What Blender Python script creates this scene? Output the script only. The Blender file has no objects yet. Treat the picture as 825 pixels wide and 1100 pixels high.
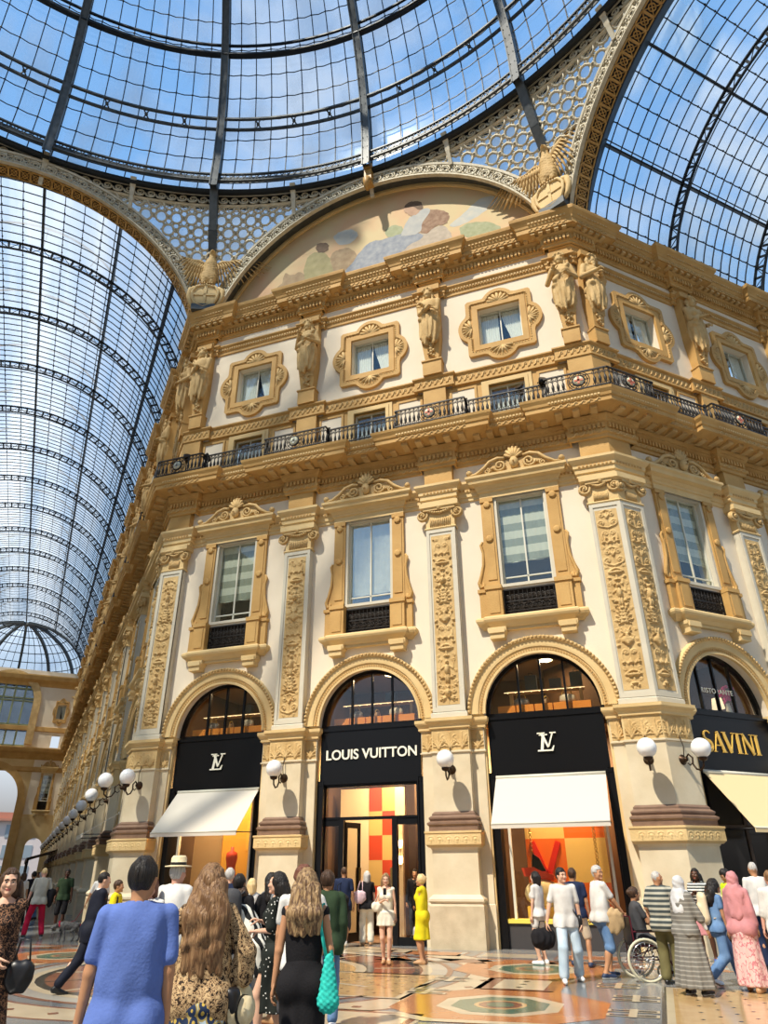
import bpy, math, random
import numpy as np
from mathutils import Vector, Matrix, noise
random.seed(7)
PI = math.pi; R_ = math.radians; S2 = math.sqrt(.5); W = 7.59; T22 = math.tan(R_(22.5))
COL = bpy.context.scene.collection
SC = bpy.context.scene
# ---------------------------------------------------------------- camera
EYE = Vector((7.121, -18.692, 1.6))
def make_camera():
    y, p, r = R_(-19.507), R_(27.647), R_(-0.336)
    f = Vector((math.sin(y)*math.cos(p), math.cos(y)*math.cos(p), math.sin(p)))
    rt = Vector((math.cos(y), -math.sin(y), 0)); up = rt.cross(f)
    r2 = math.cos(r)*rt + math.sin(r)*up; u2 = math.cos(r)*up - math.sin(r)*rt
    cd = bpy.data.cameras.new('camera'); co = bpy.data.objects.new('camera', cd); COL.objects.link(co)
    M = Matrix((r2, u2, -f)).transposed().to_4x4(); M.translation = EYE
    co.matrix_world = M
    cd.sensor_fit = 'VERTICAL'; cd.sensor_height = 36.0; cd.lens = 739.1*36/1100.0
    cd.clip_end = 500; cd.clip_start = .05
    SC.camera = co
make_camera()
# ---------------------------------------------------------------- world, sun, exposure
SUNV = Vector((-.24, -.60, .88)).normalized()
def make_world():
    w = bpy.data.worlds.new('sky'); SC.world = w; w.use_nodes = True
    nt = w.node_tree; nt.nodes.clear(); N = nt.nodes.new; L = nt.links.new
    out = N('ShaderNodeOutputWorld'); bg = N('ShaderNodeBackground')
    tc = N('ShaderNodeTexCoord'); sep = N('ShaderNodeSeparateXYZ'); L(tc.outputs['Generated'], sep.inputs[0])
    rmp = N('ShaderNodeValToRGB'); L(sep.outputs[2], rmp.inputs[0])
    e = rmp.color_ramp.elements
    e[0].position = 0.0; e[0].color = (.10, .075, .05, 1)
    e[1].position = 1.0; e[1].color = (.22, .50, .98, 1)
    for p, c in ((.05, (.40, .38, .36, 1)), (.12, (.78, .86, .95, 1)), (.35, (.46, .70, 1.0, 1)), (.6, (.30, .58, 1.0, 1))):
        k = e.new(p); k.color = c
    nz = N('ShaderNodeTexNoise'); nz.inputs['Scale'].default_value = 2.2; nz.inputs['Detail'].default_value = 6
    nz.inputs['Roughness'].default_value = .62
    mp = N('ShaderNodeMapping'); mp.inputs['Scale'].default_value = (1, 1, 2.2); L(tc.outputs['Generated'], mp.inputs[0]); L(mp.outputs[0], nz.inputs[0])
    r2 = N('ShaderNodeValToRGB'); L(nz.outputs[0], r2.inputs[0])
    r2.color_ramp.elements[0].position = .50; r2.color_ramp.elements[1].position = .72
    r2.color_ramp.elements[1].color = (.65, .65, .65, 1)
    mx = N('ShaderNodeMixRGB'); L(r2.outputs[0], mx.inputs[0]); L(rmp.outputs[0], mx.inputs[1]); mx.inputs[2].default_value = (.93, .95, .97, 1)
    L(mx.outputs[0], bg.inputs[0]); bg.inputs[1].default_value = WORLD_STRENGTH
    L(bg.outputs[0], out.inputs[0])
WORLD_STRENGTH = .93
make_world()
sd = bpy.data.lights.new('sun', 'SUN'); sd.energy = 5.9; sd.color = (1.0, .92, .78); sd.angle = R_(1.2)
so = bpy.data.objects.new('sun', sd); COL.objects.link(so)
so.rotation_euler = SUNV.to_track_quat('Z', 'Y').to_euler(); so.location = (0, 0, 60)
SC.view_settings.view_transform = 'Standard'; SC.view_settings.look = 'None'
SC.view_settings.exposure = 0.0; SC.view_settings.gamma = 1.0
SC.view_settings.use_curve_mapping = False
# ---------------------------------------------------------------- materials
MATS = {}
def mat(name, col, rough=.6, metal=0., col2=None, scale=3., bump=0., bscale=None, spec=.4, emit=None, estr=1., detail=4., lo=.35, hi=.65, coat=0.):
    if name in MATS: return MATS[name]
    m = bpy.data.materials.new(name); m.use_nodes = True; MATS[name] = m
    nt = m.node_tree; b = nt.nodes['Principled BSDF']; N = nt.nodes.new; L = nt.links.new
    b.inputs['Base Color'].default_value = (*col, 1); b.inputs['Roughness'].default_value = rough
    b.inputs['Metallic'].default_value = metal; b.inputs['Specular IOR Level'].default_value = spec
    if coat: b.inputs['Coat Weight'].default_value = coat
    if emit: b.inputs['Emission Color'].default_value = (*emit, 1); b.inputs['Emission Strength'].default_value = estr
    if col2 or bump:
        tc = N('ShaderNodeTexCoord'); nz = N('ShaderNodeTexNoise'); L(tc.outputs['Object'], nz.inputs[0])
        nz.inputs['Scale'].default_value = scale; nz.inputs['Detail'].default_value = detail
    if col2:
        r = N('ShaderNodeValToRGB'); L(nz.outputs[0], r.inputs[0])
        r.color_ramp.elements[0].position = lo; r.color_ramp.elements[1].position = hi
        r.color_ramp.elements[0].color = (*col, 1); r.color_ramp.elements[1].color = (*col2, 1)
        L(r.outputs[0], b.inputs['Base Color'])
    if bump:
        n2 = N('ShaderNodeTexNoise'); L(tc.outputs['Object'], n2.inputs[0]); n2.inputs['Scale'].default_value = bscale or scale*4; n2.inputs['Detail'].default_value = 3
        bp = N('ShaderNodeBump'); bp.inputs['Strength'].default_value = bump; bp.inputs['Distance'].default_value = .02
        L(n2.outputs[0], bp.inputs['Height']); L(bp.outputs[0], b.inputs['Normal'])
    return m
def glass_mat(name, tint, alpha, rough=.05, haze=None, scale=.35, lo=.45, hi=.7, axis=None):
    """thin pane: partly see-through, partly glossy, with milky white haze mixed in by noise"""
    m = bpy.data.materials.new(name); m.use_nodes = True; MATS[name] = m
    nt = m.node_tree; nt.nodes.clear(); N = nt.nodes.new; L = nt.links.new
    out = N('ShaderNodeOutputMaterial'); tr = N('ShaderNodeBsdfTransparent'); tr.inputs[0].default_value = (*tint, 1)
    gl = N('ShaderNodeBsdfGlossy'); gl.inputs['Roughness'].default_value = rough; gl.inputs[0].default_value = (.9, .95, 1, 1)
    m1 = N('ShaderNodeMixShader'); m1.inputs[0].default_value = alpha; L(tr.outputs[0], m1.inputs[1]); L(gl.outputs[0], m1.inputs[2])
    last = m1
    if haze:
        di = N('ShaderNodeBsdfTranslucent'); di.inputs[0].default_value = (*haze, 1)
        d2 = N('ShaderNodeBsdfDiffuse'); d2.inputs[0].default_value = (*haze, 1)
        md = N('ShaderNodeMixShader'); md.inputs[0].default_value = .2; L(di.outputs[0], md.inputs[1]); L(d2.outputs[0], md.inputs[2])
        tc = N('ShaderNodeTexCoord'); nz = N('ShaderNodeTexNoise'); nz.inputs['Scale'].default_value = scale; nz.inputs['Detail'].default_value = 5
        mp = N('ShaderNodeMapping'); L(tc.outputs['Object'], mp.inputs[0])
        if axis: mp.inputs['Scale'].default_value = axis
        L(mp.outputs[0], nz.inputs[0])
        r = N('ShaderNodeValToRGB'); L(nz.outputs[0], r.inputs[0]); r.color_ramp.elements[0].position = lo; r.color_ramp.elements[1].position = hi
        r.color_ramp.elements[0].color = (.06, .06, .06, 1); r.color_ramp.elements[1].color = (.75, .75, .75, 1)
        m2 = N('ShaderNodeMixShader'); L(r.outputs[0], m2.inputs[0]); L(m1.outputs[0], m2.inputs[1]); L(md.outputs[0], m2.inputs[2]); last = m2
    L(last.outputs[0], out.inputs[0]); return m
def pattern_mat(name, kind, cols, scale=10., rough=.75, rot=(0, 0, 0), stretch=(1, 1, 1)):
    """cloth prints: stripes, leopard spots, dots, swirls, blocks"""
    if name in MATS: return MATS[name]
    m = bpy.data.materials.new(name); m.use_nodes = True; MATS[name] = m
    nt = m.node_tree; b = nt.nodes['Principled BSDF']; N = nt.nodes.new; L = nt.links.new
    b.inputs['Roughness'].default_value = rough; b.inputs['Specular IOR Level'].default_value = .2
    tc = N('ShaderNodeTexCoord'); mp = N('ShaderNodeMapping'); L(tc.outputs['Object'], mp.inputs[0])
    mp.inputs['Rotation'].default_value = rot; mp.inputs['Scale'].default_value = stretch
    r = N('ShaderNodeValToRGB'); r.color_ramp.interpolation = 'CONSTANT'
    if kind == 'stripes':
        w = N('ShaderNodeTexWave'); w.bands_direction = 'Z'; w.inputs['Scale'].default_value = scale; L(mp.outputs[0], w.inputs[0]); L(w.outputs[0], r.inputs[0])
    elif kind == 'swirl':
        w = N('ShaderNodeTexWave'); w.inputs['Scale'].default_value = scale; w.inputs['Distortion'].default_value = 9; w.inputs['Detail'].default_value = 1; w.inputs['Detail Scale'].default_value = .8; L(mp.outputs[0], w.inputs[0]); L(w.outputs[0], r.inputs[0])
    elif kind == 'leopard':
        nz = N('ShaderNodeTexNoise'); nz.inputs['Scale'].default_value = scale*.6; L(mp.outputs[0], nz.inputs[0])
        ad = N('ShaderNodeMixRGB'); ad.inputs[0].default_value = .12; L(mp.outputs[0], ad.inputs[1]); L(nz.outputs[1], ad.inputs[2])
        v = N('ShaderNodeTexVoronoi'); v.inputs['Scale'].default_value = scale; L(ad.outputs[0], v.inputs[0]); L(v.outputs['Distance'], r.inputs[0])
    elif kind == 'dots':
        v = N('ShaderNodeTexVoronoi'); v.inputs['Scale'].default_value = scale; L(mp.outputs[0], v.inputs[0]); L(v.outputs['Distance'], r.inputs[0])
    elif kind == 'noise':
        v = N('ShaderNodeTexNoise'); v.inputs['Scale'].default_value = scale; L(mp.outputs[0], v.inputs[0]); L(v.outputs[0], r.inputs[0])
    e = r.color_ramp.elements
    while len(e) > 1: e.remove(e[-1])
    e[0].position = 0; e[0].color = (*cols[0][1], 1)
    for p, c in cols[1:]:
        k = e.new(p); k.color = (*c, 1)
    L(r.outputs[0], b.inputs['Base Color']); return m
PLASTER = mat('cream_plaster', (.77, .67, .52), .85, col2=(.72, .62, .47), scale=.6, bump=.15, bscale=30)
OCHRE = mat('ochre_stucco', (.57, .345, .115), .72, col2=(.47, .27, .08), scale=1.3, bump=.35, bscale=22)
OCHRE2 = mat('carved_ochre', (.62, .43, .19), .75, col2=(.48, .31, .12), scale=2.5, bump=.3, bscale=30)
LIGHTO = mat('pale_ochre', (.70, .515, .25), .75, col2=(.62, .435, .19), scale=1.1, bump=.25, bscale=20)
STONE = mat('cream_stone', (.70, .60, .42), .6, col2=(.60, .50, .33), scale=1.4, bump=.12, bscale=12)
PLINTH = mat('speckled_plinth_stone', (.46, .37, .24), .6, col2=(.58, .48, .32), scale=3, bump=.2, bscale=40)
BROWN = mat('brown_marble', (.17, .10, .065), .4, col2=(.24, .15, .10), scale=3)
GREYST = mat('pale_grey_border', (.60, .55, .43), .6, col2=(.55, .50, .39), scale=2)
BLACK = mat('black_lacquer', (.006, .006, .007), .28, spec=.25)
IRON = mat('wrought_iron', (.018, .015, .013), .45, metal=.3, col2=(.03, .025, .02), scale=12)
STEEL = mat('grey_painted_iron', (.055, .065, .070), .5, metal=.15, col2=(.085, .095, .10), scale=4)
DARKSTEEL = mat('dark_glazing_bar', (.012, .016, .02), .5, metal=.2)
TRACERY = mat('cream_iron_tracery', (.62, .57, .44), .6, col2=(.50, .44, .31), scale=5)
GOLDTR = mat('gilded_ironwork', (.55, .33, .10), .5, col2=(.40, .22, .06), scale=6)
DKBRONZE = mat('dark_bronze', (.05, .028, .015), .4, metal=.7)
BRASS = mat('brass', (.55, .36, .12), .3, metal=.9)
WHITEP = mat('white_enamel', (.74, .79, .74), .35)
WINFR = mat('white_window_frame', (.62, .60, .50), .5)
INTDARK = mat('dark_interior', (.035, .022, .014), .8)
# ---------------------------------------------------------------- mesh helpers
class MB:
    def __init__(s): s.v = []; s.f = []; s.m = []; s.sm = []
    def add(s, v, f, mi=0, smooth=False):
        o = len(s.v); s.v.extend([tuple(p) for p in v]); s.f.extend([tuple(i+o for i in q) for q in f])
        s.m.extend([mi]*len(f)); s.sm.extend([smooth]*len(f)); return s
    def box(s, x0, x1, y0, y1, z0, z1, mi=0):
        if x0 > x1: x0, x1 = x1, x0
        if y0 > y1: y0, y1 = y1, y0
        v = [(x, y, z) for z in (z0, z1) for y in (y0, y1) for x in (x0, x1)]
        return s.add(v, [(0, 2, 3, 1), (4, 5, 7, 6), (0, 1, 5, 4), (2, 6, 7, 3), (0, 4, 6, 2), (1, 3, 7, 5)], mi)
    def obox(s, a, b, w, h, mi=0, up=(0, 0, 1)):
        """bar from a to b, width w (sideways) and height h (along up)"""
        a = Vector(a); b = Vector(b); d = (b-a).normalized(); u = Vector(up)
        sd = d.cross(u)
        if sd.length < 1e-5: sd = d.cross(Vector((1, 0, 0)))
        sd.normalize(); u = sd.cross(d).normalized()
        v = [p+sd*sx*w/2+u*sz*h/2 for p in (a, b) for sz in (-1, 1) for sx in (-1, 1)]
        return s.add(v, [(0, 1, 3, 2), (4, 6, 7, 5), (0, 4, 5, 1), (2, 3, 7, 6), (0, 2, 6, 4), (1, 5, 7, 3)], mi)
    def prism(s, poly, y0, y1, mi=0, smooth=False):
        """poly in x,z; extruded in y; y0 front"""
        n = len(poly); v = [(x, y0, z) for x, z in poly]+[(x, y1, z) for x, z in poly]
        f = [tuple(range(n)), tuple(range(2*n-1, n-1, -1))]+[(i, i+n, (i+1) % n+n, (i+1) % n) for i in range(n)]
        return s.add(v, f, mi, smooth)
    def slab(s, poly, z0, z1, mi=0):
        n = len(poly); v = [(x, y, z0) for x, y in poly]+[(x, y, z1) for x, y in poly]
        f = [tuple(range(n-1, -1, -1)), tuple(range(n, 2*n))]+[(i, (i+1) % n, (i+1) % n+n, i+n) for i in range(n)]
        return s.add(v, f, mi)
    def tube(s, path, rad, n=6, mi=0, cap=True, smooth=True, flat=1.):
        P = [Vector(p) for p in path]; k = len(P)
        if not hasattr(rad, '__len__'): rad = [rad]*k
        t0 = (P[1]-P[0]).normalized(); u = t0.orthogonal().normalized(); vs = []
        for i in range(k):
            t = (P[min(i+1, k-1)]-P[max(i-1, 0)]).normalized()
            u = (u-t*u.dot(t)); u = u.normalized() if u.length > 1e-6 else t.orthogonal().normalized()
            w = t.cross(u)
            for j in range(n):
                a = 2*PI*j/n; vs.append(P[i]+(u*math.cos(a)+w*math.sin(a)*flat)*rad[i])
        f = [(i*n+j, i*n+(j+1) % n, (i+1)*n+(j+1) % n, (i+1)*n+j) for i in range(k-1) for j in range(n)]
        if cap: f += [tuple(range(n-1, -1, -1)), tuple((k-1)*n+j for j in range(n))]
        return s.add(vs, f, mi, smooth)
    def lathe(s, prof, c=(0, 0, 0), n=16, mi=0, axis='z', smooth=True):
        vs = []; k = len(prof)
        for r, z in prof:
            for j in range(n):
                a = 2*PI*j/n; x, y = r*math.cos(a), r*math.sin(a)
                vs.append((c[0]+x, c[1]+y, c[2]+z) if axis == 'z' else (c[0]+x, c[1]-z, c[2]+y))
        f = [(i*n+j, i*n+(j+1) % n, (i+1)*n+(j+1) % n, (i+1)*n+j) for i in range(k-1) for j in range(n)]
        f += [tuple(range(n-1, -1, -1)), tuple((k-1)*n+j for j in range(n))]
        return s.add(vs, f, mi, smooth)
    def ball(s, c, r, n=10, mi=0, sc=(1, 1, 1)):
        vs = []; f = []; m = n//2+1
        for i in range(m+1):
            th = PI*i/m
            for j in range(n):
                a = 2*PI*j/n; vs.append((c[0]+sc[0]*r*math.sin(th)*math.cos(a), c[1]+sc[1]*r*math.sin(th)*math.sin(a), c[2]-sc[2]*r*math.cos(th)))
        f = [(i*n+j, i*n+(j+1) % n, (i+1)*n+(j+1) % n, (i+1)*n+j) for i in range(m) for j in range(n)]
        return s.add(vs, f, mi, True)
    def sweep(s, path, prof, mi=0, closed=False):
        """path: plan polyline (x,y) with outward on the right-hand side; prof: list of (outward, z)"""
        P = [Vector(p) for p in path]; k = len(P); nr = []
        for i in range(k):
            ds = []
            if i > 0: ds.append((P[i]-P[i-1]).normalized())
            if i < k-1: ds.append((P[i+1]-P[i]).normalized())
            ns = [Vector((d.y, -d.x)) for d in ds]
            if len(ns) == 2:
                b = ns[0]+ns[1]; l = b.length
                b = b/l if l > 1e-6 else ns[0]
                nr.append(b/max(.2, b.dot(ns[0])))
            else: nr.append(ns[0])
        q = len(prof)
        vs = [(P[i].x+nr[i].x*o, P[i].y+nr[i].y*o, z) for i in range(k) for o, z in prof]
        f = [(i*q+j, (i+1)*q+j, (i+1)*q+j+1, i*q+j+1) for i in range(k-1) for j in range(q-1)]
        return s.add(vs, f, mi)
    def merge(s, o, M=None, mi=None):
        v = [tuple(M @ Vector(p)) for p in o.v] if M is not None else o.v
        b = len(s.v); s.v.extend(v); s.f.extend([tuple(i+b for i in q) for q in o.f])
        s.m.extend(o.m if mi is None else [mi]*len(o.f)); s.sm.extend(o.sm); return s
    def shift(s, dx=0, dy=0, dz=0):
        s.v = [(x+dx, y+dy, z+dz) for x, y, z in s.v]; return s
    def mesh(s, name, mats):
        me = bpy.data.meshes.new(name); me.from_pydata(s.v, [], s.f)
        for m in (mats if isinstance(mats, (list, tuple)) else [mats]): me.materials.append(m)
        me.polygons.foreach_set('material_index', s.m); me.polygons.foreach_set('use_smooth', s.sm)
        me.update(); return me
def grid_mesh(name, X, Y, Z, mats, mi=None, smooth=True):
    """numpy 2-D arrays -> quad mesh"""
    h, w = X.shape; me = bpy.data.meshes.new(name)
    V = np.stack([X, Y, Z], -1).reshape(-1, 3).astype(np.float32)
    i = np.arange(h*w).reshape(h, w)
    F = np.stack([i[:-1, :-1], i[:-1, 1:], i[1:, 1:], i[1:, :-1]], -1).reshape(-1, 4).astype(np.int32)
    np_mesh(me, V, F)
    for m in (mats if isinstance(mats, (list, tuple)) else [mats]): me.materials.append(m)
    me.polygons.foreach_set('use_smooth', np.ones(len(F), bool) if smooth else np.zeros(len(F), bool))
    if mi is not None: me.polygons.foreach_set('material_index', mi.reshape(-1).astype(np.int32))
    me.update(); return me
def np_mesh(me, V, F):
    me.vertices.add(len(V)); me.vertices.foreach_set('co', V.astype(np.float32).ravel())
    me.loops.add(F.size); me.loops.foreach_set('vertex_index', F.astype(np.int32).ravel())
    me.polygons.add(len(F)); me.polygons.foreach_set('loop_start', (np.arange(len(F))*F.shape[1]).astype(np.int32))
    try: me.polygons.foreach_set('loop_total', np.full(len(F), F.shape[1], np.int32))
    except Exception: pass
    me.update(calc_edges=True)
# ---------------------------------------------------------------- objects
def tag(o, label=None, cat=None, group=None, kind=None):
    if label: o['label'] = label
    if cat: o['category'] = cat
    if group: o['group'] = group
    if kind: o['kind'] = kind
    return o
def empty(name, loc=(0, 0, 0), rz=0):
    o = bpy.data.objects.new(name, None); COL.objects.link(o); o.location = loc; o.rotation_euler = (0, 0, rz); o.empty_display_size = .1; return o
def put(name, me, parent=None, loc=(0, 0, 0), rz=0):
    o = bpy.data.objects.new(name, me); COL.objects.link(o); o.location = loc; o.rotation_euler = (0, 0, rz)
    if parent: o.parent = parent
    return o
class Proto:
    """parts of one kind of thing; placed many times with shared meshes"""
    def __init__(s, z0=0): s.parts = []; s.z0 = z0
    def part(s, name, me, mats=None, subs=(), label=None):
        def cv(q, nm, mt):
            if isinstance(q, MB):
                q.shift(0, 0, -s.z0); return q.mesh(nm, mt)
            return q
        s.parts.append((name, cv(me, name, mats), [(n, cv(q, n, mt)) for n, q, mt in subs], label)); return s
    def place(s, name, label, cat, loc, rz=0, group=None, kind=None, skip=()):
        e = empty(name, (loc[0], loc[1], loc[2]+s.z0), rz); tag(e, label, cat, group, kind)
        for n, me, subs, lb in s.parts:
            if n in skip: continue
            o = put(n, me, e)
            if lb: o['label'] = lb
            for n2, m2 in subs: put(n2, m2, o)
        return e
def face(fc, u):
    """wall coordinate -> world location and rotation"""
    if fc == 'center': return (u, 0, 0), 0
    if fc == 'right': return (W+u*S2, u*S2, 0), R_(45)
    return (-W-u*S2, u*S2, 0), R_(-45)
ORD = ['first', 'second', 'third', 'fourth', 'fifth', 'sixth', 'seventh', 'eighth', 'ninth', 'tenth', 'eleventh', 'twelfth', 'thirteenth', 'fourteenth', 'fifteenth', 'sixteenth']
PITCH = 4.87
NL, NR = 13, 3          # bays built along the left and the right arcade
BAYS = [('center', -PITCH), ('center', 0), ('center', PITCH)]+[('right', 2.73+PITCH*k) for k in range(NR)]+[('left', 2.73+PITCH*k) for k in range(NL)]
PILS = [('center', -2.42), ('center', 2.42)]+[('right', 5.17+PITCH*k) for k in range(NR)]+[('left', 5.17+PITCH*k) for k in range(NL)]
def bay_words(fc, u):
    if fc == 'center': return {-1: 'left bay of the front facade', 0: 'middle bay of the front facade', 1: 'right bay of the front facade'}[round(u/PITCH)]
    k = int(round((u-2.73)/PITCH)); return '%s bay of the %s arcade from the corner' % (ORD[k], fc)
def pil_words(fc, u):
    if fc == 'center': return 'left of the middle shop' if u < 0 else 'right of the middle shop'
    k = int(round((u-5.17)/PITCH)); return '%s from the corner along the %s arcade' % (ORD[k], fc)
NL = 14
BAYS = [('center', -PITCH), ('center', 0), ('center', PITCH)]+[('right', 2.73+PITCH*k) for k in range(NR)]+[('left', 2.73+PITCH*k) for k in range(NL)]
PILS = [('center', -2.42), ('center', 2.42)]+[('right', 5.17+PITCH*k) for k in range(NR-1)]+[('left', 5.17+PITCH*k) for k in range(NL-1)]
END = .295+PITCH*NL
# ================================================================ carved relief height maps
class HM:
    def __init__(s, w, h, res=.018, sym=True):
        s.w, s.h = w, h; s.nx = int(w/res)//2*2+3; s.nz = int(h/res)+2; s.sym = sym
        s.x = np.linspace(-w/2, w/2, s.nx); s.z = np.linspace(0, h, s.nz); s.H = np.zeros((s.nz, s.nx)); s.ax = np.abs(s.x) if sym else s.x
    def dot(s, cx, cz, r, amp=None, rz=None):
        rz = rz or r; amp = amp or r*.8
        j0, j1 = np.searchsorted(s.z, (cz-rz, cz+rz)); i = (np.abs(s.ax-cx) < r)
        if j1 <= j0 or not i.any(): return
        q = 1-((s.ax[None, i]-cx)/r)**2-((s.z[j0:j1, None]-cz)/rz)**2
        b = s.H[j0:j1, i]; s.H[j0:j1, i] = np.maximum(b, amp*np.sqrt(np.maximum(q, 0)))
    def stroke(s, pts, r0, r1=None, amp=None):
        r1 = r0 if r1 is None else r1; n = len(pts)
        for k in range(n-1):
            (x0, z0), (x1, z1) = pts[k], pts[k+1]; L = math.hypot(x1-x0, z1-z0); m = max(1, int(L/(.35*min(r0, r1)+.004)))
            for q in range(m):
                t = q/m; r = r0+(r1-r0)*(k+t)/(n-1); s.dot(x0+(x1-x0)*t, z0+(z1-z0)*t, r, amp)
    def spiral(s, cx, cz, R, turns=1.6, a0=0, d=1, r0=.03, r1=.018, tail=None):
        pts = [(cx+d*R*(1-.85*t)*math.cos(a0+t*turns*2*PI), cz+R*(1-.85*t)*math.sin(a0+t*turns*2*PI)) for t in [i/22 for i in range(23)]]
        if tail: pts = [tail]+pts
        s.stroke(pts, r0, r1); s.dot(cx, cz, R*.28, r0*1.3)
    def leaf(s, cx, cz, ang, L, wd, amp=.03):
        for f, ll in ((-.55, .7), (0, 1), (.55, .7)):
            a = ang+f; s.stroke([(cx, cz), (cx+math.cos(a)*L*ll*.5, cz+math.sin(a)*L*ll*.5), (cx+math.cos(a)*L*ll, cz+math.sin(a)*L*ll)], wd, wd*.35, amp)
def candelabra(w, h, seed):
    rnd = random.Random(seed); m = HM(w, h); z = .12; q = w/.62
    m.stroke([(0, .05), (0, h-.1)], .016)
    kinds = ['scroll', 'vase', 'leaf', 'mask', 'figure', 'cup', 'scroll', 'garland']
    k = seed
    while z < h-.5:
        c = kinds[k % len(kinds)]; k += 1+rnd.randint(0, 1)
        if c == 'scroll':
            m.spiral(.17*q, z+.16, .11*q, 1.5, -PI/2, 1, .028, .016, tail=(0, z)); m.spiral(.15*q, z+.42, .085*q, 1.5, PI/2, 1, .024, .014, tail=(0, z+.56)); m.leaf(0, z+.3, PI/2, .2, .03); z += .6
        elif c == 'vase':
            for i in range(12):
                t = i/11; r = .05+.11*q*math.sin(PI*min(1, t*1.25))**1.3; m.dot(0, z+.04+t*.26, r*1.05, .055, .03)
            m.dot(0, z+.33, .12*q, .04, .02); m.stroke([(.1*q, z+.3), (.19*q, z+.25), (.12*q, z+.12)], .014); m.leaf(0.03, z+.34, 1.1, .17, .026); z += .58
        elif c == 'leaf':
            for i in range(4): m.leaf(0.01, z+.06+i*.09, .25+.2*i, .24*q-.02*i, .028)
            m.dot(.02, z+.44, .05, .05); z += .52
        elif c == 'mask':
            m.dot(0, z+.2, .085, .08, .11); m.dot(.035, z+.22, .02, .09); m.dot(0, z+.16, .016, .1); m.spiral(.17*q, z+.25, .07, 1.3, PI, 1, .024); m.leaf(.08, z+.07, -.3, .17, .028); m.leaf(0, z+.32, PI/2, .15, .03); z += .5
        elif c == 'figure':
            m.dot(0.03, z+.1, .04, .05, .14); m.dot(0.0, z+.34, .075, .075, .16); m.dot(0, z+.55, .045, .07, .055); m.stroke([(.07, z+.44), (.17*q, z+.36), (.2*q, z+.56)], .026, .018); m.leaf(.1, z+.12, .4, .15, .026); z += .68
        elif c == 'cup':
            m.dot(0, z+.05, .09*q, .04, .03); m.stroke([(0, z+.05), (0, z+.2)], .03); m.dot(0, z+.26, .18*q, .05, .05)
            for i in range(5): m.dot(i*.045, z+.37-.006*i*i, .032, .035)
            z += .46
        else:
            m.stroke([(0, z+.2), (.09*q, z+.08), (.2*q, z+.2), (.21*q, z+.36)], .03, .02); m.dot(.2*q, z+.12, .04, .04); m.dot(0, z+.12, .045, .045); m.spiral(.1*q, z+.38, .08, 1.4, 0, 1, .022); z += .55
    for i in range(260):     # small curls and leaves fill the bare ground
        x, zz = rnd.uniform(.05, w/2-.05), rnd.uniform(.08, h-.1); j = min(m.nz-1, int(zz/h*m.nz)); ii = int((x+w/2)/w*m.nx)
        if m.H[max(0, j-3):j+4, max(0, ii-3):ii+4].max() > .012: continue
        if rnd.random() < .55: m.spiral(x, zz, rnd.uniform(.04, .06), 1.2, rnd.uniform(0, 6), rnd.choice((-1, 1)), .017, .012)
        else: m.leaf(x, zz, rnd.uniform(0, 6.28), rnd.uniform(.07, .11), .018, .03)
    m.H *= 1.55
    n = np.random.RandomState(seed).rand(m.nz, m.nx)*.006; m.H += n*(m.H > .004)
    return m
def acanthus_strip(w, h, seed, unit=.3):
    m = HM(w, h, .016, sym=False); n = max(1, round(w/unit)); u = w/n
    for i in range(n):
        cx = -w/2+u*(i+.5); m.leaf(cx, .03, PI/2, h*.8, .03, .035); m.leaf(cx, .08, PI/2+.9, h*.5, .026, .03); m.leaf(cx, .08, PI/2-.9, h*.5, .026, .03)
        m.spiral(cx+u*.42, h*.55, h*.16, 1.3, PI/2, 1, .022, .014); m.dot(cx+u*.5, h*.2, .035, .04)
    return m
def rosette_strip(w, h, unit=.22):
    m = HM(w, h, .014, sym=False); n = max(1, round(w/unit)); u = w/n
    for i in range(n):
        cx = -w/2+u*(i+.5); m.stroke([(cx-u*.38, h*.3), (cx-u*.3, h*.72), (cx, h*.82), (cx+u*.3, h*.72), (cx+u*.38, h*.3)], .012, amp=.012); m.dot(cx, h*.45, h*.17, .018); m.leaf(cx, h*.1, PI/2, h*.3, .012, .012)
    return m
def hm_mesh(m, name, mt, z0, y0, x0=0, ang=0, base=0.0):
    """relief standing on the plane y=y0 (front = -y); ang turns it about (x0,y0)"""
    X, Z = np.meshgrid(m.x, m.z+z0); D = m.H+base
    D = D.copy(); D[0, :] = 0; D[-1, :] = 0; D[:, 0] = 0; D[:, -1] = 0
    ca, sa = math.cos(ang), math.sin(ang)
    return X*ca+D*sa+x0, X*sa-D*ca+y0, Z
def hm_obj(m, name, mt, z0, y0, x0=0, ang=0): return grid_mesh(name, *hm_mesh(m, name, mt, z0, y0, x0, ang), mt)
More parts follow.
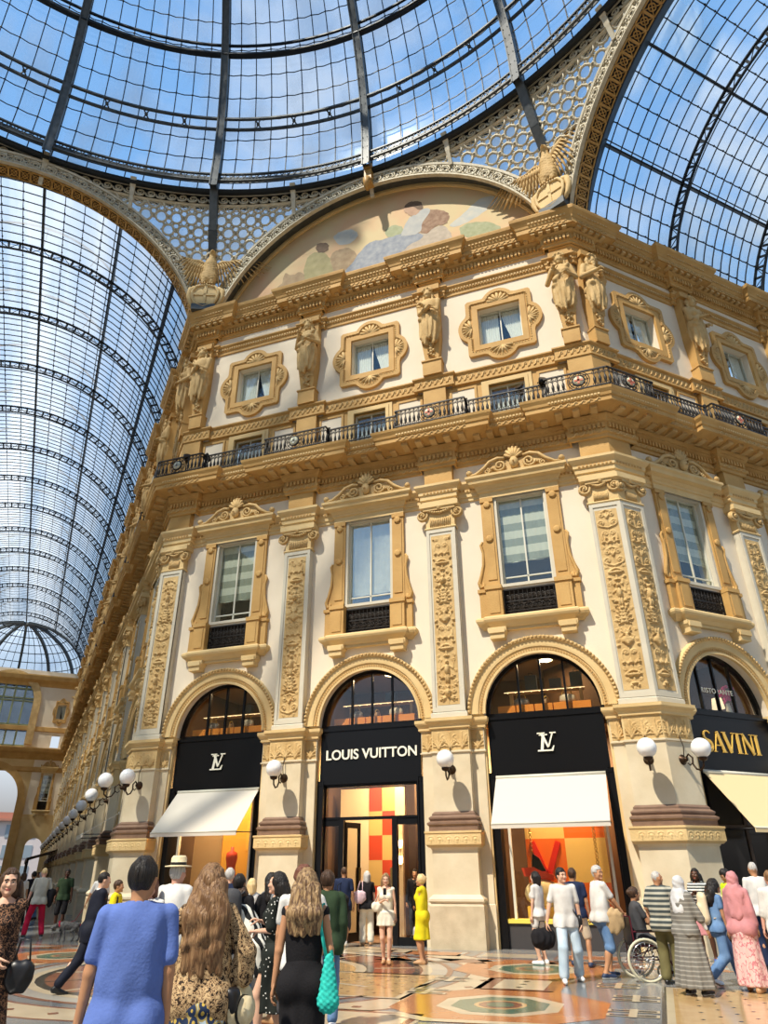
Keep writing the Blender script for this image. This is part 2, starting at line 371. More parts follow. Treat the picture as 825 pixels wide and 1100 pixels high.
# ================================================================ walls
def half_disc_pts(R, n=24, cz=5.35): return [(R*math.cos(PI*i/n), cz+R*math.sin(PI*i/n)) for i in range(n+1)]
ZB = [0, 5.35, 6.95, 8.02, 8.80, 8.89, 11.78, 13.25, 14.6, 16.1, 16.36, 17.8, 19.5, 21.45, 22.55]
def zone(z):
    return 0 if z < 5.35 else 1 if z < 13.25 else 2 if z < 16.36 else 1 if z < 21.45 else 2
def wall_bay(mb, cx, x0, x1, opens=True, T=.5):
    """solid from x0 to x1 with the openings of the bay centred on cx"""
    R = 1.56; xs = [x0, cx-R, cx-.73, cx+.73, cx+R, x1]
    for k in range(len(ZB)-1):
        z0, z1 = ZB[k], ZB[k+1]
        for i in range(5):
            a, b = xs[i], xs[i+1]
            if k == 0 and i in (1, 2, 3): continue
            if k == 1 and i in (1, 2, 3): continue
            if i == 2 and k in (3, 5, 8, 11): continue
            mb.box(a, b, 0, T, z0, z1, zone(z0+.01))
    pts = half_disc_pts(R); n = len(pts)
    for i in range(n-1):
        (xa, za), (xb, zb) = pts[i], pts[i+1]
        mb.prism([(cx+xb, zb), (cx+xa, za), (cx+xa, 6.95), (cx+xb, 6.95)], 0, T, 1)
def make_wall(name, fc, u0, u1):
    mb = MB(); sg = -1 if fc == 'left' else 1
    us = [u for f, u in BAYS if f == fc]
    for u in us:
        a = u-PITCH/2 if u != us[0] else u0
        b = u+PITCH/2 if u != us[-1] else u1
        wall_bay(mb, sg*u, *(sorted((sg*a, sg*b))))
    loc, rz = face(fc, 0)
    o = put(name, mb.mesh(name, [LIGHTO, PLASTER, OCHRE]), None, loc, rz); o['kind'] = 'structure'; return o
make_wall('wall_center', 'center', -W, W)
make_wall('wall_left', 'left', 0, END)
make_wall('wall_right', 'right', 0, .295+PITCH*NR)
# ================================================================ mouldings running round all three walls
def outw(fc):
    return Vector((0, -1)) if fc == 'center' else Vector((S2, -S2)) if fc == 'right' else Vector((-S2, -S2))
def plan(fc, u, d):
    l, _ = face(fc, u); o = outw(fc); return (l[0]+o.x*d, l[1]+o.y*d)
def wall_path(jog, hw, hwc, uL=END, uR=.295+PITCH*NR):
    p = [plan('left', uL, 0)]
    for f, u in sorted([q for q in PILS if q[0] == 'left'], key=lambda q: -q[1]):
        p += [plan(f, u+hw, 0), plan(f, u+hw, jog), plan(f, u-hw, jog), plan(f, u-hw, 0)]
    p += [plan('left', hwc, 0), plan('left', hwc, jog), (-W-jog*T22, -jog), (-W+hwc, -jog), (-W+hwc, 0)]
    for f, u in [q for q in PILS if q[0] == 'center']:
        p += [(u-hw, 0), (u-hw, -jog), (u+hw, -jog), (u+hw, 0)]
    p += [(W-hwc, 0), (W-hwc, -jog), (W+jog*T22, -jog), plan('right', hwc, jog), plan('right', hwc, 0)]
    for f, u in [q for q in PILS if q[0] == 'right']:
        p += [plan(f, u-hw, 0), plan(f, u-hw, jog), plan(f, u+hw, jog), plan(f, u+hw, 0)]
    p += [plan('right', uR, 0)]
    return p
def seg_iter(path, off, step, minlen=.18):
    """positions along the path, pushed outward"""
    for a, b in zip(path[:-1], path[1:]):
        a = Vector(a); b = Vector(b); L = (b-a).length
        if L < minlen: continue
        d = (b-a)/L; n = Vector((d.y, -d.x)); k = max(1, int(round(L/step)))
        for i in range(k):
            p = a+d*L*(i+.5)/k+n*off; yield p, math.atan2(d.y, d.x), L/k
def trim(name, path, prof, mt, extra=()):
    mb = MB(); mb.sweep(path, prof)
    o = put(name, mb.mesh(name, mt)); o['kind'] = 'structure'
    for nm, m2, mt2 in extra: put(nm, m2.mesh(nm, mt2), o)
    return o
def blocks(path, off, step, w, d, z0, z1, mb=None):
    mb = mb or MB()
    for p, a, L in seg_iter(path, off, step):
        c, s = math.cos(a), math.sin(a); bb = MB().box(-w/2, w/2, -d, 0, z0, z1)
        mb.add([(p.x+x*c-y*s, p.y+x*s+y*c, z) for x, y, z in bb.v], bb.f)
    return mb
def scrolls(path, off, step, z0, h, r=.02, slant=.5, depth=.035):
    """running carved pattern: slanted leaves with a curl"""
    mb = MB()
    for p, a, L in seg_iter(path, off, step):
        c, s = math.cos(a), math.sin(a); q = MB()
        w = L*.42
        pts = [(-w, z0+h*.1), (-w*.2, z0+h*.25), (w*.2, z0+h*.7), (w*.8, z0+h*.85), (w*.9, z0+h*.5), (w*.5, z0+h*.45)]
        q.tube([(x, -.005, z) for x, z in pts], [r, r*1.3, r*1.3, r, r*.9, r*.6], 5)
        mb.add([(p.x+x*c-y*s, p.y+x*s+y*c, z) for x, y, z in q.v], q.f, 0, True)
    return mb
pa = wall_path(.25, .52, .93)
trim('trim_1', wall_path(.25, .50, .90), [(0, 11.82), (.05, 11.84), (.05, 11.94), (.09, 11.96), (.09, 12.1), (.13, 12.12), (.13, 12.22), (.2, 12.3), (.24, 12.36), (.24, 12.44), (0, 12.48)], LIGHTO,
     [('bead_course', blocks(wall_path(.25, .50, .90), .10, .11, .06, .05, 12.14, 12.2), OCHRE)])
pb = wall_path(.25, 1.17, 1.45)
pbn = wall_path(.25, .55, .95)
trim('trim_2', pbn, [(0, 13.1), (.05, 13.12), (.05, 13.22), (.1, 13.26), (.1, 13.36), (.06, 13.38), (.06, 13.62), (.14, 13.68), (.18, 13.78), (.2, 13.86), (.0, 13.9)], OCHRE,
     [('dentil_course', blocks(pbn, .06, .13, .075, .07, 13.42, 13.58), OCHRE), ('bead_course', blocks(pbn, .12, .09, .05, .05, 13.69, 13.76), OCHRE)])
trim('trim_3', pb, [(-.05, 13.88), (.6, 13.98), (.64, 13.94), (.70, 13.95), (.70, 14.1), (.74, 14.12), (.76, 14.2), (.82, 14.3), (.84, 14.38), (-.3, 14.40)], OCHRE,
     [('soffit_brackets', blocks(pb, .12, .46, .2, .44, 13.86, 13.99), OCHRE2), ('fascia_scrolls', scrolls(pb, .705, .22, 13.955, .14, .016), OCHRE2), ('bed_scrolls', scrolls(pbn, .1, .24, 13.22, .15, .016), OCHRE2),
      ('bead_course', blocks(pb, .735, .1, .06, .035, 14.16, 14.22), LIGHTO)])
pc = wall_path(.12, .62, .98)
trim('trim_4', pc, [(0, 16.34), (.1, 16.36), (.1, 16.43), (.07, 16.45), (.07, 16.76), (.1, 16.78), (.14, 16.82), (.14, 16.87), (0, 16.9)], OCHRE,
     [('meander_carving', scrolls(pc, .07, .2, 16.46, .3, .022), OCHRE2)])
pd = wall_path(.1, .5, .85)
trim('trim_5', pd, [(0, 20.5), (.05, 20.52), (.05, 20.66), (.08, 20.68), (.08, 20.8), (.13, 20.84), (.17, 20.88), (.17, 20.93), (0, 20.96)], OCHRE,
     [('bead_course', blocks(pd, .08, .11, .065, .045, 20.7, 20.78), OCHRE2)])
pe = wall_path(.22, .97, 1.3); pen = wall_path(.22, .5, .85)
trim('trim_6', pen, [(0, 21.36), (.05, 21.38), (.05, 21.46), (.1, 21.5), (.1, 21.74), (.2, 21.8), (.24, 21.86), (0, 21.9)], OCHRE,
     [('dentil_course', blocks(pen, .1, .135, .08, .09, 21.53, 21.72), OCHRE)])
trim('trim_7', pe, [(-.05, 21.86), (.36, 21.98), (.42, 21.96), (.42, 22.14), (.45, 22.18), (.47, 22.26), (.53, 22.36), (.60, 22.46), (.62, 22.56), (.62, 22.6), (-1.2, 22.66)], OCHRE,
     [('modillion_course', blocks(pe, .14, .3, .15, .24, 21.86, 21.99), OCHRE2), ('egg_course', blocks(pe, .47, .13, .08, .05, 22.28, 22.38), OCHRE2), ('fascia_scrolls', scrolls(pe, .425, .2, 21.99, .14, .014), OCHRE2)])
# ================================================================ pilasters
def plan_reg(hw, d): return [(-hw, .02), (-hw, -d), (hw, -d), (hw, .02)]
def plan_cor(L, d, s=1):
    f = d*T22
    p = [(f-L, .02), (f-L, -d), (f, -d), (f+L*S2, -d+L*S2), (f+L*S2-(d+.02)*S2, -d+L*S2+(d+.02)*S2)]
    return p if s > 0 else [(-x, y) for x, y in reversed(p)]
def prof_mesh(path, prof, mt, nm='p', xtra=None):
    mb = MB(); mb.sweep(path, prof)
    if xtra: xtra(mb)
    return mb
PROF = {
 'plinth': ([(.21, 0), (.21, .88), (.17, .94)], PLINTH),
 'pedestal': ([(.17, .93), (.22, .98), (.22, 1.03), (.15, 1.1), (.12, 1.12), (.12, 2.08), (.16, 2.14), (.22, 2.16)], STONE),
 'pedestal_cornice': ([(.19, 2.14), (.25, 2.2), (.25, 2.44), (.27, 2.46), (.27, 2.5), (.05, 2.52)], LIGHTO),
 'base_moulding': ([(.17, 2.5), (.17, 2.62), (.21, 2.66), (.21, 2.70), (.14, 2.74), (.17, 2.79), (.17, 2.82), (.10, 2.87), (.10, 2.91), (.04, 2.97)], BROWN),
 'lower_shaft': ([(.05, 2.96), (.05, 4.36), (.09, 4.38), (.09, 4.42), (.05, 4.43)], STONE),
 'frieze_block': ([(.05, 4.42), (.05, 5.0)], LIGHTO),
 'impost_cornice': ([(.06, 4.98), (.10, 5.0), (.10, 5.06), (.14, 5.12), (.18, 5.15), (.2, 5.18), (.2, 5.26), (-.1, 5.29)], LIGHTO),
 'upper_shaft': ([(.05, 5.28), (.05, 5.40), (.0, 5.44), (0, 10.95)], GREYST),
 'necking': ([(.03, 10.93), (.05, 10.97), (.03, 11.0), (0.0, 11.02), (0.0, 11.5), (.06, 11.6), (.16, 11.66), (.16, 11.82), (-.1, 11.84)], LIGHTO),
 'upper_block': ([(0, 12.46), (0, 13.2)], OCHRE),
 'attic_block': ([(-.06, 14.4), (-.06, 16.38)], OCHRE),
 'top_block': ([(-.1, 20.93), (-.1, 21.3), (-.04, 21.34), (-.04, 21.45)], OCHRE)}
def volutes(mb, cx, cz, y, r=.2, s=1):
    pts = []; rad = []
    for i in range(26):
        t = i/25; a = PI/2-s*0+t*3.4*PI; q = r*(1-.8*t); pts.append((cx-s*q*math.cos(a+PI)*1., y-.03-.07*t, cz+q*math.sin(a))); rad.append(.045*(1-.5*t))
    mb.tube(pts, rad, 6); mb.ball((cx, y-.1, cz), .05, 8)
    mb.lathe([(r*.9, -.02), (r*.9, .05), (r*.7, .07)], (cx, y+.03, cz), 14, axis='y')
def capital_orn(L, d, xs=(-.56, .56), x0=0, w=1.0):
    mb = MB()
    for i, x in enumerate(xs): volutes(mb, x0+x, 11.44, -d, .19, -1 if i == 0 else 1)
    n = 11
    for i in range(n):   # garland hanging between the volutes and flutes below
        t = i/(n-1); x = xs[0]+.2+(xs[1]-xs[0]-.4)*t; z = 11.5-.10*math.sin(PI*t)
        mb.ball((x0+x, -d-.07, z+.08), .05, 6); mb.tube([(x0+x*.85, -d-.01, 11.04), (x0+x*.85, -d-.03, 11.3)], .022, 5)
    mb.ball((x0, -d-.1, 11.66), .09, 8, sc=(1, .7, 1.3)); mb.box(x0+xs[0]+.05, x0+xs[1]-.05, -d-.12, -d, 11.56, 11.66)
    return mb
def pier_strip(a, b, side):
    """flat strip between pilaster and arch opening with its own carved impost"""
    return [(a, .02), (a, -.06), (b, -.06), (b, .02)]
CAND = {}
def cand(w, seed):
    if (w, seed) not in CAND: CAND[(w, seed)] = candelabra(w, 5.1, seed)
    return CAND[(w, seed)]
def make_pilaster(variant):
    P = Proto()
    path = plan_reg(.455, .24)
    for k, (pr, mt) in PROF.items(): P.part(k, prof_mesh(path, pr, mt), mt)
    # pier strips either side (one part each)
    for s in (-1, 1):
        a, b = sorted((s*.40, s*.865)); mb = MB(); pt = pier_strip(a, b, s)
        mb.sweep(pt, [(0, 0.0), (0, .9), (-.02, .92), (-.02, 4.38), (.03, 4.4), (.03, 4.43), (0, 4.44), (0, 5.0)], 0)
        mb.sweep(pt, [(.02, 4.98), (.06, 5.0), (.06, 5.06), (.12, 5.14), (.14, 5.18), (.14, 5.26), (-.08, 5.29)], 1)
        P.part('pier_strip', mb, [STONE, LIGHTO])
        m = acanthus_strip(.34, .5, 3, .34); P.parts.append(('strip_carving', hm_obj(m, 'strip_carving', OCHRE2, 4.46, -.062, s*.68), [], None))
    m = acanthus_strip(.96, .52, 1, .32); P.parts.append(('frieze_carving', hm_obj(m, 'frieze_carving', OCHRE2, 4.45, -.292), [], None))
    m = rosette_strip(1.34, .2); P.parts.append(('pedestal_carving', hm_obj(m, 'pedestal_carving', LIGHTO, 2.22, -.491), [], None))
    m = cand(.62, variant); P.parts.append(('relief_panel', hm_obj(m, 'relief_panel', OCHRE2, 5.62, -.245), [], None))
    fr = MB()   # raised border round the relief
    for x0, x1 in ((-.455, -.36), (.36, .455)): fr.box(x0, x1, -.265, -.2, 5.44, 10.93)
    fr.box(-.36, .36, -.265, -.2, 5.44, 5.56); fr.box(-.36, .36, -.265, -.2, 10.82, 10.93)
    P.part('panel_border', fr, GREYST); P.part('capital', capital_orn(.455, .24), OCHRE2)
    return P
def make_corner_pilaster(s):
    P = Proto(); L = .854; d = .24; path = plan_cor(L, d, s); f = d*T22
    for k, (pr, mt) in PROF.items(): P.part(k, prof_mesh(path, pr, mt), mt)
    a, b = (f-L-.36, f-L+.06)
    for side in (0, 1):
        pt = [(a, .02), (a, -.06), (b, -.06), (b, .02)]
        if side == 1: # other wall, turned by 45 degrees
            q = [(-x, y) for x, y in reversed(pt)]; c = math.cos(PI/4); pt = [(x*c-y*c, x*c+y*c) for x, y in q]
        if s < 0: pt = [(-x, y) for x, y in reversed(pt)]
        mb = MB(); mb.sweep(pt, [(0, 0.0), (0, .9), (-.02, .92), (-.02, 4.38), (.03, 4.4), (.03, 4.43), (0, 4.44), (0, 5.0)], 0)
        mb.sweep(pt, [(.02, 4.98), (.06, 5.0), (.06, 5.06), (.12, 5.14), (.14, 5.18), (.14, 5.26), (-.08, 5.29)], 1)
        P.part('pier_strip', mb, [STONE, LIGHTO])
        m = acanthus_strip(.3, .5, 3, .34)
        x = (a+b)/2-.04; X, Y, Z = hm_mesh(m, '', None, 4.46, -.062, x)
        if side == 1: X = -X; X, Y = X*S2-Y*S2, X*S2+Y*S2
        if s < 0: X = -X
        P.parts.append(('strip_carving', grid_mesh('strip_carving', X, Y, Z, OCHRE2), [], None))
    def two(m, nm, mt, z0, dd, ln, xoff=0):
        # the same carving on both faces of the corner
        ff = dd*T22
        for side in (0, 1):
            X, Y, Z = hm_mesh(m, nm, mt, z0, -dd, ff-ln/2+xoff)
            if side == 1: X = -X; X, Y = X*S2-Y*S2, X*S2+Y*S2
            if s < 0: X = -X
            P.parts.append((nm, grid_mesh(nm, X, Y, Z, mt), [], None))
    two(acanthus_strip(.86, .52, 1, .29), 'frieze_carving', OCHRE2, 4.45, .292, .9)
    two(rosette_strip(1.04, .2), 'pedestal_carving', LIGHTO, 2.22, .491, 1.08)
    two(cand(.6, 5 if s > 0 else 2), 'relief_panel', OCHRE2, 5.62, .245, .854)
    for side in (0, 1):
        fr = MB(); x0 = f-L; x1 = f+.01
        for p, q in ((x0, x0+.1), (x1-.1, x1)): fr.box(p, q, -.265, -.2, 5.44, 10.93)
        fr.box(x0+.1, x1-.1, -.265, -.2, 5.44, 5.56); fr.box(x0+.1, x1-.1, -.265, -.2, 10.82, 10.93)
        cp = capital_orn(.4, .24, (-.48, .36), f-L/2, .8)
        for m in (fr, cp):
            if side == 1: m.v = [((-x)*S2-y*S2, (-x)*S2+y*S2, z) for x, y, z in m.v]
            if s < 0: m.v = [(-x, y, z) for x, y, z in m.v]
        P.part('panel_border', fr, GREYST); P.part('capital', cp, OCHRE2)
    return P
PV = [make_pilaster(v) for v in (0, 3, 6)]
for i, (fc, u) in enumerate(PILS):
    loc, rz = face(fc, u if fc != 'center' else u)
    PV[{'center': (1 if u > 0 else 0)}.get(fc, i % 3)].place('pilaster', 'tall carved ochre pilaster, %s' % pil_words(fc, u), 'pilaster', loc, rz, 'carved pilasters of the arcade')
make_corner_pilaster(1).place('corner_pilaster', 'wide folded pilaster with two carved panels at the right corner of the facade', 'pilaster', (W, 0, 0), 0, 'folded corner pilasters')
make_corner_pilaster(-1).place('corner_pilaster', 'folded pilaster with carved panels at the left corner of the facade, by the long arcade', 'pilaster', (-W, 0, 0), 0, 'folded corner pilasters')
# ================================================================ arch surrounds
def arch_band(R0, R1, y, cz=5.35, n=40, prof=None):
    mb = MB()
    prof = prof or [(R0, .0), (R0, y*.7), (R0+.05, y*.7), (R0+.07, y*.45), (R0+.17, y*.45), (R0+.19, y*.75), (R0+.24, y*.8), (R1-.12, y*.8), (R1-.1, y*1.25), (R1-.02, y*1.25), (R1, .0)]
    q = len(prof); vs = []
    for i in range(n+1):
        a = PI*i/n
        for r, d in prof: vs.append((r*math.cos(a), -d, cz+r*math.sin(a)))
    f = [(i*q+j, i*q+j+1, (i+1)*q+j+1, (i+1)*q+j) for i in range(n) for j in range(q-1)]
    mb.add(vs, f); return mb
AS = Proto(z0=5.35)
AS.part('archivolt', arch_band(1.50, 1.99, .12), LIGHTO)
bd = MB()
for i in range(56):
    a = PI*(i+.5)/56; r = 1.93; bd.ball((r*math.cos(a), -.15, 5.35+r*math.sin(a)), .05, 6)
AS.part('bead_band', bd, OCHRE2)
bd = MB()
for i in range(70):
    a = PI*(i+.5)/70; r = 1.62; bd.box(-.018, .018, -.075, -.04, -.03, .03); 
    v = bd.v[-8:]; bd.v[-8:] = [(r*math.cos(a)+x*math.sin(a)+z*math.cos(a), y, 5.35+r*math.sin(a)-x*math.cos(a)+z*math.sin(a)) for x, y, z in v]
AS.part('dart_band', bd, OCHRE)
# ================================================================ windows
def rect_frame(mb, x0, x1, z0, z1, w, y0, y1, mi=0):
    mb.box(x0, x0+w, y0, y1, z0, z1, mi); mb.box(x1-w, x1, y0, y1, z0, z1, mi); mb.box(x0+w, x1-w, y0, y1, z0, z0+w, mi); mb.box(x0+w, x1-w, y0, y1, z1-w, z1, mi)
GLASSW = glass_mat('window_glass', (.93, .95, .93), .08, .03)
GLASSM = glass_mat('mirroring_window_glass', (.93, .95, .93), .22, .02)
BLIND = pattern_mat('striped_blind', 'stripes', [(0, (.30, .32, .26)), (.5, (.62, .62, .52))], .62, .8)
BLIND2 = mat('plain_linen_blind', (.72, .70, .62), .85, col2=(.64, .62, .54), scale=5)
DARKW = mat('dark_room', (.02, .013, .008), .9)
def scroll_pts(cx, cz, R, turns, a0, d, y, n=24, k=.82):
    return [(cx+d*R*(1-k*t)*math.cos(a0+t*turns*2*PI), y, cz+R*(1-k*t)*math.sin(a0+t*turns*2*PI)) for t in [i/n for i in range(n+1)]]
def main_window(blind):
    P = Proto(z0=7.3); m = MB()
    # side pilasterettes, base blocks, lintel
    for s in (-1, 1):
        m.box(s*.80, s*1.18, -.10, 0, 8.95, 11.78); m.box(s*.86, s*1.12, -.125, -.1, 9.1, 11.6)
        m.lathe([(.11, 0), (.11, .04), (.06, .05)], (s*.99, -.12, 10.4), 12, axis='y'); m.lathe([(.11, 0), (.11, .04), (.06, .05)], (s*.99, -.12, 11.55), 12, axis='y')
        m.box(s*.80, s*1.20, -.14, 0, 11.66, 11.8); m.box(s*.80, s*1.20, -.13, 0, 8.85, 8.97)
        m.box(s*.75, s*1.20, -.24, 0, 7.9, 8.84); m.box(s*.83, s*1.12, -.26, -.2, 8.05, 8.7); m.box(s*1.20, s*1.41, -.14, 0, 7.9, 8.8)
        m.box(s*.74, s*1.23, -.28, 0, 8.76, 8.88); m.box(s*1.18, s*1.45, -.18, 0, 8.72, 8.82)
        # volute flank
        m.tube([(s*1.22, -.08, 10.35), (s*1.28, -.08, 10.25), (s*1.22, -.08, 10.0), (s*1.24, -.08, 9.6), (s*1.33, -.08, 9.25), (s*1.40, -.08, 9.05), (s*1.36, -.08, 8.9), (s*1.26, -.08, 8.93), (s*1.27, -.08, 9.05)], [.03, .04, .045, .05, .055, .06, .06, .05, .03], 6)
        m.prism([(s*1.17, 8.82), (s*1.40, 8.82), (s*1.40, 9.05), (s*1.33, 9.25), (s*1.25, 9.6), (s*1.22, 10.0), (s*1.26, 10.25), (s*1.20, 10.36), (s*1.17, 10.36)][::s], -.08, 0)
    P.part('side_pilasters', m, OCHRE)
    m = MB(); m.sweep([(-1.2, .02), (-1.2, -.12), (1.2, -.12), (1.2, .02)], [(0, 11.78), (0, 11.98), (.05, 12.0), (.05, 12.06), (.08, 12.1), (.12, 12.18), (.26, 12.22), (.28, 12.32), (.34, 12.38), (.34, 12.46), (-.1, 12.5)])
    for i in range(19): m.box(-1.13+i*.12, -1.06+i*.12, -.2, -.12, 12.08, 12.14)
    P.part('hood_cornice', m, LIGHTO)
    m = MB()   # broken scroll pediment with mask and shell crest
    for s in (-1, 1):
        m.tube([(s*1.44, -.34, 12.52), (s*1.2, -.34, 12.56), (s*.95, -.34, 12.72), (s*.75, -.34, 12.92), (s*.5, -.34, 13.0), (s*.28, -.34, 12.96)], [.05, .05, .06, .06, .06, .05], 6)
        m.prism([(s*1.4, 12.46), (0, 12.46), (0, 12.9), (s*.5, 12.94), (s*.75, 12.86), (s*.95, 12.66), (s*1.2, 12.52)][::s], -.3, -.1)
        m.tube(scroll_pts(s*.45, 12.72, .2, 1.6, PI, -s, -.36), .04, 6); m.tube(scroll_pts(s*.85, 12.6, .1, 1.4, PI/2, s, -.34), .028, 5)
        m.ball((s*1.42, -.34, 12.62), .1, 8); m.ball((s*.7, -.34, 12.66), .05, 6)
    m.ball((0, -.38, 12.75), .17, 10, sc=(.85, .8, 1.15)); m.ball((0, -.54, 12.72), .035, 6)
    for i in range(7):
        a = PI*(i+.5)/7; m.tube([(0, -.36, 12.9), (.25*math.cos(a), -.36, 12.98+.3*math.sin(a))], [.03, .055], 5); m.ball((.25*math.cos(a), -.36, 12.98+.3*math.sin(a)), .055, 6)
    P.part('pediment', m, OCHRE2)
    m = MB(); m.sweep([(-1.46, .02), (-1.46, -.16), (-1.22, -.16), (-1.22, -.26), (1.22, -.26), (1.22, -.16), (1.46, -.16), (1.46, .02)], [(-.1, 7.62), (-.06, 7.66), (-.02, 7.72), (.06, 7.78), (.09, 7.84), (.09, 7.9), (.04, 7.95), (-.2, 7.97)])
    for s in (-1, 1):
        m.prism([(-.26, 7.62), (.26, 7.62), (.26, 7.52), (.2, 7.42), (.2, 7.3), (-.2, 7.3), (-.2, 7.42), (-.26, 7.52)], -.3, 0); m.v[-16:] = [(x+s*.97, y, z) for x, y, z in m.v[-16:]]
        m.box(s*.97-.22, s*.97+.22, -.34, -.3, 7.45, 7.58)
    m.box(-.72, .72, -.14, 0, 7.55, 7.7)
    P.part('sill', m, LIGHTO)
    m = MB(); rect_frame(m, -.80, .80, 8.86, 11.84, .09, -.05, .1); P.part('stone_frame', m, GREYST)
    m = MB(); rect_frame(m, -.72, .72, 8.9, 11.78, .05, .1, .2); m.box(-.022, .022, .13, .18, 8.95, 11.73); m.box(-.68, .68, .13, .18, 9.18, 9.215)
    g = MB(); g.box(-.68, .68, .155, .16, 8.94, 11.74)
    bl = MB(); n = 25
    zb = 9.72 if blind == 0 else 9.3
    vs = []; 
    for j in range(13):
        for i in range(n):
            vs.append((-.68+1.36*i/(n-1), .24+.012*math.sin(i*1.9+j*.3)+(.03*math.sin(i*.7) if j == 0 else 0), zb+(11.74-zb)*j/12-(.04*math.sin(PI*i*2/(n-1))**2 if j == 0 else 0)))
    bl.add(vs, [(j*n+i, j*n+i+1, (j+1)*n+i+1, (j+1)*n+i) for j in range(12) for i in range(n-1)], 0, True)
    bl.tube([(-.68, .24, zb), (.68, .24, zb)], .022, 6)
    P.part('sash_frame', m, WINFR, [('pane', g, GLASSM if blind == 1 else GLASSW), ('blind', bl, BLIND2 if blind == 1 else BLIND)])
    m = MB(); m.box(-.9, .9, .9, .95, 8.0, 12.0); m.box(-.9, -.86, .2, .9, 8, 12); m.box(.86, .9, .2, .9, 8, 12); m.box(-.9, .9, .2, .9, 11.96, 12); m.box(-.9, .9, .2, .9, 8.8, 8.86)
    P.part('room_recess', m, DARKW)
    m = MB()    # wrought iron grille, about 0.75 m high
    rect_frame(m, -.74, .74, 8.03, 8.78, .03, -.03, .01)
    for i in range(11):
        x = -.62+i*.124
        m.tube(scroll_pts(x, 8.56, .075, 1.2, -PI/2, 1 if i % 2 else -1, -.01, 10), .012, 4); m.tube(scroll_pts(x, 8.25, .08, 1.2, PI/2, -1 if i % 2 else 1, -.01, 10), .012, 4)
        m.tube([(x+.06, -.01, 8.05), (x+.06, -.01, 8.76)], .008, 4)
    m.box(-.74, .74, -.02, 0, 8.40, 8.43); m.box(-.74, .74, -.02, 0, 8.12, 8.14)
    P.part('iron_grille', m, IRON)
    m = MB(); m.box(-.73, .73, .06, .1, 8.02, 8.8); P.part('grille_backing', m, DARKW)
    return P
def mezz_window():
    P = Proto(z0=17.0); m = MB(); cz = 18.66
    def loop(g):
        # square with a round lobe on each side, as radius over angle
        a, r, c = 1.17+g, .60+g, .88; o = []
        for i in range(96):
            f = 2*PI*(i+.5)/96 if i % 12 != 5 else 2*PI*(i+1)/96
            x, y = abs(math.cos(f)), abs(math.sin(f)); t = a/max(x, y)
            for u, w in ((x, y), (y, x)):
                q = r*r-c*c*w*w
                if q > 0: t = max(t, c*u+math.sqrt(q))
            o.append((t*math.cos(f), cz+t*math.sin(f)*1.075))
        return o
    o1, o2, o3 = loop(0), loop(-.14), loop(-.2)
    inner = []
    for x, z in o1:
        s = max(abs(x), abs(z-cz)*.73/.85); k = 1/ max(abs(x)/.76, abs(z-cz)/.88); inner.append((x*k, cz+(z-cz)*k))
    rings = [[(x, -.0, z) for x, z in o1], [(x, -.12, z) for x, z in o1], [(x, -.13, z) for x, z in o2], [(x, -.07, z) for x, z in o3], [(x, -.05, z) for x, z in inner], [(x, .2, z) for x, z in inner]]
    n = len(o1); vs = [p for r in rings for p in r]
    m.add(vs, [(k*n+i, k*n+(i+1) % n, (k+1)*n+(i+1) % n, (k+1)*n+i) for k in range(5) for i in range(n)])
    rect_frame(m, -.95, .95, cz-1.02, cz+1.04, .2, -.10, 0)
    P.part('lobed_surround', m, OCHRE)
    b = MB()
    for i in range(n):
        (xa, za), (xb, zb) = o2[i], o2[(i+1) % n]; L = math.hypot(xb-xa, zb-za); k = max(1, int(L/.085))
        for j in range(k): t = (j+.5)/k; b.ball((xa+(xb-xa)*t, -.13, za+(zb-za)*t), .028, 5)
    P.part('bead_band', b, OCHRE2)
    for k in range(4):
        th = k*PI/2; s = MB(); ca, sa = math.cos(th), math.sin(th)
        for i in range(7):
            a = PI*(i+.5)/7; p0 = (0, 1.0); p1 = (.36*math.cos(a), 1.0+.36*math.sin(a)); q = []
            for (x, y), r in ((p0, .02), (p1, .06)): q.append((x*ca-y*sa, -.08, cz+x*sa+y*ca))
            s.tube(q, [.02, .062], 6); s.ball(q[1], .06, 6)
        P.part('shell', s, OCHRE2)
    m = MB(); rect_frame(m, -.74, .74, 17.8, 19.5, .05, .22, .3); m.box(-.02, .02, .23, .29, 17.84, 19.46)
    g = MB(); g.box(-.70, .70, .25, .255, 17.84, 19.46)
    cu = MB(); n = 33
    for s in (-1, 1):
        vs = []
        for j in range(7):
            t = j/6; xo = .69; xi = .69-(.66*(1-.45*math.sin(PI*t*.5)**2) if s > 0 else .60)
            for i in range(n): q = i/(n-1); vs.append((s*(xo+(xi-xo)*q), .34+.02*math.sin(i*1.5), 19.45-1.6*t))
        cu.add(vs, [(j*n+i, j*n+i+1, (j+1)*n+i+1, (j+1)*n+i) for j in range(6) for i in range(n-1)], 0, True)
    P.part('sash_frame', m, WINFR, [('pane', g, GLASSW), ('curtain', cu, mat('white_curtain', (.80, .80, .76), .8))])
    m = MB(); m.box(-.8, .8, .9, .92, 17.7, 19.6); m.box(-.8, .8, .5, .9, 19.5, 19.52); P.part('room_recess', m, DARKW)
    return P
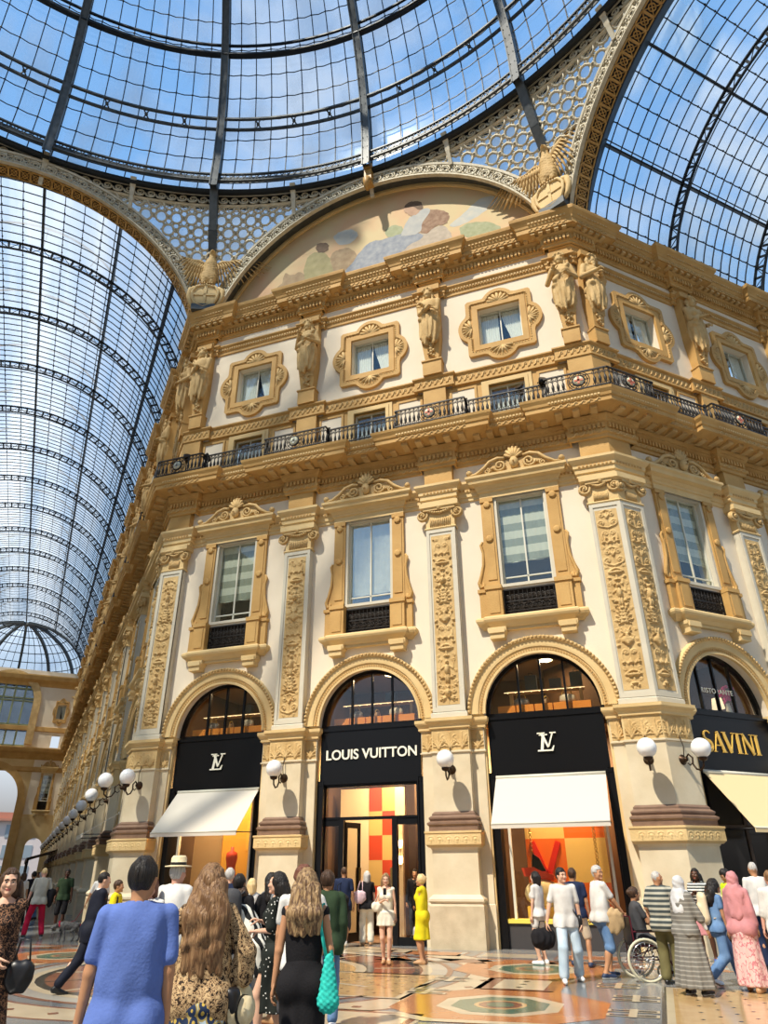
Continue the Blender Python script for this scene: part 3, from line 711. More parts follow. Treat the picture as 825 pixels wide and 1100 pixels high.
def attic_window():
    P = Proto(z0=14.4); m = MB()
    rect_frame(m, -.72, .72, 14.5, 16.22, .12, -.08, .05); rect_frame(m, -.84, .84, 14.45, 16.3, .12, -.05, .02)
    P.part('surround', m, LIGHTO)
    for s in (-1, 1):
        m = MB(); rect_frame(m, s*1.48-.47, s*1.48+.47, 14.5, 16.22, .08, -.05, .02); P.part('panel_frame', m, OCHRE)
        m = MB(); m.box(s*1.48-.39, s*1.48+.39, -.02, .01, 14.55, 16.14); P.part('blank_panel', m, PLASTER)
    m = MB(); rect_frame(m, -.6, .6, 14.6, 16.1, .06, .12, .2); m.box(-.02, .02, .14, .18, 14.65, 16.05)
    g = MB(); g.box(-.55, .55, .15, .155, 14.65, 16.05); c = MB(); c.box(-.56, .56, .3, .32, 14.6, 15.72)
    P.part('sash_frame', m, WINFR, [('pane', g, GLASSW), ('blind', c, BLIND2)])
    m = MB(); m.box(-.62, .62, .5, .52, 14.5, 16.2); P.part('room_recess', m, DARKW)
    return P
MW = [main_window(0), main_window(1)]; ZW = mezz_window(); AW = attic_window()
wn = 0
for fc, u in BAYS:
    loc, rz = face(fc, u); bw = bay_words(fc, u)
    AS.place('arch_surround', 'moulded arch over the %s' % bw, 'arch', loc, rz, 'shop arch surrounds')
    blind = 1 if (fc == 'center' and u == 0) else 0
    for P, txt in ((MW[blind], 'tall pedimented window, %s' % bw), (AW, 'low balcony window, %s' % bw), (ZW, 'small lobed window, %s' % bw)):
        wn += 1; P.place('window_%d' % wn, txt, 'window', loc, rz, kind='structure')
# ================================================================ distance-field sculpting
def smin(a, b, k):
    if k <= 0: return np.minimum(a, b)
    h = np.maximum(k-np.abs(a-b), 0)/k
    return np.minimum(a, b)-h*h*k*.25
class SD:
    def __init__(s): s.ops = []
    def cap(s, a, b, r1, r2=None, k=.02, flat=(1, 1, 1), op='add'):
        r2 = r1 if r2 is None else r2; a = np.array(a, float); b = np.array(b, float); fl = np.array(flat, float); R = max(r1, r2)
        lo = np.minimum(a-r1*fl, b-r2*fl); hi = np.maximum(a+r1*fl, b+r2*fl)
        A, B = a/fl, b/fl; ab = B-A; L2 = max(ab@ab, 1e-9); sc = min(fl)
        def fn(X, Y, Z):
            px, py, pz = X/fl[0]-A[0], Y/fl[1]-A[1], Z/fl[2]-A[2]
            t = np.clip((px*ab[0]+py*ab[1]+pz*ab[2])/L2, 0, 1)
            d = np.sqrt((px-ab[0]*t)**2+(py-ab[1]*t)**2+(pz-ab[2]*t)**2)
            return (d-(r1+(r2-r1)*t))*sc
        s.ops.append((fn, lo, hi, k, op)); return s
    def ell(s, c, r, k=.02, rot=None, op='add'):
        c = np.array(c, float); r = np.array(r, float) if hasattr(r, '__len__') else np.array([r]*3, float); m = r.max()
        Rm = None if rot is None else np.array(rot.to_3x3().transposed() if hasattr(rot, 'to_3x3') else rot)
        def fn(X, Y, Z):
            x, y, z = X-c[0], Y-c[1], Z-c[2]
            if Rm is not None: x, y, z = (Rm[i][0]*x+Rm[i][1]*y+Rm[i][2]*z for i in range(3))
            q = np.sqrt((x/r[0])**2+(y/r[1])**2+(z/r[2])**2); return (q-1)*r.min() if True else q
        e = m if Rm is not None else r
        s.ops.append((fn, c-e, c+e, k, op)); return s
    def fn(s, f, lo, hi, k=.02, op='add'): s.ops.append((f, np.array(lo, float), np.array(hi, float), k, op)); return s
    def mesh(s, h, post=None, clip=None):
        ad = [o for o in s.ops if o[4] == 'add']
        lo = np.min([o[1] for o in ad], 0)-3*h; hi = np.max([o[2] for o in ad], 0)+3*h
        if clip is not None: lo = np.maximum(lo, clip[0]); hi = np.minimum(hi, clip[1])
        n = np.maximum(4, np.ceil((hi-lo)/h).astype(int)+1)
        ax = [lo[i]+h*np.arange(n[i]) for i in range(3)]
        Fd = np.full(tuple(n), 1.0)
        for f, l, u, k, op in s.ops:
            m = k+2.5*h; sl = []
            for i in range(3):
                a = int(np.clip(np.floor((l[i]-m-lo[i])/h), 0, n[i]-1)); b = int(np.clip(np.ceil((u[i]+m-lo[i])/h)+1, 1, n[i])); sl.append(slice(a, b))
            sl = tuple(sl)
            if any(q.stop <= q.start for q in sl): continue
            X, Y, Z = np.meshgrid(ax[0][sl[0]], ax[1][sl[1]], ax[2][sl[2]], indexing='ij', sparse=True)
            d = f(X, Y, Z)
            if op == 'add': Fd[sl] = smin(Fd[sl], d, k)
            elif op == 'sub': Fd[sl] = -smin(-Fd[sl], d+0*Fd[sl], k)
            else: Fd[sl] = np.maximum(Fd[sl], d)
        if post is not None:
            X, Y, Z = np.meshgrid(*ax, indexing='ij', sparse=True); Fd = post(X, Y, Z, Fd)
        Fd[0] = Fd[-1] = 1; Fd[:, 0] = Fd[:, -1] = 1; Fd[:, :, 0] = Fd[:, :, -1] = 1
        return surfnets(Fd, lo, h)
def surfnets(f, org, h):
    ins = f < 0; nx, ny, nz = f.shape
    cnt = np.zeros((nx-1, ny-1, nz-1), np.int16)
    acc = np.zeros((nx-1, ny-1, nz-1, 3), np.float32)
    C = [(slice(None, -1), slice(1, None))]*3
    for ax in range(3):
        o = [a for a in range(3) if a != ax]
        for i in (0, 1):
            for j in (0, 1):
                s0 = [None]*3; s1 = [None]*3
                s0[ax] = slice(None, -1); s1[ax] = slice(1, None)
                s0[o[0]] = s1[o[0]] = slice(i, (-1 if i == 0 else None)); s0[o[1]] = s1[o[1]] = slice(j, (-1 if j == 0 else None))
                a, b = f[tuple(s0)], f[tuple(s1)]; m = (a < 0) != (b < 0)
                t = np.where(m, a/(a-b+1e-12), 0)
                cnt += m
                acc[..., ax] += t; acc[..., o[0]] += m*i; acc[..., o[1]] += m*j
    act = cnt > 0; idx = -np.ones(cnt.shape, np.int64); idx[act] = np.arange(act.sum())
    P = np.argwhere(act); V = (P+acc[act]/cnt[act][:, None])*h+org
    Fs = []
    for ax in range(3):
        o = [(1, 2), (2, 0), (0, 1)][ax]
        s0 = [slice(1, -1)]*3; s1 = [slice(1, -1)]*3; s0[ax] = slice(None, -1); s1[ax] = slice(1, None)
        a, b = ins[tuple(s0)], ins[tuple(s1)]
        for flip in (False, True):
            e = np.argwhere((a & ~b) if not flip else (~a & b))
            if not len(e): continue
            e = e.copy()
            for q in range(3):
                if q != ax: e[:, q] += 1
            def g(d0, d1):
                c = e.copy(); c[:, o[0]] -= d0; c[:, o[1]] -= d1; return idx[c[:, 0], c[:, 1], c[:, 2]]
            q = [g(1, 1), g(0, 1), g(0, 0), g(1, 0)]
            if flip: q = q[::-1]
            Fs.append(np.stack(q, 1))
    Fc = np.concatenate(Fs) if Fs else np.zeros((0, 4), int)
    Fc = Fc[(Fc >= 0).all(1)]
    return V, Fc
def join_vf(*l):
    V = []; F = []; o = 0
    for v, f in l: V.append(v); F.append(f+o); o += len(v)
    return np.concatenate(V), np.concatenate(F)
def vf_mesh(name, V, F, mats, mi=None):
    me = bpy.data.meshes.new(name); np_mesh(me, V, F)
    for m in (mats if isinstance(mats, (list, tuple)) else [mats]): me.materials.append(m)
    me.polygons.foreach_set('use_smooth', np.ones(len(F), bool))
    if mi is not None: me.polygons.foreach_set('material_index', mi.astype(np.int32))
    me.update(); return me
def mb_vf(mb):
    q = []
    for f in mb.f:
        if len(f) == 4: q.append(f)
        else:
            for i in range(1, len(f)-2, 2): q.append((f[0], f[i], f[i+1], f[i+2]))
    return np.array(mb.v, float), np.array(q, int)
# ================================================================ human figures
def V3(*a): return np.array(a, float)
def ik(a, b, l1, l2, pole):
    d = b-a; L = np.linalg.norm(d); mx = (l1+l2)*.999
    if L > mx: b = a+d/L*mx; d = b-a; L = mx
    c = (l1*l1-l2*l2+L*L)/(2*L); hh = math.sqrt(max(l1*l1-c*c, 0)); u = d/L
    p = pole-u*(pole@u); p = p/max(np.linalg.norm(p), 1e-6)
    return a+u*c+p*hh, b
def rotz(v, a): c, s = math.cos(a), math.sin(a); return V3(v[0]*c-v[1]*s, v[0]*s+v[1]*c, v[2])
class Skel:
    """faces +Y, right hand at +X; lengths for a 1.75 m figure, scaled by s"""
    def __init__(k, h=1.75, fem=False, lean=0, feet=((-.10, 0), (.10, 0)), lift=(0, 0), toe=(0.12, -.12), hands=(None, None), hyaw=0, hpitch=0, sit=None, twist=0, side=0, build=1., poles=(None, None), child=False, knees=(None, None)):
        k.h, k.fem, k.b = h, fem, build; s = k.s = h/1.75; k.hyaw, k.hpitch = hyaw, hpitch
        hipz = (.93 if sit is None else sit)*s
        fm = (np.array(feet[0])+np.array(feet[1]))/2 if sit is None else np.array([0., 0.])
        spread = np.linalg.norm(np.array(feet[0])-np.array(feet[1]))
        if sit is None: hipz -= .10*s*max(0, spread/s-.2)
        k.pelvis = V3(fm[0]+side, fm[1], hipz)
        up = V3(math.sin(side*1.2), math.sin(lean), math.cos(lean)); up /= np.linalg.norm(up); k.up = up
        sh = .18 if not fem else .155
        tw = V3(math.cos(twist), math.sin(twist), 0)
        k.hw = .088*s; k.hip = [k.pelvis+V3(-k.hw, 0, 0), k.pelvis+V3(k.hw, 0, 0)]
        k.waist = k.pelvis+up*.17*s; k.chest = k.pelvis+up*.36*s; k.shc = k.pelvis+up*.505*s
        k.sh = [k.shc-tw*sh*s, k.shc+tw*sh*s]; k.tw = tw; k.fw = V3(-tw[1], tw[0], 0)
        k.neck = k.pelvis+up*.54*s; nk = up*.6+V3(0, 0, .4); nk /= np.linalg.norm(nk)
        k.head = k.neck+nk*.155*s+k.fw*.02*s
        k.ank = []; k.knee = []; k.toe = []
        for i in (0, 1):
            fx, fy = feet[i]; a = V3(fx, fy, .085*s+lift[i])
            kn, an = ik(k.hip[i], a, .44*s, .425*s, knees[i] if knees[i] is not None else V3((-.06, .06)[i]+math.sin(-toe[i])*.5, 1, .0))
            k.knee.append(kn); k.ank.append(an); t = toe[i]; dn = -.045*s if lift[i] <= .02 else -.11*s
            k.toe.append(an+V3(-math.sin(t)*.15*s, math.cos(t)*.15*s, dn))
        k.elb = []; k.wri = []
        for i in (0, 1):
            sg = (-1, 1)[i]; t = hands[i]
            if t is None: t = k.sh[i]+V3(sg*.07*s, .05*s, -.54*s)
            else: t = V3(*t)*s if not isinstance(t, np.ndarray) else t
            pl = poles[i] if poles[i] is not None else V3(sg*.6, -.8, -.3)
            e, w = ik(k.sh[i], t, .29*s, .255*s, V3(*pl)); k.elb.append(e); k.wri.append(w)
def torso_sd(k, g=0., sd=None, kk=.03, loose=0.):
    """torso masses grown by g; loose adds girth at the waist"""
    s = k.s; sd = sd or SD(); b = k.b; f = k.fem
    ya = math.atan2(k.tw[1], k.tw[0])
    sd.cap(k.pelvis+V3(-.055*s, 0, -.02*s), k.pelvis+V3(.055*s, 0, -.02*s), (.115 if f else .108)*s*b+g, k=kk, flat=(1, .92, 1))
    sd.cap(k.pelvis, k.waist, (.125 if f else .128)*s*b+g+loose*.6, (.115 if f else .132)*s*b+g+loose, k=kk, flat=(1.05, .78, 1))
    rot = Matrix.Rotation(ya, 3, 'Z')@Matrix.Rotation(-math.asin(max(-1, min(1, k.up[1]))), 3, 'X')
    sd.ell(k.chest, (((.145 if f else .168)*s*b+g), (.108*s*b+g), .20*s+g), k=kk+.02, rot=rot)
    sd.cap(k.waist, k.chest, (.115 if f else .130)*s*b+g+loose, (.13 if f else .15)*s*b+g, k=kk, flat=(1.0, .74, 1))
    sd.cap(k.sh[0]*.8+k.sh[1]*.2-k.up*.012, k.sh[1]*.8+k.sh[0]*.2-k.up*.012, .058*s+g, k=kk+.02)
    sd.cap(k.shc-k.up*.04*s, k.neck, .08*s+g*.6, .055*s+g*.4, k=kk+.01)
    if f:
        for q in (-1, 1): sd.ell(k.chest+k.tw*q*.068*s+k.fw*.085*s-k.up*.005*s, .06*s+g*.8, k=.03)
    for q in (0, 1): sd.ell(k.hip[q]-k.fw*.05*s-V3(0, 0, .03*s), .088*s*b+g, k=.03)
    return sd
def arms_sd(sd, k, frac, g, which=(0, 1), puff=0., kk=.015):
    s = k.s; b = .5+.5*k.b
    for i in which:
        S, E, Wr = k.sh[i], k.elb[i], k.wri[i]; r = (.047, .038, .026) if not k.fem else (.04, .033, .022)
        a = min(frac, 1); sd.cap(S, S+(E-S)*a, r[0]*s*b+g, (r[0]+(r[1]-r[0])*a)*s*b+g+puff*(a if frac <= 1 else .5), k=kk)
        if frac > 1:
            a = frac-1; sd.cap(E, E+(Wr-E)*a, r[1]*s*b+g+puff*.5, (r[1]+(r[2]-r[1])*a)*s*b+g+puff, k=kk)
def legs_sd(sd, k, frac, g, kk=.02, flare=0., which=(0, 1)):
    s = k.s; b = .6+.4*k.b
    for i in which:
        H, K, A = k.hip[i], k.knee[i], k.ank[i]; a = min(frac, 1)
        sd.cap(H, H+(K-H)*a, .085*s*b+g, (.085-.03*a)*s*b+g+flare*a*.5, k=kk)
        if frac > 1:
            a = frac-1; sd.cap(K, K+(A-K)*a, .055*s*b+g+flare*.5, (.055-.02*a)*s+g+flare, k=kk)
            if g < .01:
                m = K*.65+A*.35; sd.ell(m-V3(0, .02*s, 0), (.046*s*b+g, .05*s*b+g, .10*s), k=.03)
SKIN = {n: mat('skin_'+n, c, .5, col2=tuple(x*.93 for x in c), scale=9, spec=.3) for n, c in dict(fair=(.68, .40, .27), tan=(.50, .25, .13), olive=(.42, .21, .11), brown=(.10, .042, .022), pink=(.66, .36, .27)).items()}
LIPM = mat('lip', (.45, .13, .10), .5); EYEM = mat('eye_dark', (.015, .01, .008), .3); EYEW = mat('eye_white', (.50, .42, .36), .4)
def head_vf(k, h=.0065):
    """head with jaw, nose, brow, ears; local copy turned by yaw/pitch afterwards"""
    s = k.s*(1.0 if k.h > 1.3 else 1.1); sd = SD()
    sd.ell((0, -.012, .02), (.074, .094, .098), k=.02); sd.cap((0, .03, -.03), (0, .045, -.08), .052, .03, k=.03)
    sd.cap((-.035, .02, -.055), (.035, .02, -.055), .032, k=.03); sd.cap((0, -.02, -.04), (0, -.035, -.17), .05, .052, k=.03)
    sd.cap((0, .083, .012), (0, .100, -.022), .008, .013, k=.012); sd.cap((-.009, .094, -.028), (.009, .094, -.028), .009, k=.008)
    sd.cap((-.04, .072, .026), (.04, .072, .026), .014, k=.02)
    for q in (-1, 1):
        sd.ell((q*.03, .088, .006), (.017, .014, .012), k=.012, op='sub'); sd.ell((q*.03, .070, .006), .0125, k=.002)
        sd.ell((q*.04, .060, -.018), (.022, .022, .02), k=.025); sd.ell((q*.077, -.008, -.002), (.010, .018, .03), k=.008)
    sd.cap((-.020, .084, -.052), (.020, .084, -.052), .0075, k=.008)
    sd.cap((-.016, .083, -.059), (.016, .083, -.059), .007, k=.006)
    sd.ell((0, .078, -.088), (.02, .018, .016), k=.02)
    V, F = sd.mesh(h)
    c = V[F].mean(1); mi = np.zeros(len(F), int)
    mi[(abs(c[:, 0]) < .026) & (c[:, 2] > -.066) & (c[:, 2] < -.046) & (c[:, 1] > .082)] = 1
    for q in (-1, 1):
        d = np.hypot(c[:, 0]-q*.03, (c[:, 2]-.006)*1.5); mi[(d < .0125) & (c[:, 1] > .06)] = 3
        mi[(np.hypot(c[:, 0]-q*.03, c[:, 2]-.006) < .0075) & (c[:, 1] > .06)] = 2
        mi[(abs(c[:, 0]-q*.03) < .02) & (abs(c[:, 2]-.029-.1*(0)) < .0045) & (c[:, 1] > .06)] = 2
    return V*s, F, mi
def head_rot(k):
    ya = math.atan2(k.tw[1], k.tw[0])+k.hyaw
    return np.array(Matrix.Rotation(ya, 3, 'Z')@Matrix.Rotation(k.hpitch, 3, 'X'))
def hand_mb(k, i, curl=.5, grip=False):
    """palm + four fingers of unequal length + thumb, built as joined tubes at the wrist"""
    s = k.s*(1 if not k.fem else .92); E, Wr = k.elb[i], k.wri[i]; d = (Wr-E)/np.linalg.norm(Wr-E)
    sg = (-1, 1)[i]; side = np.cross(d, V3(0, 1, 0)) if abs(d[2]) > .6 else np.cross(d, V3(0, 0, 1)); side /= np.linalg.norm(side)+1e-9
    # palm faces the body: the flat side normal points inward
    if abs(d[2]) > .6:
        n = V3(-sg, 0, 0)-d*(-sg*d[0]); n /= np.linalg.norm(n); side = np.cross(n, d)
        if side[1] < 0: side = -side
    else:
        n = V3(0, 0, -1)-d*(-d[2]); n /= np.linalg.norm(n)+1e-9; side = np.cross(n, d); 
        if side[0]*sg > 0: side = -side
    m = MB(); P = Wr+d*.045*s
    m.tube([tuple(Wr-d*.03*s), tuple(Wr+d*.01*s), tuple(P), tuple(Wr+d*.085*s)], [.026*s, .030*s, .040*s, .034*s], 8, flat=1.)
    # squash the palm along n
    vs = []
    for v in m.v:
        q = V3(*v)-P; c = q@n; vs.append(tuple(P+q-n*c*.52))
    m.v = vs
    for j, (o, L) in enumerate(((.028, .072), (.010, .082), (-.010, .076), (-.027, .060))):
        b = Wr+d*.08*s+side*o*s; L *= s; c1 = curl*(1+.12*j); pts = [b-d*.01*s, b]; a = 0; p = b
        for q in range(3):
            a += c1*(.55+.3*q); p = p+(d*math.cos(a)+n*math.sin(a))*L*(.42, .33, .25)[q]; pts.append(p)
        m.tube([tuple(x) for x in pts], [.0095*s, .0095*s, .009*s, .008*s, .006*s], 6)
    b = Wr+d*.022*s+side*.026*s; m.tube([tuple(b), tuple(b+(side*.7+d*.6+n*.3)*.035*s), tuple(b+(side*.5+d*1.2+n*.8)*.055*s), tuple(b+(side*.3+d*1.5+n*1.2)*.068*s)], [.014*s, .0125*s, .011*s, .007*s], 6)
    return m
def body_mesh(k, skin, vox=.013, curl=(.5, .5), legs=True, hv=.0075):
    sd = torso_sd(k, -.006); arms_sd(sd, k, 2, 0)
    if legs: legs_sd(sd, k, 2, 0)
    s = k.s
    if legs:
        for i in (0, 1):
            A, T = k.ank[i], k.toe[i]; d = T-A; d2 = V3(d[0], d[1], 0); d2 /= np.linalg.norm(d2)+1e-9
            heel = A-d2*.035*s-V3(0, 0, .045*s); sd.cap(A, heel, .034*s, .03*s, k=.02); sd.cap(heel, T, .03*s, .024*s, k=.02); sd.cap(A, T, .032*s, .02*s, k=.03)
    parts = [sd.mesh(vox)]; mis = [np.zeros(len(parts[0][1]), int)]
    for i in (0, 1):
        v, f = mb_vf(hand_mb(k, i, curl[i])); parts.append((v, f)); mis.append(np.zeros(len(f), int))
    V, F, mi = head_vf(k, hv); V = V@head_rot(k).T+k.head; parts.append((V, F)); mis.append(mi)
    V, F = join_vf(*parts)
    return vf_mesh('body', V, F, [skin, LIPM, EYEM, EYEW], np.concatenate(mis))
def folds(amp, f=(9, 7, 4), ph=0., vert=True):
    def post(X, Y, Z, F):
        a = np.sin(X*f[0]*4+np.sin(Z*f[2]*2+ph)*1.6+Y*f[1]+ph)*np.sin(Y*f[1]*3+Z*f[2]*(1.2 if vert else 4)+ph)
        return F+amp*a
    return post
def cut_top(z, soft=0): return lambda X, Y, Z, F: np.maximum(F, Z-z)
def chain(*fs):
    def p(X, Y, Z, F):
        for f in fs:
            if f: F = f(X, Y, Z, F)
        return F
    return p
def cut_bot(z, ax=None): return lambda X, Y, Z, F: np.maximum(F, z-Z)
def cut_neck(k, r=.075, up=.0, fwd=.02, deep=1.):
    c = k.neck+k.up*(.045+up)*k.s+k.fw*fwd*k.s
    return lambda X, Y, Z, F: np.maximum(F, r*k.s-np.sqrt((X-c[0])**2+(Y-c[1])**2+((Z-c[2])/deep)**2))
def shirt(k, m, sleeve=.6, hem=.86, g=.015, loose=.012, vox=.013, neck=.075, puff=.007, amp=.0065, ph=0., name='shirt', deep=1., tail=0.):
    s = k.s; sd = torso_sd(k, g*s, loose=loose*s, kk=.04)
    if hem < .9:
        z = k.pelvis[2]-(.93-hem)*s; sd.cap(k.pelvis, V3(k.pelvis[0], k.pelvis[1], z), (.135 if not k.fem else .135)*s*k.b+g*s, (.138+tail)*s*k.b+g*s, k=.04, flat=(1.12, .86, 1))
    if hem < .9:
        legs_sd(sd, k, .34, (g+.016)*s, kk=.05)
        for q in (0, 1): sd.ell(k.hip[q]-k.fw*.05*s-V3(0, 0, .04*s), .088*s*k.b+(g+.014)*s, k=.05)
    arms_sd(sd, k, sleeve, g*s*.75, puff=puff*s)
    V, F = sd.mesh(vox, chain(cut_bot(k.pelvis[2]-(.93-hem)*s), cut_neck(k, neck, deep=deep), folds(amp, ph=ph)))
    return vf_mesh(name, V, F, m)
def trousers(k, m, frac=1.9, g=.014, flare=.012, vox=.013, waist=1.03, amp=.003, name='trousers', ph=1.):
    s = k.s; sd = SD(); b = k.b
    sd.cap(k.pelvis+V3(-.055*s, 0, -.02*s), k.pelvis+V3(.055*s, 0, -.02*s), (.118 if k.fem else .11)*s*b+g, k=.03, flat=(1, .95, 1))
    sd.cap(k.pelvis, k.waist, .128*s*b+g*.7, .122*s*b+g*.6, k=.03, flat=(1.05, .8, 1))
    for q in (0, 1): sd.ell(k.hip[q]-k.fw*.05*s-V3(0, 0, .03*s), .088*s*b+g, k=.03)
    legs_sd(sd, k, frac, g, flare=flare)
    V, F = sd.mesh(vox, chain(cut_top(k.pelvis[2]+(waist-.93)*s), folds(amp, ph=ph, vert=False))); return vf_mesh(name, V, F, m)
def skirt(k, m, top=1.02, hem=.5, r0=.13, r1=.26, nf=9, amp=.018, vox=.014, name='skirt', slit=None, sway=(0, 0), pw=.7, legs=True):
    """hanging cloth with folds, follows both legs"""
    s = k.s; z1 = k.pelvis[2]+(top-.93)*s; z0 = hem*s; px, py = k.pelvis[0], k.pelvis[1]; fx = (k.ank[0][0]+k.ank[1][0])/2+sway[0]; fy = (k.ank[0][1]+k.ank[1][1])/2+sway[1]
    def f(X, Y, Z):
        t = np.clip((z1-Z)/(z1-z0), 0, 1); cx = px+(fx-px)*t*(1-z0/z1)+sway[0]*t; cy = py+(fy-py)*t*(1-z0/z1)+sway[1]*t
        th = np.arctan2(Y-cy, X-cx); r = (r0+(r1-r0)*t**pw+.025*np.sin(np.pi*np.minimum(1, t*4)))*s+amp*t*s*(np.sin(nf*th+2*t)+.5*np.sin((nf*2-3)*th+1))
        q = np.sqrt((X-cx)**2+((Y-cy)/.8)**2)
        return np.maximum(np.maximum((q-r)*.75, Z-z1), z0+.01*s*np.sin(5*th)-Z)
    R = max(r0, r1)*s+amp*2*s+.05; sd = SD(); ex = abs(fx-px)+abs(sway[0]); ey = abs(fy-py)+abs(sway[1])
    sd.fn(f, (px-R-ex, py-R-ey, z0), (px+R+ex, py+R+ey, z1), k=.01)
    if legs:
        fr = max(.1, min(1.9, (k.hip[0][2]-z0)/(k.hip[0][2]-k.knee[0][2]) if z0 > k.knee[0][2] else 1+(k.knee[0][2]-z0)/(k.knee[0][2]-k.ank[0][2])))
        legs_sd(sd, k, fr*.96, .02*s, kk=.04); sd.cap(k.pelvis+V3(-.055*s, 0, -.02*s), k.pelvis+V3(.055*s, 0, -.02*s), .125*s*k.b, k=.05, flat=(1, .94, 1))
        for q in (0, 1): sd.ell(k.hip[q]-k.fw*.045*s-V3(0, 0, .03*s), .088*s*k.b+.014, k=.06)
    post = cut_bot(z0)
    if slit:
        a0, a1, zs = slit
        def sl(X, Y, Z, F):
            th = np.arctan2(Y-py, X-px); c = np.minimum(np.minimum(th-a0, a1-th)*.2, zs*s-Z); return np.maximum(F, c)
        post = chain(post, sl)
    V, F = sd.mesh(vox, post); return vf_mesh(name, V, F, m)
def shoes(k, m, g=.008, sole=None, sock=None, high=.05, sandal=False):
    out = []; s = k.s
    for i in (0, 1):
        A, T = k.ank[i], k.toe[i]; d = T-A; d2 = V3(d[0], d[1], 0); d2 /= np.linalg.norm(d2)+1e-9; sd = SD()
        heel = A-d2*.035*s-V3(0, 0, .045*s)
        sd.cap(heel, T+d2*.01, .032*s+g, .026*s+g, k=.02); sd.cap(A-V3(0, 0, .02*s), T-d2*.03*s, .034*s+g, .022*s+g, k=.02); sd.cap(heel, A-V3(0, 0, .01*s), .03*s+g, .036*s+g*.6, k=.02)
        lo = min(heel[2], T[2])-.04*s
        V, F = sd.mesh(.009, lambda X, Y, Z, Fd: np.maximum(Fd, -Z+.002) if A[2] < .12*s else Fd)
        mi = np.zeros(len(F), int)
        if sole is not None:
            c = V[F].mean(1); pl = heel+(T-heel)*np.clip(((c-heel)@(T-heel))/((T-heel)@(T-heel)), 0, 1)[:, None]; mi[c[:, 2] < pl[:, 2]-.012*s] = 1
        o = [(V, F)]
        out.append(vf_mesh('shoe', V, F, [m, sole or m], mi))
    return out
def curls(amp, f=60):
    return lambda X, Y, Z, F: F+amp*(np.sin(X*f+3*np.sin(Z*f*.35))*np.sin(Z*f*.45+2*np.sin(X*f*.3))+.6*np.sin(Y*f*1.1+Z*20))
def strands(amp, f=110):
    return lambda X, Y, Z, F: F+amp*(np.sin(X*f+1.5*np.sin(Z*14))+.6*np.sin(Y*f*.9+np.sin(Z*18)))
def hair(k, m, style='short', length=.0, vol=.012, vox=.008, wave=0, side=0., fringe=True, wid=.07):
    """cap of hair over the skull; long styles fall behind the shoulders"""
    s = k.s*(1.0 if k.h > 1.3 else 1.1); sd = SD(); v = vol
    sd.ell((0, -.020, .030), (.076+v, .092+v, .096+v), k=.02)
    if style in ('long', 'bob'):
        sd.cap((-.055, -.03, .0), (-.06, -.03, -.10), .035+v, .03+v, k=.03); sd.cap((.055, -.03, .0), (.06, -.03, -.10), .035+v, .03+v, k=.03); sd.cap((0, -.07, .0), (0, -.07, -.11), .06+v, .055+v, k=.03)
    if style == 'bun': sd.ell((0, -.11, .04), .045, k=.02)
    def face(X, Y, Z, F):
        # keep the face free
        a = .060-.5*np.maximum(0, Z-.03)*0
        zt = .062 if fringe else .075
        box = np.maximum(np.maximum(np.abs(X)-(.066 if style == 'short' else .058), (.004 if style == 'short' else .02)-Y), Z-zt)
        F = np.maximum(F, -box)
        if style == 'short': F = np.maximum(F, -.055-Z+.3*np.maximum(0, Y))
        if style == 'short': F = np.maximum(F, -np.maximum(.052-np.abs(X), np.maximum(-.035-Y, Z-.012+.3*Y)))
        return F
    V, F = sd.mesh(vox, chain(face, curls(.004, 70) if wave else strands(.0022)))
    V = V*s@head_rot(k).T+k.head; parts = [(V, F)]
    if style == 'long' and length > .12:
        sd = SD(); H = k.head; bk = -k.fw; n = 5; L = length*s
        rt = k.tw
        for j in range(n):
            o = (j-(n-1)/2)/(n-1)*2; p0 = H+bk*.075*s+rt*o*.06*s+V3(0, 0, -.03*s); p1 = k.shc+bk*(.13*s-abs(o)*.02)+rt*(o*wid*1.2*s+side)+V3(0, 0, -.02*s)
            p2 = p1+V3(0, 0, -max(.02, L-.25*s)*(1-.12*abs(o)+.05*math.sin(j*2)))+rt*o*.02*s
            sd.cap(p0, p1, .05*s+v, .045*s+v, k=.03); sd.cap(p1, p2, .046*s+v, .022*s, k=.025)
        parts.append(sd.mesh(max(vox, .009), curls(.010, 38) if wave else strands(.004, 90)))
    V, F = join_vf(*parts); return vf_mesh('hair', V, F, m)
class Person:
    n = 0
    def __init__(s, name, label, x, y, rz, k, group=None):
        s.e = empty(name, (x, y, 0), rz); tag(s.e, label, 'person', group); s.k = k; s.x, s.y, s.rz = x, y, rz
    def add(s, name, me, label=None):
        o = put(name, me, s.e)
        if label: o['label'] = label
        return o
    def w(s, v):
        c, q = math.cos(s.rz), math.sin(s.rz); return Vector((s.x+v[0]*c-v[1]*q, s.y+v[0]*q+v[1]*c, v[2]))
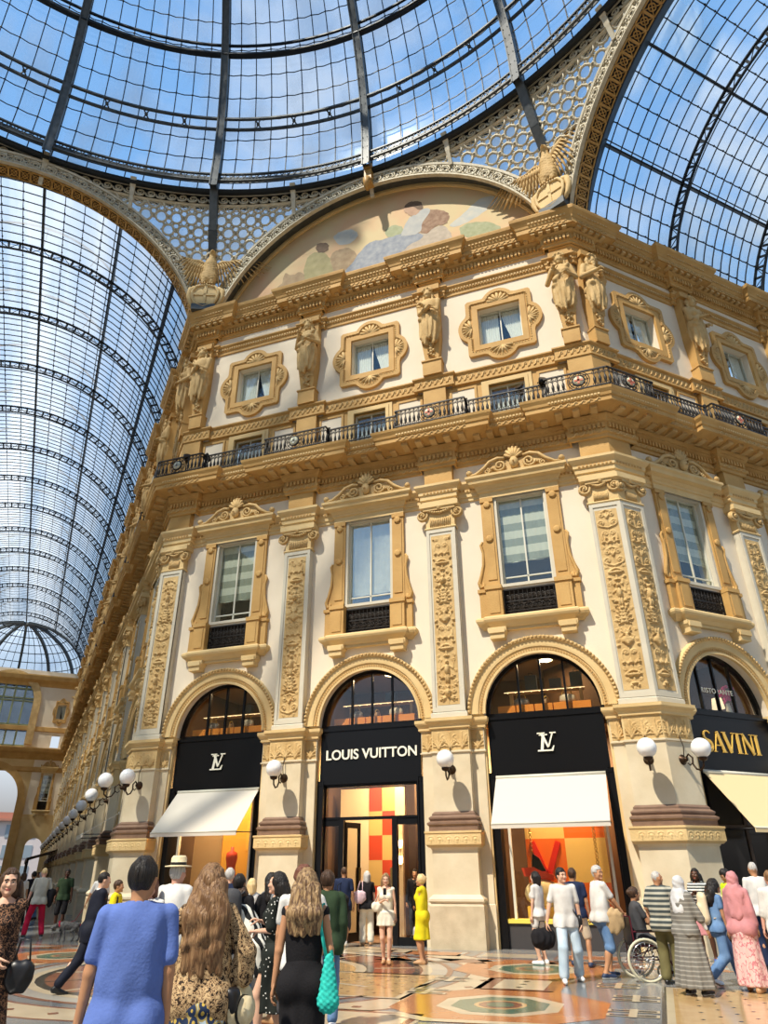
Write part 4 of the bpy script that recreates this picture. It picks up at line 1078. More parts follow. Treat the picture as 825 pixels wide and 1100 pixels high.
# ================================================================ carved figures on the upper storey
def telamon(seed, fem, beard=False):
    rnd = random.Random(seed); h = 3.35; s = h/1.75
    hands = {0: ((-.02, .19, 1.16), (.10, .20, 1.20)), 1: ((-.10, .2, 1.12), (.14, .15, 1.30)), 2: ((-.16, .17, 1.02), (-.06, .2, 1.18)), 3: ((.04, .2, 1.2), (-.03, .21, 1.13))}[seed % 4]
    k = Skel(h, fem, build=1.12, hands=hands, hyaw=(.35, -.3, .2, -.15)[seed % 4], hpitch=-.12, poles=((-.45, -.25, -1), (.45, -.25, -1)))
    sd = torso_sd(k, .01*s, kk=.06); arms_sd(sd, k, 2, .012*s)
    P = [sd.mesh(.034)]
    for i in (0, 1): P.append(mb_vf(hand_mb(k, i, .6)))
    V, F, _ = head_vf(k, .02); P.append((V@head_rot(k).T+k.head, F))
    # heavy drapery from the hips, gathered to a point
    z1 = k.pelvis[2]+.14*s; z0 = z1-.62*s
    def dr(X, Y, Z):
        t = np.clip((z1-Z)/(z1-z0), 0, 1); th = np.arctan2(Y, X); r = (.185+.03*np.sin(np.pi*t)-.05*t)*s+.014*s*(.4+t)*np.sin(11*th+3*t+seed)+.010*s*np.sin(19*th-4*t)
        e = z0+.05*s*np.sin(th*3+seed)+.04*s*np.sin(th*7)
        return np.maximum((np.sqrt(X**2+(Y/.78)**2)-r)*.7, np.maximum(Z-z1-.03*s*np.sin(2*th+seed), e-Z))
    sd = SD().fn(dr, (-.26*s, -.2*s, z0-.1*s), (.26*s, .2*s, z1+.04*s), k=.05); sd.cap((-.15*s, .06*s, z1), (.16*s, .1*s, z1-.1*s), .05*s, .04*s, k=.05)
    sd.cap((.15*s, .05*s, z1-.05*s), (.17*s, .06*s, z0+.1*s), .045*s, .02*s, k=.05)
    if fem: sd.cap(tuple(k.sh[0]+V3(.02*s, .05*s, .02*s)), (.12*s, .13*s, z1), .04*s, .05*s, k=.05)
    else: sd.cap(tuple(k.sh[1]+V3(-.02*s, .05*s, .03*s)), (-.12*s, .13*s, z1), .03*s, .045*s, k=.05)
    P.append(sd.mesh(.034, folds(.012, (3, 2.5, 2), seed)))
    sd = SD(); hd = k.head; sd.ell(tuple(hd+V3(0, -.02*s, .035*s)), (.095*s, .10*s, .10*s), k=.03)
    for q in (-1, 1): sd.cap(tuple(hd+V3(q*.075*s, -.02*s, .02*s)), tuple(hd+V3(q*.085*s, .0, -.15*s)), .035*s, .025*s, k=.04)
    if beard: sd.cap(tuple(hd+V3(0, .06*s, -.09*s)), tuple(hd+V3(0, .07*s, -.17*s)), .045*s, .025*s, k=.04)
    for q in range(7):
        a = PI*q/6; sd.ell(tuple(hd+V3(.085*s*math.cos(a), .055*s, .06*s+.06*s*math.sin(a))), .03*s, k=.02)
    fc = hd+V3(0, .07*s, -.03*s)
    P.append(sd.mesh(.026, lambda X, Y, Z, Fd: np.maximum(Fd+.012*np.sin(X*45)*np.sin(Z*38), -(np.maximum(np.abs(X-hd[0])-.055*s, np.maximum(.02*s+hd[1]-Y, Z-hd[2]-.055*s))) if not beard else np.maximum(Fd, -(np.maximum(np.abs(X-hd[0])-.05*s, np.maximum(.02*s+hd[1]-Y, np.abs(Z-hd[2])-.055*s)))))))
    V, F = join_vf(*P)
    V = V@np.diag([-1, -1, 1]); V[:, 2] += 20.74-V[:, 2].max()     # turned to face outward (-y)
    V[:, 1] -= .40; return V, F
ST = [telamon(0, False, True), telamon(1, True), telamon(2, True), telamon(3, False)]
def herm_post(mb, x, w=1., y=0):
    for (z0, z1, a, b, d0, d1) in ((16.88, 17.45, .33, .34, .34, .34), (17.45, 17.5, .37, .37, .38, .38), (17.5, 18.6, .24, .36, .28, .40)):
        vs = [(x-a*w, y+.02, z0), (x-a*w, y-d0, z0), (x+a*w, y-d0, z0), (x+a*w, y+.02, z0), (x-b*w, y+.02, z1), (x-b*w, y-d1, z1), (x+b*w, y-d1, z1), (x+b*w, y+.02, z1)]
        mb.add(vs, [(0, 1, 5, 4), (1, 2, 6, 5), (2, 3, 7, 6), (4, 5, 6, 7), (0, 3, 2, 1)])
    mb.box(x-.36*w, x+.36*w, y-.3, y+.02, 18.6, 20.9)
    mb.box(x-.42*w, x+.42*w, y-.42, y+.02, 20.72, 20.95)
def herm_swag(mb, x, y=0):
    for i in range(5): mb.ball((x, y-.36, 18.2-i*.12), .10-.012*i, 7); mb.ball((x+.09*(-1)**i, y-.36, 18.13-i*.12), .055, 6)
def make_statue(idx):
    P = Proto(z0=16.88); m = MB(); herm_post(m, 0); P.part('tapered_pedestal', m, OCHRE)
    m = MB(); herm_swag(m, 0); P.part('fruit_swag', m, OCHRE2)
    V, F = ST[idx]; V = V.copy(); V[:, 2] -= 16.88; P.parts.append(('figure', vf_mesh('figure', V, F, OCHRE2), [], None)); return P
SP = [make_statue(i) for i in range(4)]
slook = ['bearded stone figure', 'draped woman stone figure', 'draped woman stone figure', 'bare-chested stone figure']
k_ = 0
for fc, u in PILS:
    i = {('center', -2.42): 1, ('center', 2.42): 3, ('right', 5.17): 2}.get((fc, u), k_ % 4); k_ += 1
    loc, rz = face(fc, u)
    SP[i].place('statue', '%s above the pilaster %s' % (slook[i], pil_words(fc, u)), 'statue', loc, rz, 'stone figures of the upper storey')
def corner_statue(side, idx, label, s):
    P = Proto(z0=16.88); m = MB(); herm_post(m, 0, .82); P.part('tapered_pedestal', m, OCHRE); m = MB(); herm_swag(m, 0); P.part('fruit_swag', m, OCHRE2)
    V, F = ST[idx]; V = V.copy(); V[:, 2] -= 16.88; P.parts.append(('figure', vf_mesh('figure', V, F, OCHRE2), [], None))
    if side == 0: P.place('statue', label, 'statue', (s*(W-.42), 0, 0), 0, 'stone figures at the corners')
    else: P.place('statue', label, 'statue', *face('right' if s > 0 else 'left', .42), group='stone figures at the corners')
corner_statue(0, 1, 'draped woman with folded arms, left one of the pair at the right facade corner', 1)
corner_statue(1, 0, 'bearded man with folded arms, right one of the pair at the right facade corner', 1)
corner_statue(0, 3, 'draped stone man at the left facade corner, on the side facing us', -1)
corner_statue(1, 2, 'stone figure at the left facade corner, on the side of the long arcade', -1)
# ================================================================ eagles on the corners
def eagle(spread):
    sd = SD()
    sd.cap((0, -.02, 1.9), (0, .02, 2.9), .34, .30, k=.1, flat=(1, .85, 1)); sd.cap((0, .0, 2.9), (.05, -.12, 3.45), .24, .13, k=.12)
    sd.ell((.06, -.18, 3.55), (.13, .19, .14), k=.08); sd.cap((.08, -.32, 3.55), (.10, -.48, 3.46), .06, .02, k=.03)
    for q in (-1, 1): sd.cap((q*.18, -.06, 2.1), (q*.17, -.14, 1.6), .19, .10, k=.08); sd.cap((q*.17, -.14, 1.6), (q*.16, -.16, 1.42), .06, .05, k=.03)
    V, F = sd.mesh(.035, lambda X, Y, Z, Fd: Fd+.014*np.sin(Z*38+np.abs(np.sin(X*26))*2.2)*np.sin(X*26))
    m = MB()
    for q in (-1, 1):
        for c in (-.07, 0, .07): m.tube([(q*.16+c, -.2, 1.42), (q*.16+c*1.4, -.34, 1.38), (q*.16+c*1.5, -.36, 1.28)], [.04, .035, .015], 6)
    for i in range(5): m.tube([(-.16+.08*i, .15, 2.0), (-.3+.15*i, .25, 1.35)], [.07, .09], 6, flat=.3)
    body = join_vf((V, F), mb_vf(m))
    wings = []
    for q in (-1, 1):
        w = MB(); el, tip = (q*.75*spread[q > 0][0], -.02, 2.55+.75*spread[q > 0][1]), (q*1.55*spread[q > 0][0], .05, 2.75+1.05*spread[q > 0][1])
        w.tube([(q*.2, .05, 2.85), ((q*.2+el[0])/2, .0, (2.85+el[2])/2+.12), el, tip], [.17, .16, .12, .05], 8, flat=.7)
        n = 13
        for row, (L, r, y) in enumerate(((1.25, .075, .06), (.75, .075, 0), (.42, .07, -.06))):
            for i in range(n):
                t = (i+.5)/n; 
                if t < .5: p = [(q*.2)+(el[0]-q*.2)*t*2, 0, 2.8+(el[2]-2.8)*t*2]
                else: p = [el[0]+(tip[0]-el[0])*(t*2-1), 0, el[2]+(tip[2]-el[2])*(t*2-1)]
                a = -PI/2+q*(.15+1.05*t**1.5); l = L*(.55+.6*math.sin(PI*(.25+.55*t)))
                e = (p[0]+math.cos(a)*l, y+.05, p[2]+math.sin(a)*l)
                w.tube([(p[0], y, p[2]), ((p[0]+e[0])/2+q*.03, y-.02, (p[2]+e[2])/2), e], [r*.9, r, r*.35], 6, flat=.35)
        wings.append(w)
    sh = MB(); pr = [(0, -.1), (.42, .1), (.56, .5), (.58, .9), (.42, 1.2), (.0, 1.32), (-.42, 1.2), (-.58, .9), (-.56, .5), (-.42, .1)]
    sh.prism([(x, z+.0) for x, z in pr], -.22, .2); sh.tube([(x*.96, -.24, z) for x, z in pr+pr[:1]], .07, 6)
    sh.box(-.06, .06, -.27, -.2, .05, 1.25); sh.box(-.5, .5, -.27, -.2, .62, .74)
    for q in (-1, 1): sh.tube([(q*.5, -.1, 1.25), (q*.68, -.12, 1.1), (q*.72, -.1, .7), (q*.62, -.1, .3), (q*.4, -.1, -.05)], [.09, .12, .12, .1, .06], 7)
    base = MB(); base.box(-.5, .5, -.3, .45, -.3, .05); base.box(-.5, .5, .1, .8, -.3, .9)
    return body, wings, sh, base
for nm, sx, spr, lab in (('eagle_statue', -1, ((1.05, .8), (1.1, .75)), 'carved eagle with spread wings over a cross shield, left end of the mural arch'), ('eagle_statue', 1, ((1.2, .5), (1., 1.35)), 'carved eagle with one wing raised over a cross shield, right end of the mural arch')):
    body, wings, sh, base = eagle(spr)
    e = empty(nm, (sx*7.33, -.62, 22.85), -sx*R_(22.5)); tag(e, lab, 'statue', 'eagles at the corners of the octagon'); e.scale = (.98, .9, .88)
    put('body', vf_mesh('body', *body, OCHRE2), e)
    for w in wings: put('wing', w.mesh('wing', OCHRE2), e)
    s_ = put('shield', sh.mesh('shield', LIGHTO), e); put('plinth', base.mesh('plinth', STEEL), e)
# ================================================================ balcony railing
def rail_section(path, medal=None, n_out=None):
    """railing along a plan polyline, 0.74 high; medal: list of (x,y,angle) for round shields"""
    top = MB(); bals = []
    for a, b in zip(path[:-1], path[1:]):
        bal = MB(); bals.append(bal); A3, B3 = (a[0], a[1], 15.12), (b[0], b[1], 15.12); top.obox(A3, B3, .05, .045); top.obox((a[0], a[1], 14.5), (b[0], b[1], 14.5), .04, .04)
        top.obox((a[0], a[1], 14.98), (b[0], b[1], 14.98), .02, .02)
        L = math.hypot(b[0]-a[0], b[1]-a[1]); n = max(1, int(L/.145)); dx, dy = (b[0]-a[0])/L, (b[1]-a[1])/L
        for i in range(n):
            t = (i+.5)/n*L; x, y = a[0]+dx*t, a[1]+dy*t
            if medal and any(math.hypot(x-mx, y-my) < .36 for mx, my, _ in medal): continue
            bal.tube([(x, y, 14.4), (x, y, 14.56), (x, y, 14.66), (x, y, 14.74), (x, y, 14.86), (x, y, 15.1)], [.016, .018, .045, .05, .02, .016], 5)
            for s in (-1, 1):
                bal.tube([(x+dx*s*.0, y+dy*s*.0, 15.08), (x+dx*s*.05, y+dy*s*.05, 15.03), (x+dx*s*.062, y+dy*s*.062, 14.97), (x+dx*s*.035, y+dy*s*.035, 14.93), (x, y, 14.95)], .010, 4)
                bal.tube([(x, y, 14.46), (x+dx*s*.055, y+dy*s*.055, 14.5), (x+dx*s*.06, y+dy*s*.06, 14.58), (x+dx*s*.02, y+dy*s*.02, 14.62)], .012, 4)
    for x, y in (path[0], path[-1]): top.obox((x, y, 14.38), (x, y, 15.18), .05, .05, up=(1, 0, 0)); top.ball((x, y, 15.2), .04, 6)
    return top, bals
def medallion(x, y, ang, col):
    m = MB(); m.lathe([(.2, 0), (.2, .03), (.16, .05), (.155, .03)], (0, 0, 0), 20, axis='y')
    for r in (.27, .33):
        m.tube([(r*math.cos(2*PI*i/20), -.01, r*1.02*math.sin(2*PI*i/20)) for i in range(21)], .014, 5)
    for i in range(10):
        a = 2*PI*i/10; m.tube([(c*1.0, yy, z) for c, yy, z in scroll_pts(.24*math.cos(a), .24*math.sin(a), .055, 1.1, a, 1, -.015, 8)], .012, 4)
    f = MB(); f.lathe([(.15, .035), (.15, .05), (.0, .055)], (0, 0, 0), 20, axis='y')
    r = MB(); r.box(-.035, .035, -.07, -.05, -.13, .13); r.box(-.13, .13, -.07, -.05, -.035, .035)
    c, s = math.cos(ang), math.sin(ang)
    out = []
    for q in (m, f, r):
        q.v = [(x+a*c-b*s, y+a*s+b*c, 14.79+z) for a, b, z in q.v]; out.append(q)
    return out
MEDC = {'cream': mat('medallion_cream', (.62, .60, .42), .6), 'red': mat('medallion_red', (.55, .16, .09), .5), 'grey': mat('medallion_grey', (.42, .42, .36), .6)}
def place_rail(name, label, path, medal=None, cross='cream', face_c='cream'):
    e = empty('balcony_railing', (path[0][0], path[0][1], 14.38)); tag(e, label, 'railing', 'iron railing of the balcony')
    top, bals = rail_section(path, medal); ox, oy = path[0]
    put('handrail', top.shift(-ox, -oy, -14.38).mesh('handrail', IRON), e); [put('balusters', b.shift(-ox, -oy, -14.38).mesh('balusters', IRON), e) for b in bals if b.v]
    for (x, y, a) in medal or []:
        m, f, r = medallion(x, y, a, cross)
        o = put('medallion', m.shift(-ox, -oy, -14.38).mesh('medallion', IRON), e); put('shield_face', f.shift(-ox, -oy, -14.38).mesh('shield_face', MEDC[face_c]), o)
        put('shield_cross', r.shift(-ox, -oy, -14.38).mesh('shield_cross', MEDC[cross]), o)
D0, D1 = .74, .98
def rail_for_face(fc, us, u_start, u_end, words):
    """us: pilaster positions; between them flat sections, at them projecting ones with a shield"""
    ang = face(fc, 0)[1]; cur = u_start
    for i, u in enumerate(us):
        a, b = u-1.17, u+1.17
        P = lambda q, d: plan(fc, q, d)
        pts = [P(cur+.03, D0), P(a-.03, D0)]
        if fc == 'left': pts = pts[::-1]
        place_rail('r', 'flat iron railing section, %s' % words(i, 0), pts)
        pts = [P(a, D0), P(a, D1), P(b, D1), P(b, D0)]
        if fc == 'left': pts = pts[::-1]
        mx, my = P(u, D1)
        place_rail('r', 'projecting iron railing with round shield, %s' % words(i, 1), pts, [(mx, my, ang)], 'red' if (fc == 'center' and u > 0) or (fc == 'right' and i % 2 == 0) else 'grey', 'cream')
        cur = b
    pts = [plan(fc, cur+.03, D0), plan(fc, u_end, D0)]
    if fc == 'left': pts = pts[::-1]
    place_rail('r', 'flat iron railing section, %s' % words(len(us), 0), pts)
cw = lambda i, j: (['under the left square window', 'under the middle square window', 'under the right square window'][i] if j == 0 else ['left', 'right'][i]+' of the two inner ones facing us')
def aw(side): return lambda i, j: '%s %s along the %s arcade' % ((ORD+['last'])[min(i, 16)], 'flat one' if j == 0 else 'one', side)
rail_for_face('center', [-2.42, 2.42], -W+1.45, W-1.45-.03, cw)
rail_for_face('right', [u for f, u in PILS if f == 'right'], 1.45, .295+PITCH*NR-.1, aw('right'))
rail_for_face('left', [u for f, u in PILS if f == 'left'][:7], 1.45, 40, aw('left'))
for s, fc in ((1, 'right'), (-1, 'left')):
    pts = [(s*(W-1.45), -D0), (s*(W-1.45), -D1), (s*(W+D1*T22), -D1), plan(fc, 1.45, D1), plan(fc, 1.45, D0)]
    if s < 0: pts = pts[::-1]
    m1 = (s*(W-.45), -D1, 0); q = plan(fc, .45, D1); m2 = (q[0], q[1], R_(45)*s)
    place_rail('r', 'folded iron railing with two shields at the %s corner of the balcony' % ('right' if s > 0 else 'left'), pts, [m1, m2], 'grey' if s < 0 else 'red', 'cream')
for i, (x, y, rz, lab) in enumerate(((-6.95, -.75, .5, 'left one of the pair on the balcony at the left corner'), (-6.2, -.55, -.4, 'right one of the pair on the balcony at the left corner'), (5.35, -.6, -.3, 'lower one of the pair on the balcony near the right corner'), (6.05, -.75, .4, 'upper one of the pair on the balcony near the right corner'))):
    e = empty('spotlight', (x, y, 14.4), rz); tag(e, 'small black spotlight, '+lab, 'spotlight', 'spotlights on the balcony')
    m = MB(); m.tube([(0, 0, 0), (0, 0, .62)], .02, 6); put('stand', m.mesh('stand', BLACK), e)
    m = MB(); m.lathe([(.07, -.15), (.12, .05), (.13, .16), (.11, .16)], (0, 0, 0), 12, axis='y'); m.tube([(-.14, 0, -.05), (-.14, 0, .05), (.14, 0, .05)], .015, 5); o = put('lamp_head', m.mesh('lamp_head', BLACK), e); o.location = (0, 0, .78); o.rotation_euler = (R_(-35), 0, 0)
# ================================================================ globe lamps on the pilasters
def lamp_proto():
    P = Proto(z0=3.6); m = MB()
    m.lathe([(.12, 0), (.12, .03), (.07, .06), (.05, .14)], (0, 0, 3.95), 14, axis='y'); m.ball((0, -.12, 3.95), .06, 8)
    P.part('wall_plate', m, DKBRONZE)
    m = MB(); m.tube([(0, -.1, 3.95), (0, -.22, 4.05), (0, -.32, 3.96), (0, -.30, 3.82), (0, -.38, 3.70), (0, -.50, 3.66), (0, -.60, 3.74), (0, -.62, 3.88)], [.022]*8, 7)
    m.tube([(0, -.08, 4.0), (0, -.12, 4.25), (0, -.04, 4.55), (0, .0, 4.62)], .012, 5); m.tube([(0, -.30, 3.85), (0, -.22, 3.80), (0, -.16, 3.86)], .014, 5)
    m.lathe([(.02, 0), (.09, .03), (.11, .09), (.08, .10)], (0, -.62, 3.84), 12)
    P.part('curved_arm', m, DKBRONZE)
    m = MB(); m.ball((0, -.62, 4.14), .225, 20); P.part('globe', m, mat('opal_glass_globe', (.88, .88, .86), .18, spec=.5)); return P
LP = lamp_proto()
def lamp(loc, rz, label, d=.27):
    v = Vector((math.sin(rz), -math.cos(rz), 0))*d; LP.place('globe_lamp', label, 'lamp', (loc[0]+v.x, loc[1]+v.y, 0), rz, 'globe lamps on the pilasters')
for fc, u in PILS:
    loc, rz = face(fc, u); lamp(loc, rz, 'white globe wall lamp on the pilaster %s' % pil_words(fc, u))
lamp((W-.33, 0, 0), 0, 'white globe wall lamp on the right corner pilaster, side facing us')
lamp((-W+.33, 0, 0), 0, 'white globe wall lamp on the left corner pilaster, side facing us')
l_, r_ = face('right', .33); lamp(l_, r_, 'white globe wall lamp on the right corner pilaster, beside the gold lettered sign')
l_, r_ = face('left', .33); lamp(l_, r_, 'white globe wall lamp on the left corner pilaster, side of the long arcade')
# ================================================================ glass dome over the octagon
OC = Vector((0, -18.33)); RD, ZD = 18.0, 29.2
def dome_pt(az, z, dr=0.):
    r = math.sqrt(max(RD*RD-(z-ZD)**2, 0)); s = (RD+dr)/RD
    return Vector((OC.x+math.sin(az)*r*s, OC.y+math.cos(az)*r*s, ZD+(z-ZD)*s))
AZ = [R_(22.5)*i for i in range(-5, 6)]; ZT = 45.2
dome = empty('glass_dome', (OC.x, OC.y, ZD)); tag(dome, 'great iron and glass dome filling the top of the picture', 'dome')
def dput(nm, mb, mt, par=None): mb.shift(-OC.x, -OC.y, -ZD); return put(nm, mb.mesh(nm, mt), par or dome)
GLASSD = glass_mat('dome_glass', (.93, .97, 1.0), .05, .12, haze=(.80, .88, .97), scale=.55, lo=.46, hi=.78, axis=(1, 1, .35))
m = MB(); zs = [28.68]+[ZD+(ZT-ZD)*math.sin(PI/2*i/20) for i in range(1, 21)]; n = 90
vs = [dome_pt(AZ[0]+(AZ[-1]-AZ[0])*i/n, z, .06) for z in zs for i in range(n+1)]
m.add(vs, [(j*(n+1)+i, j*(n+1)+i+1, (j+1)*(n+1)+i+1, (j+1)*(n+1)+i) for j in range(20) for i in range(n)], 0, True)
dput('glass_skin', m, GLASSD)
zl = [ZD+.35+i*.62 for i in range(27)]
def rib_lattice(pts_in, pts_out, w, mt_name, side):
    """box rib between an inner and an outer curve; side = sideways unit vector"""
    m = MB()
    for i in range(len(pts_in)-1):
        for s in (-1, 1):
            o = side*w/2*s
            a, b, c, d = pts_in[i]+o, pts_in[i+1]+o, pts_out[i+1]+o, pts_out[i]+o
            m.obox(a, b, .05, .07); m.obox(d, c, .05, .07)
            m.add([a, b, c, d], [(0, 1, 2, 3)])
        a, b = pts_in[i], pts_in[i+1]; o = side*w/2
        m.add([a-o, a+o, b+o, b-o], [(0, 1, 2, 3)])
        for t in (.25, .75):
            for s in (-.32, .32): m.ball(a+(b-a)*t+o*s*2-(pts_out[i]-a).normalized()*.012, .022, 4)
    return m
for az in AZ:
    side = Vector((math.cos(az), -math.sin(az), 0)); zz = [28.65]+[ZD-.1+(ZT-ZD)*math.sin(PI/2*i/24) for i in range(1, 25)]
    m = rib_lattice([dome_pt(az, z, -.42) for z in zz], [dome_pt(az, z, .02) for z in zz], .30, '', side); dput('rib', m, STEEL)
def ring(z, dr, w, h, nm, n=120, lattice=False):
    m = MB()
    for i in range(n):
        a0 = AZ[0]+(AZ[-1]-AZ[0])*i/n; a1 = AZ[0]+(AZ[-1]-AZ[0])*(i+1)/n; p, q = dome_pt(a0, z, dr), dome_pt(a1, z, dr)
        if lattice:
            u = Vector((0, 0, h/2)); m.obox(p+u, q+u, w, .07); m.obox(p-u, q-u, w, .07); m.obox(p-u, q+u, .03, .03); m.obox(p+u, q-u, .03, .03)
        else: m.obox(p, q, w, h)
    return m
def join(*l):
    o = l[0]
    for q in l[1:]: o.merge(q)
    return o
dput('base_ring', join(ring(ZD+.12, -.30, .10, .42, '', 240, True), ring(ZD+.12, -.15, .04, .40, '')), STEEL)
dput('ring', join(ring(32.55, -.12, .12, .10, ''), ring(32.92, -.36, .12, .10, '')), STEEL)
dput('ring', join(ring(36.45, -.1, .16, .30, ''), ring(36.75, -.3, .1, .10, ''), ring(36.3, -.4, .1, .08, '')), DARKSTEEL)
dput('ring', join(ring(39.9, -.1, .12, .12, ''), ring(40.1, -.3, .1, .10, '')), STEEL)
for k in range(40):
    if k % 4 == 0: continue
    a_ = AZ[0]+R_(22.5)*k/4; tu = Vector((math.cos(a_), -math.sin(a_), 0))*.14; p_, q_ = dome_pt(a_, 32.55, -.12), dome_pt(a_, 32.92, -.36)
    m = MB(); m.obox(p_-tu, q_+tu, .04, .06); m.obox(p_+tu, q_-tu, .04, .06); m.ball((p_+q_)/2, .09, 6); dput('ring_tie', m, STEEL)
for c in range(len(AZ)-1):     # one set of glazing bars per segment
    m = MB()
    for j in range(1, 9):
        az = AZ[c]+(AZ[c+1]-AZ[c])*j/9; zz = [28.7]+[ZD+.1+(ZT-ZD)*math.sin(PI/2*i/14) for i in range(1, 15)]
        for a, b in zip(zz[:-1], zz[1:]): m.obox(dome_pt(az, a, -.02), dome_pt(az, b, -.02), .035, .06)
    for z in [ZD+.45+i*1.18 for i in range(13)]:
        pr = None
        for j in range(0, 19):
            az = AZ[c]+(AZ[c+1]-AZ[c])*j/18; p = dome_pt(az, z-(.045 if j % 2 else 0), -.05)
            if pr is not None: m.obox(pr, p, .03, .035)
            if j % 2 == 0 and 0 < j < 18: m.ball(p, .055, 4)
            pr = p
    dput('glazing_bars', m, DARKSTEEL)
# shelf, scroll band and consoles under the dome ring
m = MB(); n = 140; prof = [(17.9, 28.75), (17.98, 28.66), (18.12, 28.66), (18.32, 28.92), (18.38, 28.9), (18.42, 28.2), (18.5, 28.16), (18.75, 28.5), (18.75, 29.2), (18.05, 29.0)]
def az_ring(prof, a0, a1, n):
    q = len(prof); vs = [(OC.x+math.sin(a0+(a1-a0)*i/n)*r, OC.y+math.cos(a0+(a1-a0)*i/n)*r, z) for i in range(n+1) for r, z in prof]
    return vs, [(i*q+j, i*q+j+1, (i+1)*q+j+1, (i+1)*q+j) for i in range(n) for j in range(q-1)]
m.add(*az_ring(prof, AZ[0], AZ[-1], n)); dput('drum_ledge', m, DARKSTEEL)
m = MB(); m.add(*az_ring([(18.36, 28.93), (18.25, 28.90), (18.34, 28.84)], AZ[0], AZ[-1], n)); m.add(*az_ring([(18.38, 28.28), (18.27, 28.23), (18.42, 28.18)], AZ[0], AZ[-1], n))
k = 0; a = AZ[0]
while a < AZ[-1]:
    for t in range(10):
        pass
    pts = []
    for i in range(14):
        t = i/13; ang = PI+t*3.1*PI; r = .235*(1-.82*t); u = r*math.cos(ang); v = r*math.sin(ang); az = a+(u+.2)/18.33; pts.append((OC.x+math.sin(az)*18.32, OC.y+math.cos(az)*18.32, 28.56+v))
    m.tube(pts, [.05]*9+[.04]*5, 4); a += .46/18.33
dput('scroll_band', m, TRACERY)
for i in range(-8, 9):
    if i % 4 in (2, -2): continue
    az = R_(11.25)*i; m = MB()
    for r0, z0, r1, z1, w in ((17.9, 28.95, 18.15, 28.6, .24), (18.15, 28.6, 18.28, 28.2, .2), (18.28, 28.2, 18.5, 27.6, .16)):
        m.obox(tuple(OC)+(0,) if 0 else (OC.x+math.sin(az)*r0, OC.y+math.cos(az)*r0, z0), (OC.x+math.sin(az)*r1, OC.y+math.cos(az)*r1, z1), w, .12, up=(math.sin(az), math.cos(az), .01))
    dput('console', m, TRACERY)
m = MB(); m.box(-.16, .16, -.12, .3, 27.9, 28.9); m.box(-.2, .2, -.16, .3, 28.75, 28.95); m.tube([(0, -.1, 28.0), (0, -.25, 27.8), (0, -.2, 27.5), (0, -.05, 27.35)], [.17, .16, .13, .06], 8)
e = empty('bracket', (0, -.35, 27.3)); tag(e, 'gilded scroll bracket hanging over the crown of the mural arch', 'bracket'); put('console_block', m.shift(0, 0, -27.3).mesh('console_block', GOLDTR), e)
# ================================================================ arch ribbons, mural, spandrels
ZC = 20.6
def arc_pts(R, z0=22.6, n=48):
    a0 = math.asin((z0-ZC)/R); return [(R*math.cos(PI-a0-(PI-2*a0)*i/n), ZC+R*math.sin(PI-a0-(PI-2*a0)*i/n)) for i in range(n+1)]
def arc_sweep(prof, xlim=7.75, n=72):
    """prof: list of (R, y)"""
    m = MB(); q = len(prof); a0 = math.acos(min(1, xlim/prof[-1][0])) if xlim else 0
    a0 = max(a0, math.asin(2.0/8.))
    vs = [(r*math.cos(a0+(PI-2*a0)*i/n), y, ZC+r*math.sin(a0+(PI-2*a0)*i/n)) for i in range(n+1) for r, y in prof]
    m.add(vs, [(i*q+j, i*q+j+1, (i+1)*q+j+1, (i+1)*q+j) for i in range(n) for j in range(q-1)]); return m
def ribbon_pattern(R0, R1, y, step=.62):
    m = MB(); Rm = (R0+R1)/2; a0 = math.acos(7.8/8.55); n = int((PI-2*a0)*Rm/.62); h = (R1-R0)/2
    for i in range(n):
        a = a0+(PI-2*a0)*(i+.5)/n; c = Vector((Rm*math.cos(a), y+.0, ZC+Rm*math.sin(a))); er = Vector((math.cos(a), 0, math.sin(a))); et = Vector((-math.sin(a), 0, math.cos(a)))
        P = lambda u, v: tuple(c+et*u+er*v)
        m.tube([P(.19*math.cos(t*PI/6), .19*math.sin(t*PI/6)) for t in range(13)], .042, 4); m.tube([P(.1*math.cos(t*PI/4), .1*math.sin(t*PI/4)) for t in range(9)], .034, 4)
        for t in range(4): m.tube([P(.1*math.cos(t*PI/2+.78), .1*math.sin(t*PI/2+.78)), P(.28*math.cos(t*PI/2+.78), .28*math.sin(t*PI/2+.78))], .04, 4)
        for s in (-1, 1):
            m.tube([P(step/2+.0, s*.05), P(step/2-.08, s*.12), P(step/2, s*.2), P(step/2+.08, s*.13)], .036, 4)
    return m
RI, RO, RY = 7.34, 8.0, -.15
